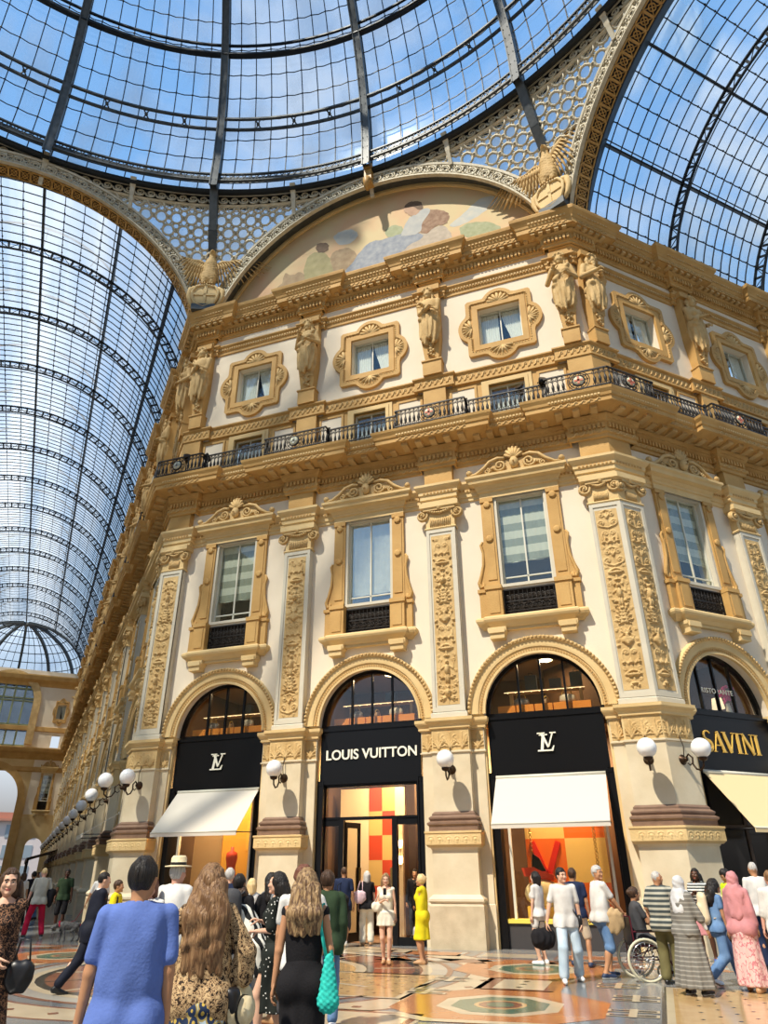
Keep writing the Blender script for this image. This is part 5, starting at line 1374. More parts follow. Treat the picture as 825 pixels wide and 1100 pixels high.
def arch_frame(name, label, loc, rz, mural):
    e = empty(name, loc, rz); tag(e, label, 'arch', 'iron arches of the octagon')
    m = arc_sweep([(RI+.04, RY-.05), (RI+.04, RY+.03), (RO-.05, RY+.03)]); put('ribbon_back', m.mesh('ribbon_back', TRACERY), e)
    m = arc_sweep([(RO-.09, RY+.03), (RO-.09, RY-.05), (RO+.01, RY-.07), (RO+.03, RY+.15)]); m.merge(arc_sweep([(RI, RY+.1), (RI, RY-.07), (RI+.09, RY-.05), (RI+.09, RY+.03)])); put('ribbon_rim', m.mesh('ribbon_rim', TRACERY), e)
    put('pierced_ribbon', ribbon_pattern(RI+.09, RO-.09, RY).mesh('pierced_ribbon', TRACERY), e)
    m = MB(); Rm = (RI+RO)/2; a0 = math.acos(7.8/8.55); n = int((PI-2*a0)*Rm/.62)
    for i in range(n):       # dark piercings between the scrolls
        a = a0+(PI-2*a0)*(i+.5)/n; c = Vector((Rm*math.cos(a), RY+.022, ZC+Rm*math.sin(a))); er = Vector((math.cos(a), 0, math.sin(a))); et = Vector((-math.sin(a), 0, math.cos(a)))
        hole = lambda u, v, r: m.add([tuple(c+et*(u+r*math.cos(PI*q/3))+er*(v+r*math.sin(PI*q/3))) for q in range(6)], [(0, 1, 2, 3, 4, 5)])
        for q in range(8): hole(.145*math.cos(q*PI/4), .145*math.sin(q*PI/4), .042)
        hole(0, 0, .05)
        for su in (-1, 1):
            for sv in (-1, 1): hole(su*.25, sv*.16, .055)
            hole(su*.29, 0, .04)
    put('piercings', m.mesh('piercings', DARKSTEEL), e)
    if mural: m = arc_sweep([(RI, RY+.1), (7.60, .42), (7.9, .5), (7.9, .9)]); put('dark_band', m.mesh('dark_band', STEEL), e)
    return e
arch_frame('iron_arch', 'pierced iron arch ribbon round the painted mural', (0, 0, 0), 0, True)
for s in (-1, 1):
    rz = -s*R_(45); mx = s*(W+5.373); my = -5.373
    e = arch_frame('iron_arch', 'tall pierced iron arch ribbon at the mouth of the %s glass vault' % ('right' if s > 0 else 'left'), (mx, my, 0), rz, False)
    m = arc_sweep([(RI, RY+.05), (RI+.02, .62), (RI+.1, .70), (8.0, 1.2)]); put('soffit', m.mesh('soffit', DARKSTEEL), e)
    m = MB(); a0 = math.asin(.25); n = 46
    for i in range(n):
        a = a0+(PI-2*a0)*(i+.5)/n; c = Vector((RI*math.cos(a)-.03*math.cos(a), .24, ZC+(RI-.03)*math.sin(a))); er = Vector((math.cos(a), 0, math.sin(a))); et = Vector((-math.sin(a), 0, math.cos(a))); ey = Vector((0, 1, 0))
        for u, v in ((-.19, 0), (.19, 0)): m.obox(c+et*u-ey*.26, c+et*u+ey*.26, .045, .06, up=er)
        for v in (-.26, .26): m.obox(c+ey*v-et*.19, c+ey*v+et*.19, .045, .06, up=er)
        m.tube([tuple(c+et*.11*math.cos(t*PI/4)+ey*.15*math.sin(t*PI/4)) for t in range(9)], .028, 4)
        m.obox(c-et*.16-ey*.2, c+et*.16+ey*.2, .03, .04, up=er); m.obox(c+et*.16-ey*.2, c-et*.16+ey*.2, .03, .04, up=er)
    put('gilded_panels', m.mesh('gilded_panels', GOLDTR), e)
# mural: a flat painted half disc
e = empty('mural', (0, .56, 22.6)); tag(e, 'faded half round mural of a seated figure in a blue robe under a golden sky', 'mural')
PM = {k: mat('paint_'+k, c, .8, col2=c2, scale=sc, lo=.3, hi=.7, detail=6) for k, c, c2, sc in (
 ('robe', (.22, .25, .30), (.36, .38, .40), 4), ('torso', (.50, .49, .44), (.40, .41, .40), 3), ('flesh', (.42, .26, .17), (.50, .33, .22), 4), ('hair', (.12, .08, .05), (.2, .13, .08), 6),
 ('cloth', (.22, .12, .07), (.38, .25, .16), 5), ('rock', (.52, .44, .34), (.40, .34, .27), 5), ('olive', (.34, .30, .14), (.44, .38, .20), 4), ('brown', (.34, .23, .13), (.46, .34, .2), 4), ('green', (.30, .33, .18), (.40, .42, .26), 5), ('cloud', (.45, .48, .46), (.58, .55, .46), 3))}
SKYP = mat('paint_sky', (.62, .50, .28), .8, col2=(.66, .42, .24), scale=.5, lo=.4, hi=.62, detail=6)
m = MB(); pts = arc_pts(7.47, 22.3); m.prism([(x, z) for x, z in pts][::-1], .54, .62)
put('plaster_field', m.shift(0, -.56, -22.6).mesh('plaster_field', SKYP), e)
FIG = [('cloud', [(3.19, 24.92), (3.84, 25.42), (4.49, 25.93), (5.11, 25.88), (5.23, 25.49), (4.59, 25.11), (3.8, 24.78)]), ('green', [(3.64, 24.63), (4.11, 24.76), (4.84, 24.46), (5.25, 23.97), (4.94, 23.78), (4.05, 23.93), (3.69, 24.18)]),
 ('brown', [(-5.2, 23.6), (-4.8, 24.1), (-4.37, 24.39), (-4.23, 24.94), (-3.85, 24.71), (-3.5, 24.74), (-2.94, 24.21), (-2.06, 24.07), (-1.38, 24.08), (-1.2, 23.5), (-4.7, 23.3)]), ('cloud', [(-1.96, 26.33), (-1.62, 26.54), (-1.17, 26.48), (-.82, 26.1), (-.99, 25.71), (-1.42, 25.65), (-1.77, 25.83)]),
 ('brown', [(-2.06, 25.11), (-1.76, 25.44), (-1.24, 25.35), (-.89, 24.88), (-.7, 24.0), (-1.38, 23.7), (-1.9, 23.9)]), ('olive', [(-3.3, 25.0), (-3.1, 25.61), (-2.74, 25.7), (-2.29, 25.42), (-2.06, 24.88), (-1.9, 23.9), (-2.5, 23.7), (-3.2, 24.1)]), ('hair', [(-2.74, 25.75), (-2.76, 26.13), (-2.53, 26.2), (-2.2, 25.96), (-2.22, 25.6), (-2.47, 25.53)]),
 ('rock', [(.7, 23.9), (1.59, 24.69), (2.08, 24.93), (2.73, 25.11), (3.11, 24.85), (3.3, 24.1), (3.1, 23.4), (1.0, 23.2)]), ('green', [(.46, 25.7), (.71, 25.94), (1.13, 25.77), (1.25, 25.38), (.95, 25.16), (.54, 25.33)]),
 ('robe', [(-1.5, 23.7), (-.88, 24.66), (-.55, 25.09), (-.13, 25.33), (.46, 25.25), (1.12, 25.28), (1.92, 25.04), (2.07, 24.72), (1.43, 24.43), (.93, 23.97), (.5, 23.4), (-1.2, 23.3)]), ('cloth', [(2.13, 26.26), (2.61, 26.15), (3.11, 25.8), (3.22, 25.46), (3.04, 25.09), (2.65, 25.14), (2.24, 24.87), (1.88, 25.24), (1.95, 25.88)]),
 ('torso', [(1.15, 25.3), (1.46, 25.97), (1.71, 26.21), (2.13, 26.4), (2.45, 26.17), (2.1, 25.59), (1.92, 25.04), (1.28, 25.1)]), ('flesh', [(1.31, 26.57), (1.35, 26.88), (1.57, 26.99), (1.9, 26.83), (2.08, 26.51), (1.96, 26.25), (1.66, 26.15), (1.47, 26.36)]), ('hair', [(1.31, 26.78), (1.45, 27.04), (1.73, 27.03), (2.06, 26.8), (2.14, 26.42), (1.97, 26.38), (1.75, 26.69), (1.48, 26.75)])]
def smooth_poly(p, n=4):
    o = []; k = len(p)
    for i in range(k):
        a, b, c, d = p[i-1], p[i], p[(i+1) % k], p[(i+2) % k]
        for j in range(n):
            t = j/n; o.append(tuple(.5*((2*b[q])+(-a[q]+c[q])*t+(2*a[q]-5*b[q]+4*c[q]-d[q])*t*t+(-a[q]+3*b[q]-3*c[q]+d[q])*t**3) for q in (0, 1)))
    return o
for i, (k, pl) in enumerate(FIG):
    m = MB(); pp = smooth_poly(pl); rr = random.Random(i); pp = [(x+rr.uniform(-.03, .03), z+rr.uniform(-.03, .03)) for x, z in pp]
    m.add([(x, -.022-.001*i, z-22.6) for x, z in pp], [tuple(range(len(pp)))]); m.add([(x, -.018, z-22.6) for x, z in pp], []); o = put('painted_figure' if k not in ('cloud', 'green') else 'painted_foliage', m.mesh('painted', PM[k]), e)
m = arc_sweep([(7.38, .50), (7.38, .44), (7.46, .40), (7.52, .44), (7.62, .42), (7.64, .52)]); put('frame', m.shift(0, -.56, -22.6).mesh('frame', LIGHTO), e)
# spandrel tracery between neighbouring arches
def spandrel(ci, name_label):
    """ci: corner azimuth; the surface joins the two arches"""
    az = ci; c = OC+Vector((math.sin(az), math.cos(az)))*0
    def P(u, z):      # u in -1..1 from the left arch to the right arch at height z
        xa = math.sqrt(max(8.0**2-(z-ZC)**2, 0)); xa = min(xa, 7.55)
        ha = math.atan2(xa, 18.18); rr = math.hypot(xa, 18.2); half = R_(22.5)-ha
        a = az+u*half; r = rr/ (math.cos(half*u)*.0+1) ; r = rr*(1-.0)+0*half
        return Vector((OC.x+math.sin(a)*r, OC.y+math.cos(a)*r, z)), half*rr
    m = MB(); z = 23.6; row = 0
    while z < 28.25:
        _, hw = P(0, z); n = int(hw*2/.66)
        st = .66
        for i in range(-8, 9):
            x = (i+(.5 if row % 2 else 0))*st
            if abs(x) > hw-.08: continue
            def Q(dx, dz):
                zz = z+dz; _, h2 = P(0, min(zz, 28.2)); u = max(-1, min(1, (x+dx)/max(h2, .05))); return tuple(P(u, min(zz, 28.25))[0])
            m.tube([Q(.25*math.cos(t*PI/5), .25*math.sin(t*PI/5)) for t in range(11)], .062, 4)
            m.tube([Q(.34+.085*math.cos(t*PI/3), .085*math.sin(t*PI/3)) for t in range(7)], .05, 4)
            for sx in (-1, 1):
                m.tube([Q(sx*.165+.085*math.cos(t*PI/3), .3+.085*math.sin(t*PI/3)) for t in range(7)], .035, 4)
                m.tube([Q(sx*.13, .2), Q(sx*.2, .33)], .035, 4); m.tube([Q(sx*.24, 0), Q(sx*.34, .0)], .035, 4)
        z += .57; row += 1
    for zz in (28.22, ):
        _, hw = P(0, zz); m.tube([tuple(P(-1+2*t/16, zz)[0]) for t in range(17)], .06, 5)
    k = 30
    for i in range(k):    # fringe of small loops under the scroll band
        u = -1+2*(i+.5)/k; p, hw = P(u, 28.12); q = [P(u+.028*math.cos(t*PI/3), 28.08+.09*math.sin(t*PI/3))[0] for t in range(7)]; m.tube([tuple(v) for v in q], .025, 4)
    e = empty('spandrel_grille', (P(0, 23.5)[0].x, P(0, 23.5)[0].y, 23.5)); tag(e, name_label, 'iron grille', 'pierced spandrel panels')
    b = e.location; m.shift(-b[0], -b[1], -b[2]); put('pierced_ironwork', m.mesh('pierced_ironwork', TRACERY), e)
    g = MB(); nz, nu = 12, 12; vs = []
    for j in range(nz+1):
        for i in range(nu+1):
            p = P(-1+2*i/nu, 23.5+4.75*j/nz)[0]; d = Vector((p.x-OC.x, p.y-OC.y)).normalized(); vs.append((p.x+d.x*.12-b[0], p.y+d.y*.12-b[1], p.z-b[2]))
    g.add(vs, [(j*(nu+1)+i, j*(nu+1)+i+1, (j+1)*(nu+1)+i+1, (j+1)*(nu+1)+i) for j in range(nz) for i in range(nu)], 0, True)
    put('glass_backing', g.mesh('glass_backing', glass_mat('spandrel_glass', (.85, .9, .95), .1, .2, haze=(.8, .84, .86), scale=.8, lo=.3, hi=.6)), e)
    # steel rib down to the eagle
    m = MB(); d = Vector((math.sin(az), math.cos(az), 0)); s_ = Vector((math.cos(az), -math.sin(az), 0))
    pin = [Vector((OC.x, OC.y, 0))+d*r+Vector((0, 0, z)) for r, z in ((17.75, 29.2), (18.2, 28.2), (18.72, 27), (19.35, 25.9), (19.9, 23.4))]
    for i in range(4): m.obox(pin[i], pin[i+1], .34, .3, up=d); 
    for i in range(4):
        for t in range(6):
            for q in (-.12, .12): m.ball(pin[i]+(pin[i+1]-pin[i])*t/6+s_*q-d*.155, .022, 4)
    m.shift(-b[0], -b[1], -b[2]); put('corner_rib', m.mesh('corner_rib', STEEL), e)
spandrel(-R_(22.5), 'pierced iron spandrel panel behind the left eagle'); spandrel(R_(22.5), 'pierced iron spandrel panel behind the right eagle')
# ================================================================ barrel vaults over the two arcades
VR, VZ = 7.9, 21.0
def vault(s, length, label, trusses):
    rz = -s*R_(45); e = empty('glass_vault', (s*(W+5.373), -5.373, VZ), rz); tag(e, label, 'glass roof', 'glass barrel vaults')
    A0 = R_(11.5)
    C = lambda a, r, y: Vector((r*math.cos(a), y, r*math.sin(a)))
    g = MB(); n = 40; ys = [1.2, length/3, length*2/3, length]
    g.add([C(A0+(PI-2*A0)*i/n, VR+.03, y) for y in ys for i in range(n+1)], [(j*(n+1)+i, j*(n+1)+i+1, (j+1)*(n+1)+i+1, (j+1)*(n+1)+i) for j in range(3) for i in range(n)], 0, True)
    put('glass_skin', g.mesh('glass_skin', glass_mat('vault_glass_%d' % s, (.93, .97, 1.), .05, .12, haze=(.86, .88, .88) if s < 0 else (.86, .84, .74), scale=.30 if s < 0 else .22, lo=.25 if s < 0 else .47, hi=.60 if s < 0 else .64, axis=(1.6, .12, 1.6) if s < 0 else (1, .5, 1))), e)
    for k in range(-3, 4):
        a = PI/2+k*R_(25.5)
        if not A0 < a < PI-A0: continue
        m = MB(); m.obox(C(a, VR-.08, .9), C(a, VR-.08, length), .07, .2, up=C(a, 1, 0)); m.obox(C(a, VR-.45, .9), C(a, VR-.45, length), .03, .04, up=C(a, 1, 0)); put('purlin', m.mesh('purlin', DARKSTEEL), e)
    m = MB(); nb = 28; k = 0
    bounds = [.95]+trusses+[length]
    for y0, y1 in zip(bounds[:-1], bounds[1:]):
        nn = max(1, int(round((y1-y0)/.5)))
        for j in range(1, nn):
            y = y0+(y1-y0)*j/nn
            for i in range(nb): m.obox(C(A0+(PI-2*A0)*i/nb, VR-.01, y), C(A0+(PI-2*A0)*(i+1)/nb, VR-.01, y), .026, .05, up=C(A0+(PI-2*A0)*i/nb, 1, 0))
    put('glazing_bars', m.mesh('glazing_bars', DARKSTEEL), e)
    m = MB()
    for k in range(-12, 13):
        a = PI/2+k*R_(6.375)
        if k % 4 == 0 or not A0 < a < PI-A0: continue
        y = .95; stp = .5; lim = min(length, 26); sagp = None
        while y < lim:
            p = C(a, VR-.05, y)
            if sagp is not None:
                mid = (p+sagp)/2-Vector((0, 0, .05)); m.obox(sagp, mid, .03, .045); m.obox(mid, p, .03, .045)
            m.ball(p, .05, 4); sagp = p; y += stp
        if length > lim: m.obox(C(a, VR-.05, lim), C(a, VR-.05, length), .03, .03)
    put('pane_joints', m.mesh('pane_joints', DARKSTEEL), e)
    def truss():
        m = MB(); nt = 44; R0, R1 = VR-.5, VR-.08
        for i in range(nt):
            a, b = A0+(PI-2*A0)*i/nt, A0+(PI-2*A0)*(i+1)/nt
            for r, w in ((R0, .10), (R1, .12)): m.obox(C(a, r, 0), C(b, r, 0), w, .055, up=C(a, 1, 0))
            m.obox(C(a, R0, 0), C(a, R1, 0), .10, .04, up=(0, 1, 0)); 
            if i % 2: m.obox(C(a, R0, 0), C(b, R1, 0), .02, .03, up=(0, 1, 0))
            else: m.obox(C(a, R1, 0), C(b, R0, 0), .02, .03, up=(0, 1, 0))
        for q in (A0, PI-A0): m.obox(C(q, R0-.1, -.18), C(q, R0-.1, .18), .5, .35)
        return m.mesh('arch_truss', DARKSTEEL)
    tm = truss()
    for y in trusses: put('arch_truss', tm, e, (0, y, 0))
    if s < 0:   # slender inner arches of the raised ridge light, seen through the panes
        m = MB()
        for y in trusses:
            for i in range(16):
                a, b = R_(64)+R_(52)*i/16, R_(64)+R_(52)*(i+1)/16; f = lambda t, y=y: C(t, VR+.15+1.2*max(0, math.sin((t-R_(64))/R_(52)*PI))**.8, y)
                m.obox(f(a), f(b), .05, .10, up=C(a, 1, 0))
                if i in (3, 8, 13): m.obox(C(a, VR+.1, y), f(a), .04, .04, up=(0, 1, 0))
        put('ridge_light_arches', m.mesh('ridge_light_arches', STEEL), e)
    return e
vault(-1, 67.5, 'long glass barrel vault running away over the left arcade', [5.17+PITCH*k for k in range(13)])
vault(1, 21, 'glass barrel vault over the right arcade, top right of the picture', [5.17+PITCH*k for k in range(4)])
# half dome closing the far end of the left vault
e = empty('apse_dome', (-(W+5.373)-67.5*S2, -5.373+67.5*S2, 22.3), R_(45)); tag(e, 'small ribbed glass half dome closing the far end of the left vault', 'dome')
def ap(az, el, r=7.7): return Vector((r*math.cos(el)*math.sin(az), r*math.cos(el)*math.cos(az), r*math.sin(el)*.85))
g = MB(); n = 24; g.add([ap(-PI/2+PI*i/n, R_(88)*j/10) for j in range(11) for i in range(n+1)], [(j*(n+1)+i, j*(n+1)+i+1, (j+1)*(n+1)+i+1, (j+1)*(n+1)+i) for j in range(10) for i in range(n)], 0, True)
put('glass_skin', g.mesh('glass_skin', GLASSD), e)
for k in range(-3, 4):
    m = MB(); az = k*PI/6
    for j in range(12): m.obox(ap(az, R_(88)*j/12, 7.55), ap(az, R_(88)*(j+1)/12, 7.55), .28, .3, up=(0, 0, 1) if j < 6 else (math.sin(az), math.cos(az), 0))
    put('rib', m.mesh('rib', STEEL), e)
m = MB()
for j in range(1, 9):
    for i in range(n): m.obox(ap(-PI/2+PI*i/n, R_(10)*j, 7.66), ap(-PI/2+PI*(i+1)/n, R_(10)*j, 7.66), .08, .08)
for i in range(n):
    for j in range(11): m.obox(ap(-PI/2+PI*i/n, R_(8)*j, 7.66), ap(-PI/2+PI*i/n, R_(8)*(j+1), 7.66), .06, .06, up=(1, 0, 0))
put('glazing_bars', m.mesh('glazing_bars', DARKSTEEL), e)
# ================================================================ far end wall of the left arcade
FE = empty('far_end', (-(W+5.373)-68.2*S2, -5.373+68.2*S2, 0), R_(45)); bpy.data.objects.remove(FE)
EL = (-(W+5.373)-68.2*S2, -5.373+68.2*S2, 0); ER = R_(45)
m = MB()
def arch_hole(m, cx, R, zs, ztop, x0, x1, y0, y1, mi, z0):
    """wall between x0..x1, z0..ztop with an arched hole"""
    m.box(x0, cx-R, y0, y1, z0, zs, mi); m.box(cx+R, x1, y0, y1, z0, zs, mi); pts = [(cx+R*math.cos(PI*i/20), zs+R*math.sin(PI*i/20)) for i in range(21)]
    for (xa, za), (xb, zb) in zip(pts[:-1], pts[1:]): m.prism([(xb, zb), (xa, za), (xa, ztop), (xb, ztop)], y0, y1, mi)
    m.box(x0, cx-R, y0, y1, zs, ztop, mi); m.box(cx+R, x1, y0, y1, zs, ztop, mi)
arch_hole(m, 0, 3.3, 9.0, 13.3, -4.2, 4.2, 0, .8, 1, 0); arch_hole(m, 0, 2.75, 19.6, 23.3, -4.2, 4.2, 0, .8, 0, 14.6); m.box(-4.2, 4.2, 0, .8, 13.3, 14.6, 1)
for s in (-1, 1):
    a, b = sorted((s*4.2, s*8.0)); cx = s*5.9
    arch_hole(m, cx, .85, 4.3, 7.5, a, b, 0, .8, 1, 0)
    m.box(a, cx-.45, 0, .8, 7.5, 23.3, 0); m.box(cx+.45, b, 0, .8, 7.5, 23.3, 0)
    for z0, z1 in ((7.5, 8.0), (11.6, 14.6), (16.0, 17.8), (19.4, 23.3)): m.box(cx-.45, cx+.45, 0, .8, z0, z1, 0)
o = put('wall_end', m.mesh('wall_end', [PLASTER, LIGHTO]), None, EL, ER); o['kind'] = 'structure'
for nm, prof in (('cornice', [(0, 21.4), (.1, 21.6), (.25, 21.8), (.6, 22.1), (.75, 22.5), (.75, 22.65), (0, 22.7)]), ('balcony', [(0, 13.2), (.1, 13.4), (.3, 13.8), (.8, 14.0), (.95, 14.3), (.95, 14.4), (0, 14.45)]), ('string', [(0, 16.3), (.12, 16.35), (.12, 16.8), (0, 16.85)]), ('string', [(0, 11.9), (.12, 12), (.12, 12.4), (0, 12.45)])):
    m = MB(); m.sweep([(-8, 0), (8, 0)], prof); o = put('trim_8' if nm == 'cornice' else 'trim_9', m.mesh(nm, OCHRE), None, EL, ER); o['kind'] = 'structure'
e = empty('arched_window', (EL[0], EL[1], 14.4), ER); tag(e, 'big green framed arched window on the far end wall', 'window')
m = MB(); GF = mat('green_frame', (.30, .33, .17), .6)
for x in (-1.65, -.55, .55, 1.65): m.box(x-.09, x+.09, .2, .4, 0, 7.6)
for z in (.2, 2.2, 2.5, 5.2, 5.5, 6.6): m.box(-2.75, 2.75, .2, .4, z, z+.16)
put('mullions', m.mesh('mullions', GF), e); m = MB(); m.box(-2.75, 2.75, .45, .47, 0, 8.0); put('pane', m.mesh('pane', glass_mat('far_pane', (.25, .32, .38), .35, .1)), e)
m = MB(); pr = [(2.7, -.15), (2.7, -.25), (3.5, -.25), (3.5, 0)]; q = 4; vs = [(r*math.cos(PI*i/24), y, 5.2+r*math.sin(PI*i/24)) for i in range(25) for r, y in pr]; m.add(vs, [(i*q+j, i*q+j+1, (i+1)*q+j+1, (i+1)*q+j) for i in range(24) for j in range(3)])
for s in (-1, 1): m.box(s*2.7, s*3.5, -.25, 0, .4, 5.2)
put('surround', m.mesh('surround', OCHRE2), e)
e = empty('exit_arch', (EL[0], EL[1], 0), ER); tag(e, 'tall open archway leading out of the gallery at the far end', 'arch')
m = MB(); vs = [(r*math.cos(PI*i/24), y, 9.0+r*math.sin(PI*i/24)) for i in range(25) for r, y in [(3.25, .0), (3.25, -.25), (3.95, -.25), (3.95, 0)]]; m.add(vs, [(i*q+j, i*q+j+1, (i+1)*q+j+1, (i+1)*q+j) for i in range(24) for j in range(3)])
for s in (-1, 1): m.box(s*3.25, s*4.1, -.3, 0, 0, 9.0)
put('archivolt', m.mesh('archivolt', OCHRE), e)
for s in (-1, 1):
    P_ = [MW[0], ZW, AS]
    loc = Vector((EL[0], EL[1], 0))+Matrix.Rotation(ER, 3, 'Z')@Vector((s*5.9, 0, 0))
    for Pq, nm, lb, ct in ((MW[0], 'window_%d' % (90+s), 'tall', None), (ZW, 'window_%d' % (94+s), 'square', None)):
        o = Pq.place(nm, '%s window on the far end wall, %s of the big arch' % (lb, 'right' if s > 0 else 'left'), 'window', loc, ER, kind='structure'); o.scale = (.62, 1, 1)
        o.location.z = Pq.z0
# street beyond the exit: pale house and trees
e = empty('building', (EL[0]-32*S2, EL[1]+32*S2, 0), ER); tag(e, 'pale pink apartment house across the street beyond the far exit', 'building')
m = MB(); m.box(-22, 22, 0, 8, 0, 8.6); put('wall', m.mesh('wall', mat('pink_render', (.74, .64, .60), .8)), e)
m = MB(); m.box(-22.5, 22.5, -.6, 8, 8.6, 8.9); m.prism([(-22.3, 8.9), (22.3, 8.9), (20, 9.8), (-20, 9.8)], .5, 7); put('roof', m.mesh('roof', mat('roof_tile', (.50, .22, .15), .8)), e)
for i in range(-7, 8):
    for j in range(3):
        m = MB(); m.box(i*2.8-.6, i*2.8+.6, -.08, .05, 1+j*2.7, 2.7+j*2.7); put('shutter', m.mesh('shutter', mat('house_window', (.32, .38, .42), .5)), e)
def leaf_ball(c, r, n, seed):
    rnd = random.Random(seed); m = MB()
    for i in range(n):
        d = Vector((rnd.gauss(0, 1), rnd.gauss(0, 1), rnd.gauss(0, .8))).normalized()*r*rnd.uniform(.55, 1); p = Vector(c)+d; a = Vector((rnd.uniform(-1, 1), rnd.uniform(-1, 1), rnd.uniform(-1, 1))).normalized()*.35; b = a.orthogonal().normalized()*.2
        m.add([p-a, p+b, p+a, p-b], [(0, 1, 2, 3)])
    return m
for i, (dx, dy, hh, lab) in enumerate(((-5.5, 9, 6.5, 'taller green street tree seen through the far exit'), (-3.2, 8, 3.4, 'low green tree by the kerb seen through the far exit'))):
    l = Vector((EL[0], EL[1], 0))+Matrix.Rotation(ER, 3, 'Z')@Vector((-dx, dy, 0)) if 0 else Vector((EL[0], EL[1], 0))+Matrix.Rotation(ER, 3, 'Z')@Vector((dx*.2, dy, 0))
    e = empty('tree', tuple(l)); tag(e, lab, 'tree'); m = MB(); m.tube([(0, 0, 0), (.1, 0, hh*.5), (0, .1, hh*.8)], [.22, .16, .08], 7); put('trunk', m.mesh('trunk', BROWN), e)
    put('crown', leaf_ball((0, 0, hh*.85), hh*.42, 900, i).mesh('crown', mat('tree_leaves', (.16, .30, .05), .7, col2=(.28, .42, .10), scale=2)), e)
# opposite faces of the octagon and the far side of the arcades (plain), behind the viewer's back or beside him
for i, az in enumerate((90, 180, 270)):
    if az == 180 or True:
        a = R_(az); d = Vector((math.sin(a), math.cos(a))); c = OC+d*18.33; m = MB(); m.box(-7.6, 7.6, 0, .5, 0, 22.6)
        o = put('wall_rear' if az == 180 else ('wall_east' if az == 90 else 'wall_west'), m.mesh('w', LIGHTO), None, (c.x, c.y, 0), -a); o['kind'] = 'structure'
# wall on the other side of the left arcade
m = MB(); m.box(0, 62, 0, .5, 0, 22.6); q = Vector((-18.33, -7.6+-.0, 0))
o = put('wall_opposite', m.mesh('w', LIGHTO), None, (-18.33, -7.6, 0), R_(135)); o['kind'] = 'structure'
# ================================================================ marble floor
def marble(name, c, c2, scale=1.2, rough=.17): return mat(name, c, rough, col2=c2, scale=scale, detail=8, spec=.6, lo=.35, hi=.7)
FM = [marble('blue_grey_marble', (.15, .16, .17), (.27, .27, .26), .8), marble('rust_marble', (.40, .14, .05), (.50, .21, .08), 1.5), marble('cream_marble', (.58, .48, .33), (.48, .39, .26), 1.5), marble('black_marble', (.03, .03, .032), (.06, .055, .05), 2),
      marble('green_marble', (.07, .13, .09), (.14, .20, .13), 2), marble('tan_mosaic', (.56, .37, .17), (.48, .30, .13), 4, .14), marble('dark_rust_marble', (.20, .075, .045), (.28, .12, .07), 2), marble('pale_marble', (.36, .34, .30), (.48, .45, .38), 1)]
fl = MB(); fl.add([(-75, -40, 0), (45, -40, 0), (45, 90, 0), (-75, 90, 0)], [(0, 1, 2, 3)], 0)
LV = [0]
def fp(pts, mi, lift=None):
    LV[0] += 1; z = .0006*(LV[0] % 12+1) if lift is None else lift*.0008
    fl.add([(x, y, z) for x, y in pts], [tuple(range(len(pts)))], mi)
def ngon(cx, cy, r, n, rot=0, sx=1, sy=1): return [(cx+sx*r*math.cos(rot+2*PI*i/n), cy+sy*r*math.sin(rot+2*PI*i/n)) for i in range(n)]
def rect(x0, x1, y0, y1): return [(x0, y0), (x1, y0), (x1, y1), (x0, y1)]
def annulus(cx, cy, r0, r1, mi, lift, n=48, a0=0, a1=2*PI):
    z = lift*.0008
    for i in range(n):
        a, b = a0+(a1-a0)*i/n, a0+(a1-a0)*(i+1)/n; fl.add([(cx+r0*math.cos(a), cy+r0*math.sin(a), z), (cx+r1*math.cos(a), cy+r1*math.sin(a), z), (cx+r1*math.cos(b), cy+r1*math.sin(b), z), (cx+r0*math.cos(b), cy+r0*math.sin(b), z)], [(0, 1, 2, 3)], mi)
def panel(x0, x1, y0, y1, mi, border=2, bw=.12, lift=2, dark=3):
    fp(rect(x0-bw*1.6, x1+bw*1.6, y0-bw*1.6, y1+bw*1.6), dark, lift); fp(rect(x0-bw, x1+bw, y0-bw, y1+bw), border, lift+1); fp(rect(x0, x1, y0, y1), mi, lift+2)
def dots(x0, x1, y0, y1, step, s, mi, lift):
    y = y0+step/2; r = 0
    while y < y1:
        x = x0+step/2+(step/2 if r % 2 else 0)
        while x < x1: fp(ngon(x, y, s, 4), mi, lift); x += step
        y += step*.6; r += 1
for k, (cx, cy) in enumerate(((4.78, -7.48), (4.62, -3.45), (-5.6, -4.0), (10.4, -5.2), (0.2, -12.0))):
    fp(ngon(cx, cy, 1.52, 8, PI/8), 1, 3); fp(ngon(cx, cy, .88, 8, PI/8), 2, 4); fp(ngon(cx, cy, .68, 8, PI/8), 4, 5); fp(ngon(cx, cy, .36, 16), 5, 6); fp(ngon(cx, cy, .3, 12), 6, 7); fp(ngon(cx, cy, .2, 8), 4, 8)
panel(4.35, 5.15, -6.0, -4.95, 2, 6, .16, 2, 1)
for i in range(3): fp(ngon(4.75, -5.8+i*.33, .07, 4), 3, 6)
panel(1.2, 3.2, -7.3, -4.9, 5, 2, .10, 2, 3); dots(1.3, 3.2, -7.2, -4.9, .42, .035, 6, 6)
panel(7.0, 12.0, -9.6, -5.2, 5, 2, .10, 2, 3); dots(7.1, 12, -9.5, -5.2, .42, .035, 3, 6)
for (x, y) in ((3.5, -5.2), (3.5, -6.6), (6.5, -7.6), (6.5, -6.4), (6.2, -5.2)):    # broken key pattern
    for q in (-.16, .16): fp([(x-.28, y+q-.05), (x+.28, y+q-.05), (x+.28, y+q+.05), (x-.28, y+q+.05)], 3, 8); fp([(x-.32, y+q-.09), (x+.32, y+q-.09), (x+.32, y+q+.09), (x-.32, y+q+.09)], 2, 7)
    fp(rect(x-.05, x+.05, y-.3, y+.3), 2, 9)
fp(rect(-8.5, 8, -2.9, -2.0), 1, 1); fp(rect(-8.5, 8, -2.72, -2.2), 7, 2)
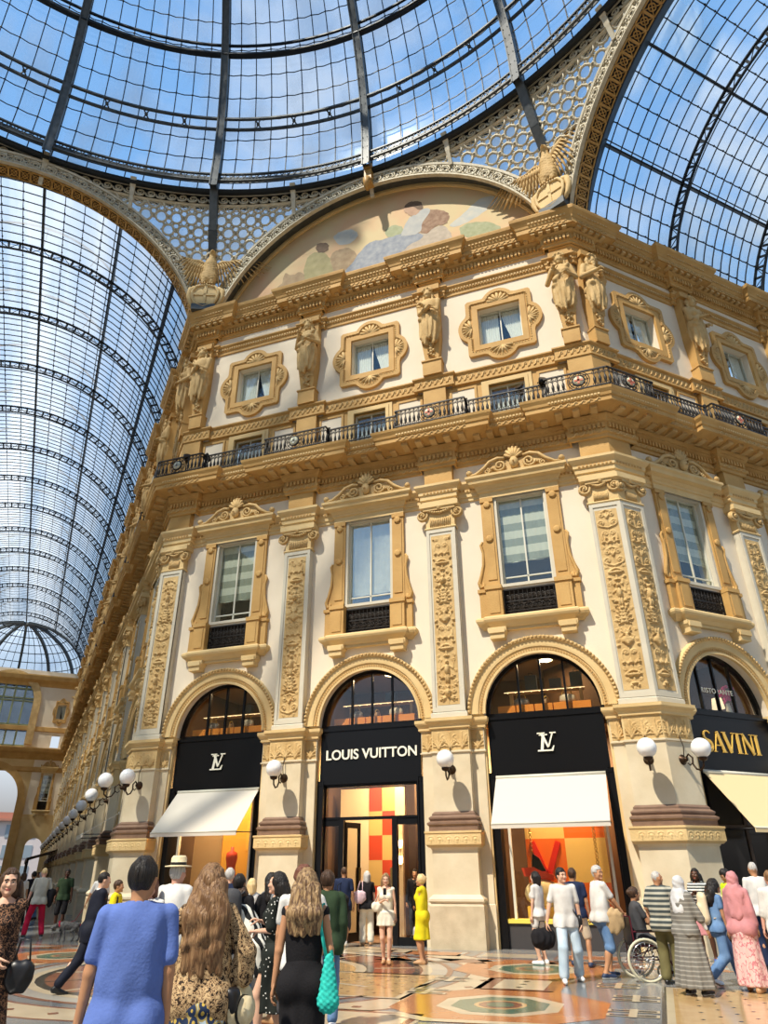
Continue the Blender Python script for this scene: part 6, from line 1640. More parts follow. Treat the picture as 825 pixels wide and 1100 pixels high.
for i in range(11):
    x = -7.8+1.5*i; fp([(x, -2.85), (x+.9, -2.85), (x+.45, -2.05)], 6 if i % 2 else 1, 3)
for i in range(9): x = -7+1.7*i; panel(x, x+1.15, -1.6, -.95, 1 if i % 2 else 2, 7, .1, 1, 6)
panel(2.4, 3.9, -9.6, -8.55, 2, 6, .1, 2, 2)
fp([(3.55, -8.6), (4.1, -8.9), (6.0, -8.75), (6.0, -8.6), (4.2, -8.72), (3.7, -8.45)], 2, 9)
fp([(5.2, -10.4), (6.6, -9.4), (7.0, -9.7), (5.8, -10.8)], 6, 2)
# round medallion on the left
cx, cy = -.6, -5.2
annulus(cx, cy, 0, 3.9, 7, 1); 
for r0, r1, mi in ((3.9, 4.0, 6), (3.45, 3.62, 2), (3.3, 3.45, 3), (2.55, 3.3, 6), (2.4, 2.55, 3), (2.2, 2.4, 2), (0, 2.2, 5), (1.5, 1.6, 3)): annulus(cx, cy, r0, r1, mi, 3 if r0 else 2)
for i in range(16):
    a = 2*PI*i/16; c, s = math.cos(a), math.sin(a); fp([(cx+2.55*c-.05*s, cy+2.55*s+.05*c), (cx+3.3*c-.05*s, cy+3.3*s+.05*c), (cx+3.3*c+.05*s, cy+3.3*s-.05*c), (cx+2.55*c+.05*s, cy+2.55*s-.05*c)], 2 if i % 2 else 3, 6)
annulus(cx, cy, 4.25, 4.32, 6, 2); annulus(cx, cy, 4.32, 5.0, 2, 2); annulus(cx, cy, 5.0, 5.07, 6, 2)
for i in range(36):
    a = 2*PI*i/36; fp(ngon(cx+4.66*math.cos(a), cy+4.66*math.sin(a), .09, 4, a), 6, 5)
for i in range(14):      # long bands leading down the left arcade
    t = 9+i*4.6; ux, uy = -S2, S2; ox, oy = -12.96, -5.37
    for n0, n1, mi in ((-6.2, 6.2, 2), (-5.9, 5.9, 1 if i % 2 else 7), (-3.4, 3.4, 2), (-3.1, 3.1, 0)):
        fl.add([(ox+ux*(t+a)+S2*b, oy+uy*(t+a)+S2*b, .0008*(4 if abs(n0) < 3.3 else 3 if abs(n0) < 4 else 2 if abs(n0) < 6 else 1)) for a, b in ((0, n0), (0, n1), (3.9, n1), (3.9, n0))], [(0, 1, 2, 3)], mi)
o = put('floor', fl.mesh('floor', FM)); o['kind'] = 'structure'
# ================================================================ shops
def text_mesh(txt, size, depth, spacing=1., mt=None, shear=0, bold=0.):
    cu = bpy.data.curves.new('lettering', 'FONT'); cu.body = txt; cu.size = size; cu.extrude = depth; cu.align_x = 'CENTER'; cu.space_character = spacing; cu.shear = shear; cu.offset = bold
    ob = bpy.data.objects.new('lettering', cu); COL.objects.link(ob); bpy.context.view_layer.update()
    me = bpy.data.meshes.new_from_object(ob.evaluated_get(bpy.context.evaluated_depsgraph_get())); bpy.data.objects.remove(ob)
    me.transform(Matrix.Rotation(PI/2, 4, 'X')); me.materials.clear()
    if mt: me.materials.append(mt)
    return me
LETW = mat('cream_letters', (.88, .85, .70), .35); LETG = mat('gold_letters', (.80, .50, .10), .35)
SHOPG = glass_mat('shop_glass', (.95, .94, .90), .05, .02)
AWN = mat('cream_awning', (.62, .57, .48), .8); AWN2 = mat('sand_awning', (.72, .55, .30), .8)
ORBOX = mat('orange_box', (.78, .26, .03), .5); WARM = mat('warm_lamp', (1, .8, .5), .5, emit=(1, .72, .38), estr=14); WOODL = mat('pale_wood', (.50, .36, .17), .5)
INTB = mat('brown_interior', (.16, .085, .04), .7, col2=(.10, .05, .025), scale=.8); INTC = mat('cream_interior', (.62, .50, .33), .7)
YEL = mat('yellow_panel', (.80, .50, .08), .6); ORG = mat('orange_panel', (.85, .17, .015), .6); YEL2 = mat('pale_yellow_panel', (.85, .60, .20), .6); REDP = mat('red_panel', (.55, .04, .01), .6)
TUBE = mat('light_rail', (1, .8, .5), .5, emit=(1, .72, .38), estr=2.5)
def interior(light=60, col=INTB, both=True):
    P = Proto(); m = MB()
    m.box(-2.2, 2.2, 4.6, 4.7, 0, 7.4); m.box(-2.3, -2.2, .5, 4.7, 0, 7.4); m.box(2.2, 2.3, .5, 4.7, 0, 7.4); P.part('back_walls', m, col)
    m = MB(); m.box(-2.2, 2.2, .5, 4.7, 7.3, 7.4); P.part('upper_ceiling', m, mat('vaulted_ceiling', (.50, .38, .22), .7))
    m = MB(); m.box(-2.2, 2.2, .55, 4.7, 5.0, 5.25); P.part('mezzanine_floor', m, INTB)
    m = MB(); m.box(-2.2, 2.2, .52, 4.7, 0.0, .02); P.part('shop_floor', m, INTB)
    return P
IP = interior()
# lunette glazing above the sign
def lunette(frame=True):
    P = Proto(z0=5.25); m = MB(); R = 1.56
    pr = [(R-.0, .25), (R-.10, .25), (R-.10, .40), (R, .40)]; vs = [(r*math.cos(PI*i/32), y, 5.35+r*math.sin(PI*i/32)) for i in range(33) for r, y in pr]; q = 4
    m.add(vs, [(i*q+j, i*q+j+1, (i+1)*q+j+1, (i+1)*q+j) for i in range(32) for j in range(3)])
    for x in (-.62, 0, .62): m.box(x-.025, x+.025, .26, .36, 5.3, 5.35+math.sqrt(1.48**2-x*x))
    m.box(-1.5, 1.5, .22, .4, 5.25, 5.38); P.part('lunette_frame', m, BLACK)
    g = MB(); pts = half_disc_pts(1.48, 32); g.prism(pts[::-1], .30, .31); P.part('pane', g, SHOPG); return P
LU = lunette()
def ornament_bar(P):
    m = MB(); m.box(-1.2, 1.2, .9, 1.1, 6.0, 6.07)
    for x in (-1.0, 1.0): m.box(x-.05, x+.05, .92, 1.06, 5.25, 6.0)
    return m
def sign_panel(x0, x1, z0, z1, y, label, loc, rz, letters):
    e = empty('shop_sign', (loc[0], loc[1], z0), rz); tag(e, label, 'sign')
    m = MB(); m.box(x0, x1, y, y+.12, 0, z1-z0); put('board', m.mesh('board', BLACK), e)
    m = MB(); m.box(x0-.04, x1+.04, y-.04, y+.08, -.10, -.02); m.box(x0-.04, x1+.04, y-.03, y+.08, z1-z0-.02, z1-z0+.05); rect_frame(m, x0-.02, x1+.02, -.02, z1-z0, .03, y-.02, y+.02); put('moulding', m.mesh('moulding', BLACK), e)
    for nm, me, lx, lz in letters:
        o = put(nm, me, e, (lx, y-.02, lz)); 
    return e
def monogram():
    m = MB(); d = .03
    sh = lambda x, z: (x+.16*z, z)
    def q(pts): m.prism([sh(*p) for p in pts], -d, 0)
    # slanted serif L below, V across it
    q([(-.17, 0), (-.10, 0), (-.10, .42), (-.17, .42)]); q([(-.24, -.0), (.13, 0), (.13, .035), (-.24, .035)]); q([(-.24, .39), (-.03, .39), (-.03, .42), (-.24, .42)]); q([(.09, .0), (.15, .0), (.17, .13), (.145, .13)])
    m2 = MB()
    for pts in ([(-.16, .46), (-.075, .46), (.06, .10), (.02, .08)], [(.02, .08), (.06, .10), (.20, .46), (.16, .46)], [(-.22, .43), (-.02, .43), (-.02, .46), (-.22, .46)], [(.10, .43), (.26, .43), (.26, .46), (.10, .46)]): m2.prism(pts, -.045, -.01)
    m.merge(m2); return m.mesh('monogram', LETW)
MONO = monogram()
for fc, u in BAYS:
    if fc == 'center': continue
for cx, lab, me in ((-PITCH, 'black shop sign with a small cream monogram, left bay of the facade facing us', [('monogram', MONO, .0, .46)]), (0, 'black shop sign with the cream words in capitals, above the middle door', [('lettering', text_mesh('LOUIS VUITTON', .37, .015, 1.0, LETW, bold=.006), .03, .55)]), (PITCH, 'black shop sign with a small cream monogram, right bay of the facade facing us', [('monogram', MONO, .0, .46)])):
    sign_panel(-1.47, 1.47, 3.87, 5.22, .12, lab, (cx, 0), 0, me)
    w = {-1: 'left', 0: 'middle', 1: 'right'}[round(cx/PITCH)]
    IP.place('shop_interior', 'dim brown room behind the %s shop front of the facade facing us' % w, 'room', (cx, 0, 0), 0, 'rooms behind the shop fronts')
    LU.place('lunette_window', 'half round window above the sign of the %s shop facing us' % w, 'window', (cx, 0, 0), 0, 'half round shop windows')
    # upper display inside the lunette
    e = empty('display_shelf', (cx, .95, 5.25)); tag(e, 'pale wooden display shelf on orange boxes inside the %s half round window' % w, 'shelf')
    m = MB()
    for i in range(5): m.box(-1.25+i*.5, -.78+i*.5, -.5, -.2, 0, .36)
    put('orange_plinth', m.mesh('orange_plinth', ORBOX), e)
    m = MB(); m.box(-1.05, 1.05, .0, .3, .80, .86); m.box(-1.0, -.92, .05, .25, 0, .8); m.box(.92, 1.0, .05, .25, 0, .8); put('shelf_frame', m.mesh('shelf_frame', WOODL), e)
    m = MB(); m.tube([(-1.1, -.2, .78), (1.1, -.2, .78)], .008, 5); [m.ball((-1+.22*i, -.2, .77), .018, 4) for i in range(10)]; put('light_rail', m.mesh('light_rail', TUBE), e)
    for i in range(3):
        x = (-.62, .05, .62)[i]; b = empty('handbag', (cx+x, .6, 5.61)); tag(b, '%s handbag on the orange boxes, %s one inside the %s half round window' % (('grey', 'small brown', 'cream')[i], ('left', 'middle', 'right')[i], w), 'handbag')
        m = MB(); ww = (.22, .10, .22)[i]; hh = (.2, .14, .22)[i]
        m.lathe([(ww*.8, 0), (ww, hh*.3), (ww*.92, hh*.8), (ww*.6, hh)], (0, 0, 0), 12); m.v = [(x_, y_*.5, z_) for x_, y_, z_ in m.v]; put('bag_body', m.mesh('bag_body', [mat('grey_leather', (.22, .2, .18), .5), mat('tan_leather', (.35, .2, .08), .5), mat('cream_leather', (.6, .5, .35), .5)][i]), b)
        m = MB(); m.tube([(ww*.6*math.cos(PI*j/8), -.03, hh*.9+ww*.8*math.sin(PI*j/8)) for j in range(9)], .012, 5); put('handle', m.mesh('handle', mat('gold_leather', (.6, .36, .06), .4)), b)
        if cx > 0 or i == 1:
            b = empty('suitcase', (cx+x+.25, 1.1, 6.11)); tag(b, 'dark travel case on the shelf, %s one inside the %s half round window' % (('left', 'middle', 'right')[i], w), 'case')
            m = MB(); m.box(-.16, .16, -.08, .08, 0, .42 if i != 1 else .28); put('case_body', m.mesh('case_body', mat('navy_case', (.03, .04, .06), .4)), b); m = MB(); m.tube([(-.06, 0, .42 if i != 1 else .28), (-.06, 0, .5 if i != 1 else .34), (.06, 0, .5 if i != 1 else .34), (.06, 0, .42 if i != 1 else .28)], .012, 5); put('handle', m.mesh('handle', BLACK), b)
def bulb(name, x, y, z, e, col=(1, .72, .42), size=.5):
    d = bpy.data.lights.new(name, 'AREA'); d.energy = e; d.color = col; d.shape = 'DISK'; d.size = size; o = bpy.data.objects.new(name, d); COL.objects.link(o); o.location = (x, y, z); return o
# shop ceiling downlights; those near the glass are added to light the displays
for cx in (-PITCH, 0, PITCH):
    for z, e, y in ((7.22, 60, 2.0), (4.95, 200, 2.0), (4.95, 300, .62)):
        t = empty('ceiling_lamp', (cx, y, z-.02)); tag(t, 'round ceiling downlight in the %s shop, %s' % ({-1: 'left', 0: 'middle', 1: 'right'}[round(cx/PITCH)], 'upper floor' if z > 6 else ('at the back' if y > 1.5 else 'added near the glass to light the window')), 'lamp')
        m = MB(); m.lathe([(.28, 0), (.28, .04), (.2, .04)], (0, 0, -.02), 16); put('rim', m.mesh('rim', WHITEP), t); m = MB(); m.lathe([(.2, -.005), (.2, .0)], (0, 0, -.02), 16); put('diffuser', m.mesh('diffuser', WARM), t)
        bulb('downlight', cx, y, z-.08, e)
# jambs and shop windows
def jambs(y0=.02, w=.20, top=3.87):
    m = MB()
    for s in (-1, 1): m.box(s*(1.56-w), s*1.56, y0+.08, .5, 0, top); m.box(s*(1.56-w), s*(1.56-w+.04), y0+.04, .1, 0, top)
    m.box(-1.56, 1.56, .12, .4, top-.12, top); return m
def shopfront(cx, label, style, loc=None, rz=0):
    e = empty('shop_window', loc or (cx, 0, 0), rz); tag(e, label, 'shop window')
    put('black_frame', jambs().mesh('black_frame', BLACK), e)
    m = MB(); m.box(-1.36, 1.36, .15, .5, 0, .52); put('stall_riser', m.mesh('stall_riser', mat('dark_grey_base', (.05, .045, .045), .5)), e)
    m = MB(); m.box(-1.36, 1.36, .10, .55, .52, .60); put('lit_sill', m.mesh('lit_sill', mat('yellow_sill', (.80, .62, .10), .5)), e)
    m = MB(); m.box(-1.22, -1.16, .3, .4, .6, 3.8); m.box(1.16, 1.22, .3, .4, .6, 3.8); m.box(-1.36, 1.36, .3, .4, 3.7, 3.78); put('slim_frame', m.mesh('slim_frame', WINFR), e)
    m = MB(); m.box(-1.2, 1.2, .33, .34, .6, 3.75); put('pane', m.mesh('pane', SHOPG), e)
    return e
sw = shopfront(PITCH, 'shop window with the orange and yellow chequered display and red letter', 1)
ck = empty('display_backdrop', (PITCH, 1.2, .6)); tag(ck, 'tall orange and yellow chequered display panel with a red letter V', 'display')
m = MB(); x0, dx = -.95, 1.0
cols = [[0, 1, 0], [1, 0, 1], [0, 1, 0]]; mis = []
for j, (z0, z1) in enumerate(((0, 1.42), (1.42, 2.0), (2.0, 3.0))):
    pass
ZL = [0, .75, 1.75, 2.9, 3.3]
for j in range(4):
    for i in range(2): m.box(x0+dx*i, x0+dx*(i+1), 0, .06, ZL[j], ZL[j+1], (i+j+1) % 2)
put('chequers', m.mesh('chequers', [ORG, YEL2]), ck)
m = MB()
for a, b in (((-.78, 1.68), (-.45, .85)), ((-.12, 1.68), (-.45, .85))): m.obox((a[0], -.03, a[1]), (b[0], -.03, b[1]), .05, .14, up=(1, 0, 0))
put('red_letter', m.mesh('red_letter', mat('red_letter', (.75, .02, .01), .4)), ck)
for k, x in enumerate((-.80, .80)):
    c = MB(); 
    for i in range(52): c.tube([(x+.035*math.cos(PI*j/3+(i % 2)*PI/2), -.12+.02*math.sin(PI*j/3), 3.2-i*.05+.035*math.sin(PI*j/3)) for j in range(7)], .012, 4)
    o = empty('gold_chain', (PITCH, 1.2, .6)); tag(o, 'thick gold chain hanging at the %s of the chequered display' % ('left' if k == 0 else 'right'), 'chain'); put('links', c.mesh('links', BRASS), o)
b = empty('display_bag', (PITCH-.55, .75, .6)); tag(b, 'cream soft display prop under the red shoe in the shop window', 'display prop')
m = MB(); m.ball((0, 0, .52), .42, 14, sc=(1.1, .5, .75)); m.ball((.3, 0, .45), .3, 12, sc=(1, .5, .8)); put('cushion', m.mesh('cushion', mat('cream_plush', (.75, .62, .35), .8)), b); m = MB(); m.box(-.4, .4, -.12, .15, 0, .25); put('block', m.mesh('block', YEL), b)
b = empty('display_shoe', (PITCH-.62, .72, 1.5)); tag(b, 'dark red and black shoe display prop in the shop window', 'display prop')
m = MB(); m.prism([(-.35, 0), (.35, -.1), (.38, .02), (.1, .1), (-.1, .2), (-.4, .18)], -.08, .08); put('sole', m.mesh('sole', REDP), b); m = MB(); m.prism([(-.15, .12), (.2, .1), (.05, .4), (-.1, .5)], -.07, .07); put('upper', m.mesh('upper', BLACK), b)
sw = shopfront(-PITCH, 'shop window glowing orange under the left white awning', 0)
ck = empty('display_backdrop', (-PITCH, 1.3, .6)); tag(ck, 'glowing orange yellow panelled back wall of the left shop window', 'display')
m = MB(); m.box(-.35, 1.3, 0, .06, 0, 3.2, 0); m.box(-1.3, -.35, 0, .06, 0, 3.2, 1); m.box(.5, 1.3, -.01, .0, 1.6, 2.4, 2); m.box(-.35, -.3, -.06, 0, 0, 3.2, 1); put('panels', m.mesh('panels', [mat('amber_panel', (.80, .42, .05), .6), mat('beige_panel', (.45, .30, .16), .6), mat('amber_light_panel', (.82, .5, .08), .6)]), ck)
mq = empty('mannequin', (-PITCH+.35, .8, .6)); tag(mq, 'headless display dress form in dark red behind the left shop window', 'mannequin')
m = MB(); m.lathe([(.12, .7), (.17, .9), (.12, 1.15), (.17, 1.4), (.15, 1.52), (.05, 1.58), (.045, 1.68)], (0, 0, 0), 14); put('bust', m.mesh('bust', REDP), mq); m = MB(); m.lathe([(.18, 0), (.18, .03), (.02, .04), (.02, .75)], (0, 0, 0), 12); put('stand', m.mesh('stand', BLACK), mq)
# middle door
e = empty('shop_door', (0, 0, 0)); tag(e, 'tall black framed glass shop door with open leaves under the lettered sign', 'door')
put('black_frame', jambs().mesh('black_frame', BLACK), e)
m = MB(); m.box(-1.4, 1.4, .2, .3, 2.86, 2.94); m.box(-1.38, -1.32, .2, .3, 0, 3.8); m.box(1.3, 1.38, .2, .3, 0, 3.8); m.box(-.92, -.78, .18, .32, 0, 2.9); m.box(.60, .74, .18, .32, 0, 2.9); m.box(-1.4, 1.4, .2, .3, 3.70, 3.8); m.box(-1.32, -.92, .2, .3, 2.72, 2.88); m.box(.74, 1.32, .2, .3, 2.72, 2.88); m.box(.74, 1.32, .2, .3, 0, .18); put('door_frame', m.mesh('door_frame', BLACK), e)
m = MB(); m.box(-1.32, 1.30, .24, .25, 2.94, 3.70); m.box(-1.32, -.92, .24, .25, 0, 2.72); m.box(.74, 1.3, .24, .25, .18, 2.72); put('panes', m.mesh('panes', SHOPG), e)
for k, (hx, a) in enumerate(((-.78, 75), (.60, 180-70))):
    l = MB(); c, s = math.cos(R_(a)), math.sin(R_(a)); L = .68
    for p, q in (((0, 0), (.09, 2.8)), ((L-.09, 0), (L, 2.8))): l.box(p[0], q[0], -.025, .025, 0, 2.8)
    l.box(.09, L-.09, -.025, .025, 0, .2); l.box(.09, L-.09, -.025, .025, 2.66, 2.8); o = put('door_leaf', l.mesh('door_leaf', BLACK), e, (hx, .3, .02), R_(a))
    g = MB(); g.box(.09, L-.09, -.005, .005, .2, 2.66); put('leaf_pane', g.mesh('leaf_pane', SHOPG), o); h = MB(); h.box(L-.08, L-.04, -.08, .08, .9, 1.7); put('handle', h.mesh('handle', BRASS), o)
bk = empty('display_wall', (0, 2.6, 0)); tag(bk, 'partition with red orange and cream squares inside the middle shop', 'display wall')
m = MB(); m.box(-1.9, -.95, 0, .1, 0, 3.9, 0); 
for j in range(5):
    for i in range(2): m.box(-.95+.42*i, -.95+.42*(i+1), -.02, .08, .6+j*.66, .6+(j+1)*.66, 1+(i+j) % 2)
m.box(-.11, .2, -.05, .1, 0, 3.9, 0); m.box(.2, .25, -.3, .1, 0, 3.0, 3); m.box(.25, 2.1, .8, .9, 0, 4.9, 3); put('squares', m.mesh('squares', [INTC, mat('shop_red', (.45, .05, .02), .5), mat('shop_ochre', (.5, .34, .12), .5), mat('shop_brown', (.20, .11, .05), .5)]), bk)
for i in range(2):
    l = empty('wall_sconce', (.05, 2.52, 1.9+i*.42)); tag(l, 'small glowing wall sconce inside the middle shop, %s of two' % ('upper' if i else 'lower'), 'lamp'); m = MB(); m.lathe([(.03, -.09), (.07, 0), (.07, .1), (.03, .12)], (0, 0, 0), 10); put('shade', m.mesh('shade', WARM), l); m = MB(); m.box(-.02, .02, 0, .04, -.12, .14); put('bracket', m.mesh('bracket', BRASS), l)
sh = empty('display_shelving', (1.35, 2.9, 0)); tag(sh, 'warm lit shelves with dark bags inside the right side of the middle shop', 'shelf')
m = MB(); m.box(-.7, .7, .3, .36, 0, 3.2); put('back', m.mesh('back', mat('amber_back', (.60, .30, .07), .6)), sh)
for z in (.9, 1.75, 2.4): m = MB(); m.box(-.7, .7, 0, .3, z, z+.04); put('shelf_board', m.mesh('shelf_board', WOODL), sh); m = MB(); m.box(-.15, .12, .08, .2, z+.04, z+.26); m.tube([(-.1, .14, z+.24), (-.06, .14, z+.36), (.04, .14, z+.36), (.08, .14, z+.24)], .01, 4); q = empty('handbag', (1.35, 2.9, z+.04)); tag(q, 'dark handbag on a lit shelf in the middle shop, %s shelf' % {.9: 'lowest', 1.75: 'middle', 2.4: 'top'}[z], 'handbag'); put('bag_body', m.shift(0, 0, -z-.04).mesh('bag_body', BLACK), q)
# awnings
def awning(cx, label, loc, rz, w=1.37, d=1.0, z1=3.74, z0=2.60, mt=AWN, shift=0.14):
    e = empty('awning', (loc[0], loc[1], z0), rz); tag(e, label, 'awning', 'shop awnings')
    m = MB(); h = z1-z0; a, b = -w+shift, w+shift-.02
    m.add([(a, .05, h), (b, .05, h), (b, -d, 0), (a, -d, 0), (a, .05, h-.02), (b, .05, h-.02), (b, -d, -.02), (a, -d, -.02)], [(0, 3, 2, 1), (4, 5, 6, 7), (0, 4, 7, 3), (1, 2, 6, 5)])
    put('canvas', m.mesh('canvas', mt), e)
    m = MB(); m.box(a, b, -d-.01, -d+.01, -.10, .0); put('valance', m.mesh('valance', mt), e)
    m = MB(); m.tube([(a, .06, h), (b, .06, h)], .05, 8); put('roller', m.mesh('roller', WINFR), e); m = MB(); m.tube([(a, -d, -.0), (b, -d, -.0)], .022, 6); put('front_rail', m.mesh('front_rail', WINFR), e)
    for s in (a+.03, b-.03): m = MB(); m.tube([(s, .1, .02), (s, -d, -.02)], .014, 5); put('arm', m.mesh('arm', BLACK), e)
    return e
awning(0, 'white canvas awning over the left shop window of the facade facing us', (-PITCH, 0), 0)
awning(0, 'white canvas awning over the window with the chequered orange display', (PITCH, 0), 0, shift=0.0)
l_, r_ = face('right', 2.73); awning(0, 'sand coloured awning under the gold lettered sign at the right edge', l_, r_, 1.45, 1.05, 3.78, 2.46, AWN2, .05)
l_, r_ = face('left', 2.73); awning(0, 'cream awning on the first bay of the long left arcade', l_, r_, 1.4, 1.2, 3.5, 2.7, AWN, 0)
# restaurant sign
def serif_letters():
    m = MB(); T, t, H = .085, .022, .50
    def bar(a, b, w): m.obox((a[0], 0, a[1]), (b[0], 0, b[1]), .03, w, up=(1, 0, 0) if abs(a[0]-b[0]) < abs(a[1]-b[1]) else (0, 0, 1))
    def serif(x, z, w=.1): m.box(x-w, x+w, -.015, .015, z-.008, z+.008)
    x = -.80     # A
    bar((x-.17, 0), (x, H), t); bar((x+.17, 0), (x, H), T); bar((x-.11, .16), (x+.11, .16), t); serif(x-.17, 0, .06); serif(x+.17, 0, .07)
    x = -.38     # V
    bar((x-.17, H), (x, 0), T); bar((x+.17, H), (x, 0), t); serif(x-.17, H, .07); serif(x+.17, H, .06)
    x = -.06; bar((x, 0), (x, H), T); serif(x, 0, .08); serif(x, H, .08)      # I
    x = .14; bar((x, 0), (x, H), t); bar((x, H), (x+.32, 0), T); bar((x+.32, 0), (x+.32, H), t); serif(x, 0, .05); serif(x-.02, H, .06); serif(x+.32, H, .06)     # N
    x = .64; bar((x, 0), (x, H), T); serif(x, 0, .08); serif(x, H, .08)       # I
    x = -1.17    # S
    P = [(x+.12*math.cos(a), H*.76+.12*math.sin(a)) for a in [R_(q) for q in range(30, 271, 20)]]+[(x+.13*math.cos(a), H*.25+.13*math.sin(a)) for a in [R_(q) for q in range(90, -151, -20)]]
    n = len(P)
    for i in range(n-1): bar(P[i], P[i+1], t+.06*math.sin(PI*i/(n-1))**2)
    return m.mesh('gold_letters', LETG)
l_, r_ = face('right', 2.73)
sign_panel(-1.47, 1.47, 3.87, 5.22, .12, 'black restaurant sign with tall gold serif letters, right edge of the picture', l_, r_, [('gold_letters', serif_letters(), .22, .42)])
LU.place('lunette_window', 'half round restaurant window with pink flowers inside, right edge', 'window', l_, r_, 'half round shop windows')
IP.place('shop_interior', 'dark restaurant room behind the gold lettered sign', 'room', l_, r_, 'rooms behind the shop fronts')
rt = text_mesh('RISTORANTE', .19, .008, 1.1, LETW); e = empty('lunette_lettering', (l_[0], l_[1], 5.8), r_); tag(e, 'small white capitals across the half round restaurant window', 'lettering'); o = put('lettering', rt, e, (0, .27, .05))
def local(l, r, x, y, z): v = Matrix.Rotation(r, 3, 'Z')@Vector((x, y, 0)); return (l[0]+v.x, l[1]+v.y, z)
for i, (x, lb) in enumerate(((-1.15, 'left'), (.45, 'right'))):
    e = empty('table_lamp', local(l_, r_, x, .7, 5.25)); tag(e, 'cream shaded table lamp in the restaurant half round window, %s of two' % lb, 'lamp'); m = MB(); m.lathe([(.17, .32), (.13, .6)], (0, 0, 0), 14); put('lamp_shade', m.mesh('lamp_shade', mat('lit_shade', (.8, .7, .5), .7, emit=(1, .8, .5), estr=1.2)), e); m = MB(); m.lathe([(.08, 0), (.02, .04), (.02, .4)], (0, 0, 0), 10); put('base', m.mesh('base', BRASS), e)
e = empty('flowers', local(l_, r_, .85, .7, 5.25)); tag(e, 'bunch of magenta flowers in the restaurant half round window', 'flowers'); m = MB(); rr = random.Random(3)
for i in range(40): m.ball((rr.gauss(0, .1), rr.gauss(0, .06), .72+rr.gauss(0, .1)), .05, 5)
put('blooms', m.mesh('blooms', mat('magenta', (.65, .04, .25), .6)), e); m = MB(); m.lathe([(.06, 0), (.09, .2), (.05, .5)], (0, 0, 0), 10); put('vase', m.mesh('vase', WHITEP), e)
bulb('upper_light', *local(l_, r_, 0, 1.6, 7.1), 26)
# generic dark shop fronts along both arcades
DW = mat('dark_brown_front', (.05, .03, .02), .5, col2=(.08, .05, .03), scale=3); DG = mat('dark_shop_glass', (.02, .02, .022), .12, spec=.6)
F = Proto()
m = MB(); m.box(-1.56, 1.56, .14, .30, 3.87, 5.3); m.box(-1.56, 1.56, .2, .4, 0, .5)
for x in (-1.5, -.5, .5, 1.5): m.box(x-.06, x+.06, .12, .3, 0, 3.9)
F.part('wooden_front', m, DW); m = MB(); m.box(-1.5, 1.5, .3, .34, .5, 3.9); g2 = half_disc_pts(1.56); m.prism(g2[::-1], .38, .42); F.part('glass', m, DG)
m = MB()
for x in (-.6, 0, .6): m.box(x-.03, x+.03, .3, .38, 5.3, 6.8)
F.part('lunette_bars', m, DW)
for fc, u in BAYS:
    if fc == 'center' or (fc == 'right' and u < 3): continue
    loc, rz = face(fc, u); F.place('storefront', 'dark storefront, %s' % bay_words(fc, u), 'shop front', loc, rz, 'dark shop fronts')
# restaurant ground front, dark, with a scalloped inner blind
l_, r_ = face('right', 2.73)
e = empty('storefront', l_, r_); tag(e, 'dark restaurant front under the sand coloured awning', 'shop front'); put('frame', jambs().mesh('frame', BLACK), e)
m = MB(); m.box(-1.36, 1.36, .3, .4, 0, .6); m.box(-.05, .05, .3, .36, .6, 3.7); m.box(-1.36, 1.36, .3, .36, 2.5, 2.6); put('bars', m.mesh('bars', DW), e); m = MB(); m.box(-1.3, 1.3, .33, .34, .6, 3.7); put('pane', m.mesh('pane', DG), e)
# brown canopy of a far cafe
e = empty('cafe_canopy', (-41.0, 30.2, 0), R_(-45)); tag(e, 'long brown scalloped cafe canopy far down the left arcade', 'canopy')
m = MB(); m.add([(-14, 0, 2.75), (3, 0, 2.75), (3, 2.6, 3.5), (-14, 2.6, 3.5)], [(0, 1, 2, 3)]); m.box(-14, 3, -.03, .0, 2.62, 2.78); put('canvas', m.mesh('canvas', mat('brown_canvas', (.13, .075, .05), .8)), e)
m = MB()
for i in range(56): m.prism([(-14+i*.3, 2.62), (-13.72+i*.3, 2.62), (-13.78+i*.3, 2.5), (-13.86+i*.3, 2.46), (-13.94+i*.3, 2.5)][::-1], -.03, .0)
put('scalloped_valance', m.mesh('scalloped_valance', mat('brown_canvas_trim', (.25, .16, .11), .8)), e)
for x in (-13.5, -8, -2.6, 2.8): m = MB(); m.tube([(x, .1, 0), (x, .1, 2.7)], .05, 8); put('post', m.mesh('post', BLACK), e)
# ================================================================ people
def cm(n, c, r=.85, c2=None, sc=6): return mat('cloth_'+n, c, r, col2=c2 or tuple(v*.82 for v in c), scale=sc, spec=.15, bump=.2, bscale=60)
def hairmat(n, c, c2):
    m = mat(n, c, .45, col2=c2, scale=55, spec=.35, bump=.9, bscale=70, lo=.42, hi=.58); nt = m.node_tree
    mp = nt.nodes.new('ShaderNodeMapping'); mp.inputs['Scale'].default_value = (1, 1, .10); tc = [x for x in nt.nodes if x.type == 'TEX_COORD'][0]
    for x in nt.nodes:
        if x.type == 'TEX_NOISE':
            nt.links.new(mp.outputs[0], x.inputs[0]); x.inputs['Distortion'].default_value = .6
    nt.links.new(tc.outputs['Object'], mp.inputs[0]); return m
WHT = cm('white', (.70, .68, .64)); BLK = cm('black', (.016, .015, .017)); NAVY = cm('navy', (.02, .03, .07)); JEAN = cm('denim', (.10, .19, .36), c2=(.16, .27, .45)); LJEAN = cm('light_denim', (.42, .54, .64), c2=(.55, .65, .72)); DJEAN = cm('dark_denim', (.025, .05, .10))
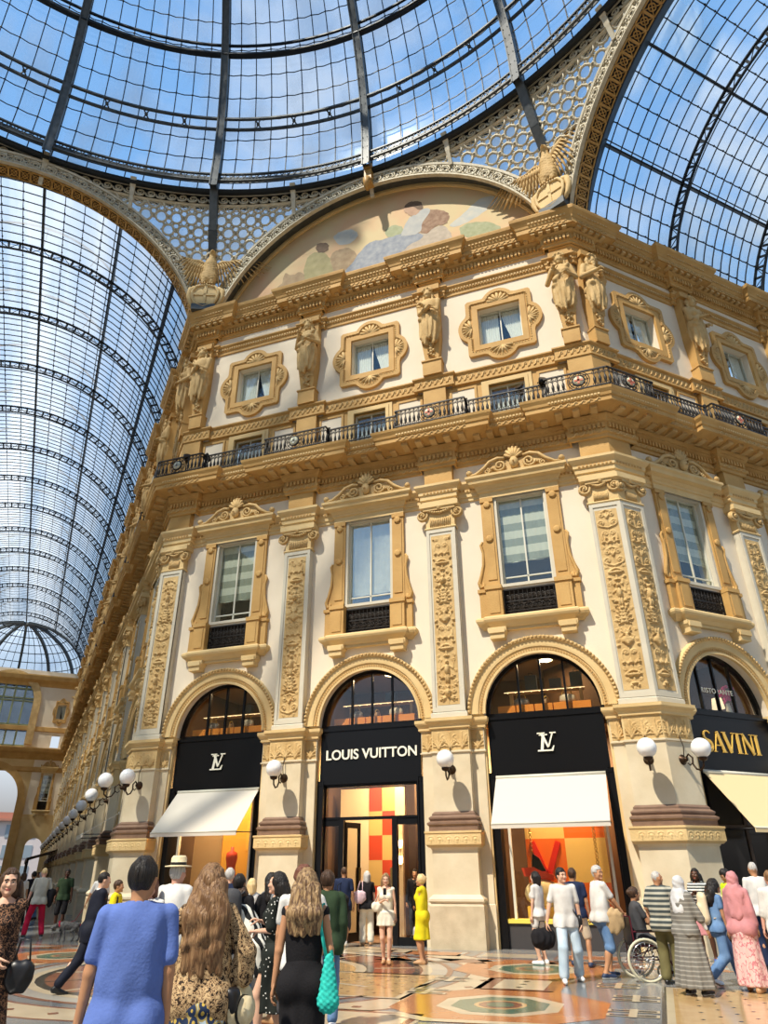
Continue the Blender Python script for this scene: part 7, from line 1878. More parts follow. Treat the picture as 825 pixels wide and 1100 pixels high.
BLUE = cm('blue', (.12, .19, .50)); RED = cm('red', (.50, .015, .05)); GREYT = cm('grey', (.45, .44, .38)); BEIGE = cm('beige', (.62, .52, .38)); YELL = cm('yellow', (.80, .66, .02)); OLIVE = cm('olive', (.16, .14, .06)); DGREEN = cm('dark_green', (.035, .06, .03)); PINK = cm('pink', (.60, .26, .27)); CREAM = cm('cream', (.80, .74, .60)); LIME = cm('lime', (.60, .85, .02)); SUIT = cm('suit', (.012, .014, .025), .7); GREYD = cm('charcoal', (.07, .07, .075)); TURQ = cm('turquoise', (.02, .42, .36), c2=(.05, .60, .50), sc=30)
LEO = pattern_mat('leopard_print', 'leopard', [(0, (.035, .02, .012)), (.38, (.50, .33, .17)), (.52, (.10, .05, .025)), (.62, (.55, .38, .2))], 34); LEO2 = pattern_mat('dark_leopard_print', 'leopard', [(0, (.30, .15, .08)), (.26, (.02, .012, .01)), (.62, (.26, .13, .07))], 34)
ZEB = pattern_mat('zebra_swirl_print', 'swirl', [(0, (.015, .015, .015)), (.5, (.75, .72, .62))], 3.2); DOTS = pattern_mat('white_dot_print', 'dots', [(0, (.75, .74, .68)), (.20, (.015, .018, .015))], 26); PAIS = pattern_mat('scarf_print', 'dots', [(0, (.55, .38, .08)), (.25, (.02, .035, .08)), (.62, (.40, .30, .10)), (.8, (.45, .55, .6))], 22, stretch=(1, 1, .8))
STRP = pattern_mat('knit_stripes', 'stripes', [(0, (.72, .70, .64)), (.42, (.05, .06, .06))], 6.0); POLO = pattern_mat('wide_stripes', 'stripes', [(0, (.42, .40, .32)), (.35, (.16, .18, .16)), (.62, (.05, .06, .06))], 4.2); PLAID = pattern_mat('grey_plaid', 'stripes', [(0, (.17, .16, .14)), (.5, (.21, .20, .175)), (.93, (.36, .34, .30))], 5.5); FLOR = pattern_mat('pink_floral_print', 'noise', [(0, (.72, .45, .42)), (.47, (.55, .20, .22)), (.53, (.74, .50, .46))], 16, stretch=(1, 1, .6))
HB = {k: hairmat('hair_'+k, c, c2) for k, c, c2 in (('black', (.010, .008, .008), (.02, .015, .012)), ('brown', (.045, .022, .012), (.08, .04, .02)), ('curly_brown', (.16, .08, .035), (.30, .17, .08)), ('ombre', (.13, .07, .035), (.42, .27, .13)), ('blonde', (.70, .48, .20), (.80, .60, .32)), ('grey', (.45, .43, .40), (.60, .58, .54)), ('auburn', (.14, .05, .03), (.2, .08, .05)))}
SHW = mat('white_trainer', (.80, .80, .78), .5); SHB = mat('black_shoe', (.012, .012, .013), .3); SHN = mat('navy_trainer', (.02, .035, .08), .5); SHT = mat('tan_sandal', (.45, .25, .12), .5); SHBL = mat('blue_trainer', (.03, .10, .45), .5)
STRAW = mat('straw', (.78, .66, .42), .8, col2=(.68, .55, .32), scale=30); LEATH = mat('black_leather', (.012, .011, .012), .35)
def VX(x, y): return .0085 if math.hypot(x-EYE.x, y-EYE.y) < 7 else (.012 if math.hypot(x-EYE.x, y-EYE.y) < 12 else .015)
def P(label, x, y, phi, h, fem, skin, hr, clothes, legs=True, curl=(.5, .5), head=None, **kw):
    base = math.atan2(-(x-EYE.x), y-EYE.y); rz = base+R_(phi); k = Skel(h, fem, **kw); p = Person('person', label, x, y, rz, k); v = VX(x, y)
    near = math.hypot(x-EYE.x, y-EYE.y)
    p.add('body', body_mesh(k, SKIN[skin], v*1.05, curl, legs, .0055 if near < 8 else .0075 if near < 14 else .011))
    if hr: st, col, L, kws = (list(hr)+[0, {}])[:4] if len(hr) < 4 else hr; p.add('hair', hair(k, HB[col], st, L or 0, vox=.006 if near < 8 else .009, **(kws or {})))
    for c in clothes:
        fn, nm, a = c[0], c[1], c[2] if len(c) > 2 else {}
        if fn == 'shirt': p.add(nm, shirt(k, vox=v, **a))
        elif fn == 'trousers': p.add(nm, trousers(k, vox=v, **a))
        elif fn == 'skirt': p.add(nm, skirt(k, vox=v, **a))
        elif fn == 'shoes':
            for me in shoes(k, **a): p.add('shoe', me)
        elif fn == 'fn': p.add(nm, a(p, k))
    return p
def T(mt, **k): return ('shirt', k.pop('nm', 't_shirt'), dict(m=mt, **k))
def TR(mt, **k): return ('trousers', k.pop('nm', 'trousers'), dict(m=mt, **k))
def SK(mt, **k): return ('skirt', k.pop('nm', 'skirt'), dict(m=mt, **k))
def SH(mt, **k): return ('shoes', 'shoe', dict(m=mt, **k))
def held(name, label, cat, p, pos, build, rot=0):
    """a thing carried by a person, standing on its own at its own place"""
    w = p.w(pos); e = empty(name, w, p.rz+rot); tag(e, label, cat)
    for nm, mb, mt in build: put(nm, mb.mesh(nm, mt), e)
    return e
def backpack(p, label, mt, s=1., off=(0, 0, 0), name='backpack'):
    k = p.k; c = k.chest-k.fw*.21*k.s+V3(*off); b = SD(); b.cap((0, -.02, -.17*s), (0, -.02, .13*s), .13*s, .11*s, k=.03, flat=(1.05, .72, 1)); b.cap((0, -.10*s, -.15*s), (0, -.10*s, -.02), .09*s, .085*s, k=.015, flat=(1.1, .5, 1))
    V, F = b.mesh(.012, folds(.004)); w = p.w(c); e = empty(name, w, p.rz+math.atan2(k.tw[1], k.tw[0])); tag(e, label, 'backpack'); put('pack', vf_mesh('pack', V, F, mt), e)
    for q in (-1, 1):
        m = MB(); m.tube([(q*.07, .05, .16*s), (q*.10, .13, .24*k.s), (q*.105, .24, .20*k.s), (q*.11, .33, .08*k.s), (q*.13, .28, -.12), (q*.11, .08, -.18*s)], .016, 6, flat=.6); put('strap', m.mesh('strap', mt), e)
    m = MB(); m.tube([(-.03, .02, .17*s), (-.02, 0, .22*s), (.02, 0, .22*s), (.03, .02, .17*s)], .009, 5); put('handle', m.mesh('handle', mt), e); return e
def soft_bag(name, label, p, pos, r, mt, strap=None, smt=None, rot=0, cat='bag', wob=.004):
    b = SD(); b.ell((0, 0, 0), r, k=.02); b.cap((-r[0]*.6, 0, r[2]*.5), (r[0]*.6, 0, r[2]*.5), r[1]*.6, k=.04); V, F = b.mesh(.010, folds(wob, (14, 12, 9))); w = p.w(pos); e = empty(name, w, p.rz+rot); tag(e, label, cat); put('bag_body', vf_mesh('bag_body', V, F, mt), e)
    if strap:
        m = MB(); m.tube(strap, .009, 6); o = put('strap', m.mesh('strap', smt or mt), e)
    return e
def hat(k, mt, band=None, brim=.16):
    m = MB(); m.lathe([(brim, .0), (brim, .012), (.095, .02), (.092, .10), (.07, .125), (.0, .115)], (0, 0, 0), 22); b = MB(); b.lathe([(.096, .018), (.097, .05), (.094, .052)], (0, 0, 0), 22); m.merge(b, mi=1)
    M = Matrix(np.array(head_rot(k)).tolist()); c = Vector(tuple(k.head))+M@Vector((0, -.015, .075))*k.s
    m.v = [tuple(M@(Vector(v)*k.s)+c) for v in m.v]; return m.mesh('hat', [mt, band or mt])
def glasses(k, up=0):
    m = MB()
    for q in (-1, 1): m.ball((q*.031, .098+(-.02 if up else 0), .006+up), .021, 8, sc=(1.1, .35, .85)); m.tube([(q*.05, .09, .01+up), (q*.078, 0, .012+up)], .003, 4)
    m.tube([(-.02, .102, .01+up), (.02, .102, .01+up)], .003, 4); M = Matrix(np.array(head_rot(k)).tolist()); m.v = [tuple(M@(Vector(v)*k.s)+Vector(tuple(k.head))) for v in m.v]; return m.mesh('sunglasses', LEATH)
def scarf_head(k, mt, drop=.2, vox=.009):
    s = k.s; sd = SD(); sd.ell((0, -.015, .02), (.092, .108, .112), k=.03); sd.cap((0, -.02, -.05), (0, -.03, -.15), .085, .11, k=.05)
    V, F = sd.mesh(vox, lambda X, Y, Z, Fd: np.maximum(Fd+.003*np.sin(Z*70+X*40), -np.maximum(np.maximum(np.sqrt((X/.056)**2+((Z-.0)/.078)**2)*.06-.06, .035-Y), Z-.075))); V = V*s@head_rot(k).T+k.head
    s2 = SD(); s2.cap(k.neck, k.shc-k.up*.03, .09*s, .12*s, k=.04, flat=(1.25, 1, 1)); s2.cap(k.shc-k.fw*.06*s, k.shc-k.fw*.11*s-V3(0, 0, drop), .13*s, .10*s, k=.05, flat=(1.1, .5, 1)); s2.cap(k.shc+k.fw*.06*s, k.shc+k.fw*.12*s-V3(0, 0, drop*.6), .11*s, .06*s, k=.05, flat=(1.1, .5, 1)); a = s2.mesh(vox*1.2, folds(.005, (12, 10, 8)))
    return vf_mesh('headscarf', *join_vf((V, F), a), mt)
ht = lambda mt, band=None, **q: ('fn', 'hat', lambda p, k: hat(k, mt, band, **q))
SG = ('fn', 'sunglasses', lambda p, k: glasses(k))
walk = dict(feet=((-.10, .28), (.10, -.22)), lift=(0, .05))
# --- foreground
blue = P('man seen from behind in a plain blue t-shirt and dark trousers', 4.19, -14.76, -3, 1.70, False, 'tan', ('short', 'black'), [T(BLUE, hem=.835, sleeve=.72, loose=.022, g=.017, amp=.006, tail=.0, puff=.006), TR(BLK, flare=.02, nm='trousers'), SH(SHB)], build=.98, hands=((-.27, .06, .83), (.22, .02, .84)), hyaw=-.25, feet=((-.12, .12), (.1, -.1)))
curly = P('woman seen from behind with long curly brown hair, puffy leopard blouse and scarf print skirt', 4.06, -13.82, -6, 1.66, True, 'fair', ('long', 'curly_brown', .62, dict(wave=1, wid=.085, vol=.022)), [T(LEO, hem=.70, sleeve=1.62, loose=.035, g=.025, puff=.042, amp=.006, tail=.04, nm='blouse'), SK(PAIS, top=.92, hem=.52, r0=.19, r1=.27, nf=7, amp=.022), SH(SHT)], hands=((-.27, .05, .98), (.26, .10, .94)), poles=((-1, -.5, .1), (1, -.6, .1)), feet=((-.1, .1), (.1, -.05)))
h_ = held('straw_hat', 'straw boater hat hanging at the hip of the curly haired woman', 'hat', curly, (.27, .06, .78), [('crown_and_brim', MB().lathe([(.15, 0), (.15, .01), (.085, .015), (.08, .07), (0, .07)], (0, 0, 0), 20, axis='y'), STRAW), ('hat_band', MB().lathe([(.088, .012), (.086, .035)], (0, 0, 0), 20, axis='y'), LEATH)], R_(60))
soft_bag('shoulder_bag', 'black shoulder bag worn by the curly haired woman', curly, (.20, -.04, .84), (.06, .04, .08), LEATH, [(-.04, 0, .1), (-.1, .02, .35), (-.12, .05, .5)], cat='bag')
tank = P('woman from behind with long sun bleached hair, black top and long black skirt', 4.41, -12.96, -4, 1.63, True, 'tan', ('long', 'ombre', .40, dict(wid=.075, vol=.014)), [T(BLK, hem=.98, sleeve=.05, g=.010, loose=.0, neck=.19, amp=.002, nm='top'), SK(BLK, top=1.10, hem=.06, r0=.128, r1=.185, nf=6, amp=.012), SH(SHT)], hands=((-.25, .0, .80), (.27, -.02, .82)), feet=((-.09, .05), (.09, -.03)))
n_ = SD(); n_.cap((0, 0, .1), (0, 0, -.16), .035, .085, k=.03, flat=(1, .7, 1)); v_, f_ = n_.mesh(.008, lambda X, Y, Z, F: F+.004*np.sin(Z*160)*np.sin(X*120+Z*30))
e_ = empty('net_bag', tank.w((.20, -.10, .92)), tank.rz); tag(e_, 'turquoise crochet net bag on the shoulder of the woman in the black dress', 'bag'); put('bag_body', vf_mesh('bag_body', v_, f_, TURQ), e_); m = MB(); m.tube([(-.02, 0, .1), (-.07, .03, .3), (-.075, .07, .44), (-.065, .14, .46), (-.02, .14, .3), (.02, .04, .1)], .017, 6, flat=.6); put('strap', m.mesh('strap', TURQ), e_)
leo = P('dark haired woman in a brown leopard print dress at the left edge', 1.36, -12.98, 168, 1.65, True, 'fair', ('long', 'brown', .34, dict(fringe=False, wid=.08)), [T(LEO2, hem=.85, sleeve=1.9, g=.022, loose=.015, puff=.018, neck=.10, deep=1.5, nm='bodice'), SK(LEO2, top=1.0, hem=.28, r0=.14, r1=.24, nf=7, nm='dress_skirt'), SH(SHB)], hands=((.10, .22, 1.05), (-.10, .25, 1.0)), hyaw=.25)
soft_bag('handbag', 'black leather handbag hanging from the arm of the woman in the leopard dress', leo, (-.26, .10, .80), (.12, .06, .13), LEATH, [(-.07, 0, .1), (-.04, 0, .28), (.04, 0, .28), (.07, 0, .1)], cat='handbag')
hatm = P('man in a straw hat with black band, white t-shirt and beige shorts, seen from behind', 1.68, -10.79, -35, 1.72, False, 'pink', ('short', 'grey'), [T(WHT, hem=.80, loose=.04, g=.026), TR(BEIGE, frac=.95, flare=.035, nm='shorts'), SH(SHB), ht(STRAW, LEATH)], build=1.15, hands=((-.26, .05, .88), (.27, .1, .9)))
P('woman in sunglasses with short brown hair, half hidden by the man in the blue t-shirt', 1.52, -11.05, 165, 1.58, True, 'pink', ('bob', 'auburn'), [T(WHT, hem=.84, loose=.03), TR(BLK, frac=.75, flare=.03, nm='shorts'), SH(SHW), SG], hands=(None, (.25, .1, .9)))
suit = P('man in a dark suit and tie striding towards the right', -1.56, -8.28, -78, 1.69, False, 'fair', ('short', 'black', 0, dict(vol=.006)), [T(WHT, hem=.93, sleeve=1.95, g=.012, neck=.062, nm='dress_shirt'), T(SUIT, hem=.74, sleeve=1.85, g=.026, loose=.018, neck=.11, deep=2.6, puff=.012, tail=.02, nm='suit_jacket'), TR(SUIT, flare=.02), SH(SHB)], hands=((-.02, .27, 1.14), (.04, .27, 1.16)), lean=.10, feet=((-.08, .42), (.10, -.36)), lift=(0, .03), hpitch=-.1)
held('phone', 'black phone held up by the man in the dark suit', 'phone', suit, (.02, .36, 1.2), [('phone_body', MB().box(-.035, .035, -.005, .005, -.07, .07), LEATH)])
P('child in a yellow top behind the man in the dark suit', -2.55, -6.5, -100, 1.50, False, 'tan', ('short', 'brown'), [T(YELL), TR(DJEAN), SH(SHW)])
# --- the group in the middle
bp = P('man in a black t-shirt and blue jeans wearing a grey backpack, stepping forward', 1.91, -9.76, -22, 1.63, False, 'olive', ('short', 'black'), [T(BLK, hem=.82), TR(JEAN, flare=.015), SH(SHW, sole=SHW)], feet=((-.1, -.25), (.12, .3)), lift=(.0, 0))
backpack(bp, 'dark grey backpack worn by the man in blue jeans behind the curly haired woman', GREYD, 1.15)
lb = P('woman with shoulder length black hair, black t-shirt and white jeans wearing a grey backpack', 2.13, -9.30, 30, 1.62, True, 'tan', ('long', 'black', .22), [T(BLK, hem=.86), TR(LJEAN if 0 else WHT, flare=.015), SH(SHW)], feet=((-.1, .12), (.1, -.2)), hands=((-.2, .2, 1.0), None))
backpack(lb, 'slim grey backpack with light straps worn by the black haired woman in white jeans', cm('grey_pack', (.20, .21, .22)), .95)
P('person in a black and white swirl print dress bending forward, one knee raised', 2.35, -9.75, 60, 1.56, True, 'tan', ('bob', 'brown'), [T(ZEB, hem=.9, sleeve=.5, nm='bodice', g=.02), SK(ZEB, top=1.0, hem=.55, r0=.15, r1=.30, nf=7), SH(SHT)], lean=.55, feet=((-.08, .32), (.1, -.1)), lift=(.16, 0), hands=((-.06, .45, .85), (.1, .42, .85)))
pd_ = P('dark haired woman in a black wrap dress with white dots, seen in profile', 3.07, -10.79, 78, 1.62, True, 'fair', ('long', 'black', .20, dict(fringe=False)), [T(DOTS, hem=.9, sleeve=.85, g=.016, loose=.005, neck=.10, deep=2.0, puff=.03, nm='bodice'), SK(DOTS, top=1.0, hem=.34, r0=.135, r1=.20, nf=5, slit=(1.3, 2.6, .72), nm='wrap_skirt'), SH(SHT)], hands=((-.02, .27, 1.12), (.10, .26, 1.22)), feet=((-.09, .14), (.09, -.08)))
P('person with tousled auburn hair hidden behind the woman with the net bag', 3.80, -11.75, 10, 1.66, False, 'tan', ('short', 'auburn', 0, dict(vol=.026, wave=1)), [T(WHT), TR(GREYD, frac=.9, flare=.03, nm='shorts'), SH(SHB)], hands=((-.22, .1, .9), (.22, .1, .95)))
gr_ = P('person in a dark green hooded top, black shorts and jeans, turned to the shop', 3.19, -9.78, 0, 1.62, False, 'olive', ('short', 'brown', 0, dict(vol=.02)), [T(DGREEN, hem=.80, sleeve=1.7, g=.03, puff=.02, nm='hoodie'), TR(JEAN, flare=.012), SH(SHW)], hands=((-.16, .2, 1.2), (.2, .05, .9)))
P('white haired man looking at the shop window, behind the curly haired woman', .04, -6.85, 5, 1.68, False, 'fair', ('short', 'grey'), [T(NAVY), TR(BEIGE, frac=.9, nm='shorts'), SH(SHW)])
P('short blonde haired person looking at the shop window', .35, -6.6, 10, 1.52, True, 'fair', ('bob', 'blonde'), [T(WHT), TR(JEAN), SH(SHW)])
# --- by the door
nv = P('shaven headed man in a navy polo shirt walking into the middle shop', -.5, -.4, -8, 1.76, False, 'olive', ('short', 'brown', 0, dict(vol=.002)), [T(NAVY, hem=.80), TR(GREYD, frac=1.2, flare=.02), SH(SHW)], **walk)
e_ = soft_bag('rucksack', 'large black travel rucksack carried low beside the man in the navy polo', nv, (-.05, -.38, .82), (.24, .17, .38), BLK, [(-.06, .1, .3), (-.08, .2, .5), (.0, .3, .55)], cat='backpack')
hl = P('silver haired woman in a black top and cream trousers at the shop door', -.06, .1, 4, 1.63, True, 'fair', ('bob', 'grey'), [T(BLK, hem=.84, sleeve=.55), TR(CREAM, flare=.035), SH(SHT)])
soft_bag('tote_bag', 'pale pink tote bag on the shoulder of the woman in cream trousers', hl, (-.20, -.14, 1.05), (.17, .07, .15), cm('pale_pink', (.75, .55, .60)), [(-.06, 0, .12), (.02, .08, .36), (.08, .1, .36), (.08, 0, .12)], cat='bag')
cr = P('young woman in a short cream dress facing us by the shop door', 1.76, -3.52, 178, 1.58, True, 'fair', ('long', 'ombre', .26, dict(fringe=False)), [T(CREAM, hem=.92, sleeve=.0, g=.010, neck=.13, nm='bodice'), SK(CREAM, top=1.02, hem=.72, r0=.14, r1=.20, nf=9, amp=.014), SH(SHT)], hands=((-.20, .06, .86), (.06, .26, 1.22)), feet=((-.03, .08), (.07, -.05)), hpitch=-.15)
soft_bag('handbag', 'small cream quilted bag at the hip of the woman in the cream dress', cr, (.20, .10, .98), (.11, .05, .09), CREAM, [(-.05, 0, .07), (-.08, -.02, .3), (.06, -.04, .07)], cat='handbag')
held('phone', 'phone in the hand of the woman in the cream dress', 'phone', cr, (.03, .33, 1.26), [('phone_body', MB().box(-.033, .033, -.005, .005, -.06, .06), LEATH)])
ye = P('blonde woman in a bright yellow sleeveless dress standing in profile by the door pillar', 2.44, -3.32, 78, 1.56, True, 'tan', ('bun', 'blonde', 0, dict(vol=.018, wave=1)), [T(YELL, hem=.9, sleeve=.02, g=.02, loose=.02, nm='bodice'), SK(YELL, top=1.05, hem=.46, r0=.155, r1=.20, nf=6, amp=.012), SH(SHT)], hands=((-.06, .10, .78), (.12, .12, .78)), build=1.05)
soft_bag('handbag', 'silver grey bag held low by the woman in the yellow dress', ye, (.08, .14, .52), (.11, .07, .12), cm('silver', (.45, .47, .50), .4), [(-.05, 0, .1), (-.02, 0, .24), (.02, 0, .24), (.05, 0, .1)], cat='handbag')
P('dark dressed shop visitor with bun hair inside the middle shop', .95, 1.5, 190, 1.60, True, 'tan', ('bun', 'black'), [T(BLK, sleeve=1.9), TR(BLK), SH(SHB)], hands=((-.05, .25, 1.1), None))
P('dark dressed shop assistant inside the middle shop near the right leaf', .55, 2.3, 170, 1.68, False, 'fair', ('short', 'black'), [T(SUIT, sleeve=1.9, hem=.78), TR(SUIT), SH(SHB)])
# --- right hand group
yg = P('young man in a white t-shirt and light jeans walking towards us', 5.45, -4.96, 192, 1.68, False, 'fair', ('short', 'black', 0, dict(vol=.014)), [T(WHT, hem=.83, sleeve=.70, loose=.012, puff=.008), TR(LJEAN, flare=.03), SH(SHW)], feet=((-.17, -.12), (.15, .22)), hands=((-.27, .05, .86), (.34, .10, .86)), hyaw=.45)
m = MB(); m.tube([(.13, -.02, 1.36), (.06, .12, 1.28), (-.05, .155, 1.14), (-.17, .13, .96), (-.22, .02, .88), (-.15, -.13, .95), (.02, -.15, 1.18), (.12, -.08, 1.36)], .018, 6, flat=.5)
held('crossbody_bag', 'small black bag on a diagonal strap worn by the young man in white', 'bag', yg, (0, 0, 0), [('strap', m, LEATH), ('pouch', MB().ball((-.24, .03, .86), .10, 10, sc=(.5, .9, 1.1)), LEATH)])
soft_bag('duffel_bag', 'black duffel bag in the hand of the young man in white', yg, (.40, .08, .60), (.23, .14, .15), BLK, [(-.1, 0, .12), (-.05, 0, .26), (.05, 0, .26), (.1, 0, .12)], cat='bag', wob=.008, rot=.5)
P('dark haired woman in white shorts turned away, behind the young man in white', 4.69, -2.75, 60, 1.60, True, 'fair', ('bob', 'black'), [T(WHT, hem=.88), TR(WHT, frac=.45, flare=.03, nm='shorts'), SH(SHW)])
P('man in a navy t-shirt and light shorts, hidden behind the young man in white', 5.42, -2.8, -15, 1.68, False, 'olive', ('short', 'brown'), [T(NAVY), TR(BEIGE, frac=.9, flare=.03, nm='shorts'), SH(SHN)], feet=((-.18, .1), (.2, -.1)))
gp = P('grey haired man in a white polo shirt and denim shorts pushing the wheelchair', 6.01, -4.32, -62, 1.70, False, 'tan', ('short', 'grey', 0, dict(vol=.014)), [T(WHT, hem=.86, loose=.03, sleeve=.7), TR(JEAN, frac=1.05, flare=.03, nm='denim_shorts'), SH(SHN, sole=SHW)], hands=((-.17, .36, .92), (.20, .36, .92)), hyaw=-1.15, build=1.1, lean=.04, feet=((-.12, .1), (.12, -.12)))
soft_bag('shoulder_bag', 'flat tan cloth bag hanging from the man who pushes the wheelchair', gp, (.20, .12, .84), (.17, .05, .20), cm('tan_canvas', (.55, .38, .20)), [(-.1, 0, .15), (-.2, .0, .45), (.1, 0, .15)], cat='bag', rot=R_(75))
# wheelchair and its rider
wx, wy, wr = 6.62, -4.35, math.atan2(-(6.62-EYE.x), -4.35-EYE.y)+R_(-72)
WE = empty('wheelchair', (wx, wy, 0), wr); tag(WE, 'dark red framed wheelchair with large pale tyres', 'wheelchair'); WF = mat('dark_red_frame', (.10, .012, .02), .35, metal=.3); TYRE = mat('pale_tyre', (.62, .58, .42), .7)
def wheel(r, x, y, tr, spokes, nm):
    m = MB(); m.tube([(x, y+r*math.cos(2*PI*i/28), r+r*.98*math.sin(2*PI*i/28)-.0) for i in range(29)], tr, 6, cap=False); o = put(nm, m.mesh(nm, TYRE), WE)
    m = MB(); [m.tube([(x, y, r), (x, y+r*math.cos(2*PI*i/spokes), r+r*math.sin(2*PI*i/spokes))], .004, 4) for i in range(spokes)]; m.tube([(x-.03, y, r), (x+.03, y, r)], .025, 8); m.tube([(x+(.05 if x > 0 else -.05), y+r*.86*math.cos(2*PI*i/24), r+r*.86*math.sin(2*PI*i/24)) for i in range(25)], .008, 5, cap=False); put('spokes', m.mesh('spokes', mat('chrome', (.6, .6, .6), .2, metal=1)), o)
for s in (-1, 1): wheel(.30, s*.28, -.05, .022, 20, 'rear_wheel'); wheel(.09, s*.22, .36, .018, 6, 'front_caster')
m = MB()
for s in (-1, 1):
    m.tube([(s*.22, -.32, .93), (s*.22, -.22, .92), (s*.22, -.2, .5), (s*.22, -.2, .3), (s*.22, .3, .3)], .013, 6); m.tube([(s*.22, -.2, .5), (s*.22, .28, .5), (s*.22, .34, .3), (s*.20, .44, .12)], .013, 6); m.tube([(s*.24, -.2, .70), (s*.24, .16, .70), (s*.24, .2, .5)], .013, 6); m.tube([(s*.22, .3, .3), (s*.22, .36, .1)], .012, 6)
m.tube([(-.22, -.1, .32), (.22, .2, .48)], .01, 6); m.tube([(.22, -.1, .32), (-.22, .2, .48)], .01, 6); put('frame', m.mesh('frame', WF), WE)
m = MB(); m.box(-.21, .21, -.2, .28, .48, .53); put('seat', m.mesh('seat', LEATH), WE); m = MB(); m.box(-.21, .21, -.23, -.2, .52, .9); put('backrest', m.mesh('backrest', LEATH), WE); m = MB(); [m.box(s*.25-.03, s*.25+.03, -.16, .14, .70, .73) for s in (-1, 1)]; put('armrests', m.mesh('armrests', LEATH), WE)
for s in (-1, 1): m = MB(); m.box(s*.12-.07, s*.12+.07, .40, .54, .10, .12); put('footrest', m.mesh('footrest', LEATH), WE)
k = Skel(1.60, True, sit=.66, lean=-.05, feet=((-.10, .48), (.10, .48)), hands=((-.20, .22, .86), (.06, .17, 1.12)), hyaw=.2); k.ank = [a+V3(0, 0, .05) for a in k.ank]; k.toe = [a+V3(0, 0, .05) for a in k.toe]
rp = Person('person', 'woman in a dark top sitting in the wheelchair, hand at her mouth', wx, wy, wr, k)
k2 = rp.add('body', body_mesh(k, SKIN['olive'], .013, hv=.0085)); rp.add('hair', hair(k, HB['brown'], 'bun', 0, vox=.009)); rp.add('top', shirt(k, GREYD, sleeve=.6, vox=.012)); rp.add('trousers', trousers(k, BEIGE, vox=.012, flare=.01)); [rp.add('shoe', q) for q in shoes(k, SHW)]
bd_ = P('balding man in a wide striped polo shirt and olive trousers, seen from behind', 7.03, -4.8, -12, 1.60, False, 'tan', ('short', 'grey', 0, dict(vol=-.001)), [T(POLO, hem=.80, sleeve=.85, loose=.04, g=.026), TR(OLIVE, flare=.035), SH(SHB)], build=1.1, hands=((-.22, .12, .95), (.20, .16, .98)), hyaw=-.7)
soft_bag('shoulder_bag', 'black and white bag between the balding man and the woman in grey', bd_, (.27, -.02, .95), (.07, .09, .14), GREYD, [(-.02, 0, .1), (-.1, 0, .35), (.02, 0, .1)], cat='bag')
P('woman in a pale grey headscarf and long grey plaid dress, seen from behind', 7.27, -5.89, -38, 1.54, True, 'olive', None, [T(PLAID, hem=.85, sleeve=1.3, g=.026, loose=.03, puff=.02, nm='bodice'), SK(PLAID, top=1.02, hem=.10, r0=.17, r1=.33, nf=10, amp=.022, nm='long_dress'), SH(SHB, sole=SHW), ('fn', 'headscarf', lambda p, k: scarf_head(k, cm('pale_grey', (.62, .62, .62)), .18)), ('fn', 'undersleeve', lambda p, k: (lambda s: (arms_sd(s, k, 1.9, .006), vf_mesh('undersleeve', *s.mesh(.011), WHT))[1])(SD()))], build=1.1, hands=(None, (.30, .30, .86)), feet=((-.1, .05), (.1, .15)))
P('girl in a black and white striped top and pink skirt facing us', 7.76, -1.57, 168, 1.64, True, 'brown', ('long', 'black', .28, dict(fringe=False)), [T(STRP, hem=.86, sleeve=.45, nm='striped_top'), SK(PINK, top=.98, hem=.50, r0=.15, r1=.18, nf=4, amp=.006), SH(SHBL)], hands=((-.02, .20, 1.25), (.06, .24, 1.28)))
P('person in a lime yellow vest with dark hair looking down, near the right edge', 8.30, -2.0, 120, 1.62, False, 'olive', ('short', 'black', 0, dict(vol=.02)), [T(LIME, sleeve=.3), TR(BLK), SH(SHB)], hpitch=-.5, hands=((-.05, .3, 1.1), None))
cj = P('woman with long dark curls in blue jeans, stepping forward with a beige backpack', 7.85, -4.65, -70, 1.52, True, 'olive', ('long', 'black', .36, dict(wave=1, vol=.02)), [T(JEAN, hem=.88, sleeve=.5), TR(JEAN, flare=.03), SH(SHW, sole=SHT)], feet=((-.1, .25), (.1, -.3)), lift=(0, .06), lean=.12)
backpack(cj, 'beige leather backpack with flap worn by the woman in blue jeans near the right edge', mat('beige_leather', (.72, .58, .38), .5), .9)
P('woman in a pink headscarf and long pink floral dress near the right edge', 8.15, -5.25, -20, 1.60, True, 'olive', None, [T(PINK, hem=.80, sleeve=1.7, g=.025, loose=.025, nm='top'), SK(FLOR, top=.95, hem=.08, r0=.17, r1=.25, nf=8, nm='long_skirt'), SH(SHT), ('fn', 'headscarf', lambda p, k: scarf_head(k, PINK, .3))], feet=((-.1, .1), (.1, -.1)))
P('bald man in a white shirt near the dark restaurant front', 8.75, -2.6, 20, 1.74, False, 'tan', ('short', 'grey', 0, dict(vol=-.002)), [T(WHT), TR(NAVY), SH(SHB)])
P('man in a loose white shirt cut off by the right edge', 8.66, -5.5, 10, 1.60, False, 'pink', ('short', 'curly_brown', 0, dict(vol=.004)), [T(WHT, hem=.74, sleeve=1.2, loose=.03), TR(GREYD), SH(SHB)])
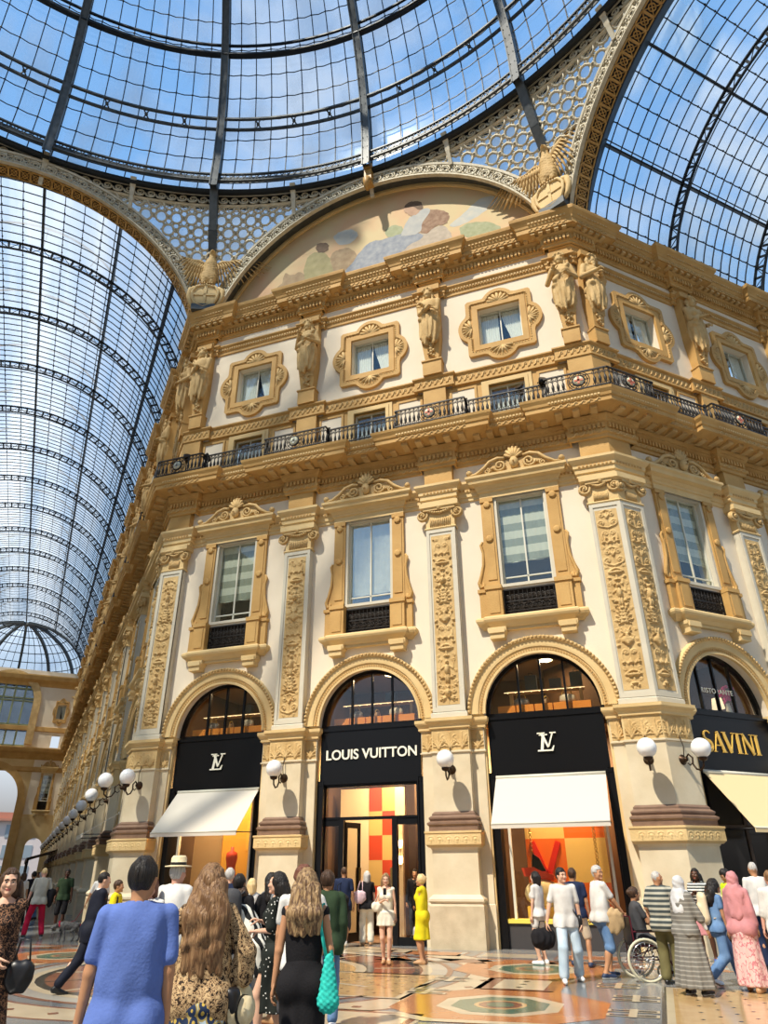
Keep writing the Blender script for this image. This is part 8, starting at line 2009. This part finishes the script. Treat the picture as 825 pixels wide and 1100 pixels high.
# --- far left
rd = P('man in a grey t-shirt and bright red trousers seen from behind on the left', -9.93, -.54, 12, 1.80, False, 'pink', ('short', 'blonde', 0, dict(vol=-.001)), [T(GREYT, hem=.84, sleeve=.85), TR(RED, flare=.02), SH(SHB, sole=SHW)], feet=((-.24, .1), (.2, -.05)), hands=((-.30, .12, .86), (.18, .22, 1.0)))
soft_bag('shoulder_bag', 'black messenger bag at the side of the man in red trousers', rd, (.27, .02, 1.0), (.10, .15, .25), BLK, [(-.0, 0, .2), (-.1, 0, .5), (.02, 0, .2)], cat='bag')
bl = P('blonde woman in a white t-shirt and dark jeans walking a dog beside the long arcade', -7.5, -1.0, 8, 1.69, True, 'tan', ('bob', 'blonde'), [T(WHT, hem=.86, sleeve=.8), TR(DJEAN, flare=.008), SH(SHW)], hands=((-.34, .12, .80), (.16, .2, 1.0)), feet=((-.06, .1), (.1, -.1)))
P('man in a dark green shirt, cap and shorts far along the left arcade', -11.34, 1.97, 170, 1.76, False, 'brown', ('short', 'black'), [T(DGREEN), TR(BLK, frac=.95, flare=.03, nm='shorts'), SH(SHB)], feet=((-.1, .1), (.12, -.1)))
for i, (x, y, h, mt, lab) in enumerate(((-13.4, 2.2, 1.66, WHT, 'person in a white top far down the left arcade'), (-14.6, 3.9, 1.70, BLK, 'person in a black top far down the left arcade'), (-16.8, 6.6, 1.7, GREYT, 'person in a grey top far down the left arcade, between the black and white tops'), (-21, 9, 1.72, NAVY, 'person in navy far down the left arcade near the cafe canopy'), (-24, 14, 1.7, OLIVE, 'person in olive, the farthest walker down the left arcade'))):
    P(lab, x, y, 30*i, h, i % 2 == 0, 'tan', ('short' if i % 2 else 'bob', ['brown', 'black', 'grey', 'black', 'brown'][i]), [T(mt), TR([LJEAN, BLK, JEAN, BEIGE, BLK][i]), SH(SHB)])
# dog
DGM = mat('dark_grey_fur', (.06, .055, .05), .8, col2=(.15, .14, .13), scale=20, bump=.5, bscale=60)
de = empty('dog', (-8.20, -1.15, 0), math.atan2(-(-8.2-EYE.x), -1.15-EYE.y)+R_(80)); tag(de, 'small wiry dark grey dog with a red bandana, head lowered, walking to the left', 'dog')
d = SD(); d.cap((0, -.20, .36), (0, .14, .37), .085, .105, k=.04); d.cap((0, .14, .38), (0, .26, .40), .075, .055, k=.04); d.ell((0, .33, .37), (.055, .07, .055), k=.03); d.cap((0, .36, .345), (0, .44, .32), .032, .024, k=.02); d.cap((0, .40, .31), (0, .41, .27), .025, .015, k=.02); d.cap((0, -.26, .40), (0, -.30, .47), .022, .015, k=.02)
for s in (-1, 1):
    d.cap((s*.045, .31, .41), (s*.075, .32, .35), .022, .014, k=.015)
    yo = .05*s; d.cap((s*.055, .13, .33), (s*.06, .13+yo, .19), .04, .026, k=.03); d.cap((s*.06, .13+yo, .19), (s*.06, .12+yo*1.6, .04), .026, .022, k=.015); d.cap((s*.06, .12+yo*1.6, .03), (s*.06, .15+yo*1.6, .022), .024, .02, k=.01)
    d.cap((s*.055, -.20, .34), (s*.06, -.15-yo, .24), .055, .036, k=.03); d.cap((s*.06, -.15-yo, .24), (s*.06, -.24-yo, .15), .03, .022, k=.015); d.cap((s*.06, -.24-yo, .15), (s*.06, -.22-yo*1.3, .04), .022, .02, k=.01); d.cap((s*.06, -.22-yo*1.3, .03), (s*.06, -.19-yo*1.3, .022), .024, .02, k=.01)
put('body', vf_mesh('body', *d.mesh(.009, lambda X, Y, Z, F: F+.004*np.sin(X*130)*np.sin(Y*120+Z*80)), DGM), de)
m = MB(); m.tube([(.075*math.cos(2*PI*i/12), .235+.02*math.sin(2*PI*i/12), .40+.075*math.sin(2*PI*i/12)) for i in range(13)], .018, 6, cap=False); m.prism([(-.07, .40), (.07, .40), (0, .28)], -.3, -.29); put('bandana', m.mesh('bandana', RED), de)
w1 = Vector((-8.2, -1.15, .44)); w2 = bl.w((-.34, .12, .76)); e_ = empty('dog_lead', tuple(w1)); tag(e_, 'thin dog lead from the blonde woman to the dog', 'lead'); m = MB(); m.tube([(0, 0, 0), tuple((w2-w1)*.5+Vector((0, 0, -.1))), tuple(w2-w1)], .006, 5); put('cord', m.mesh('cord', RED), e_)
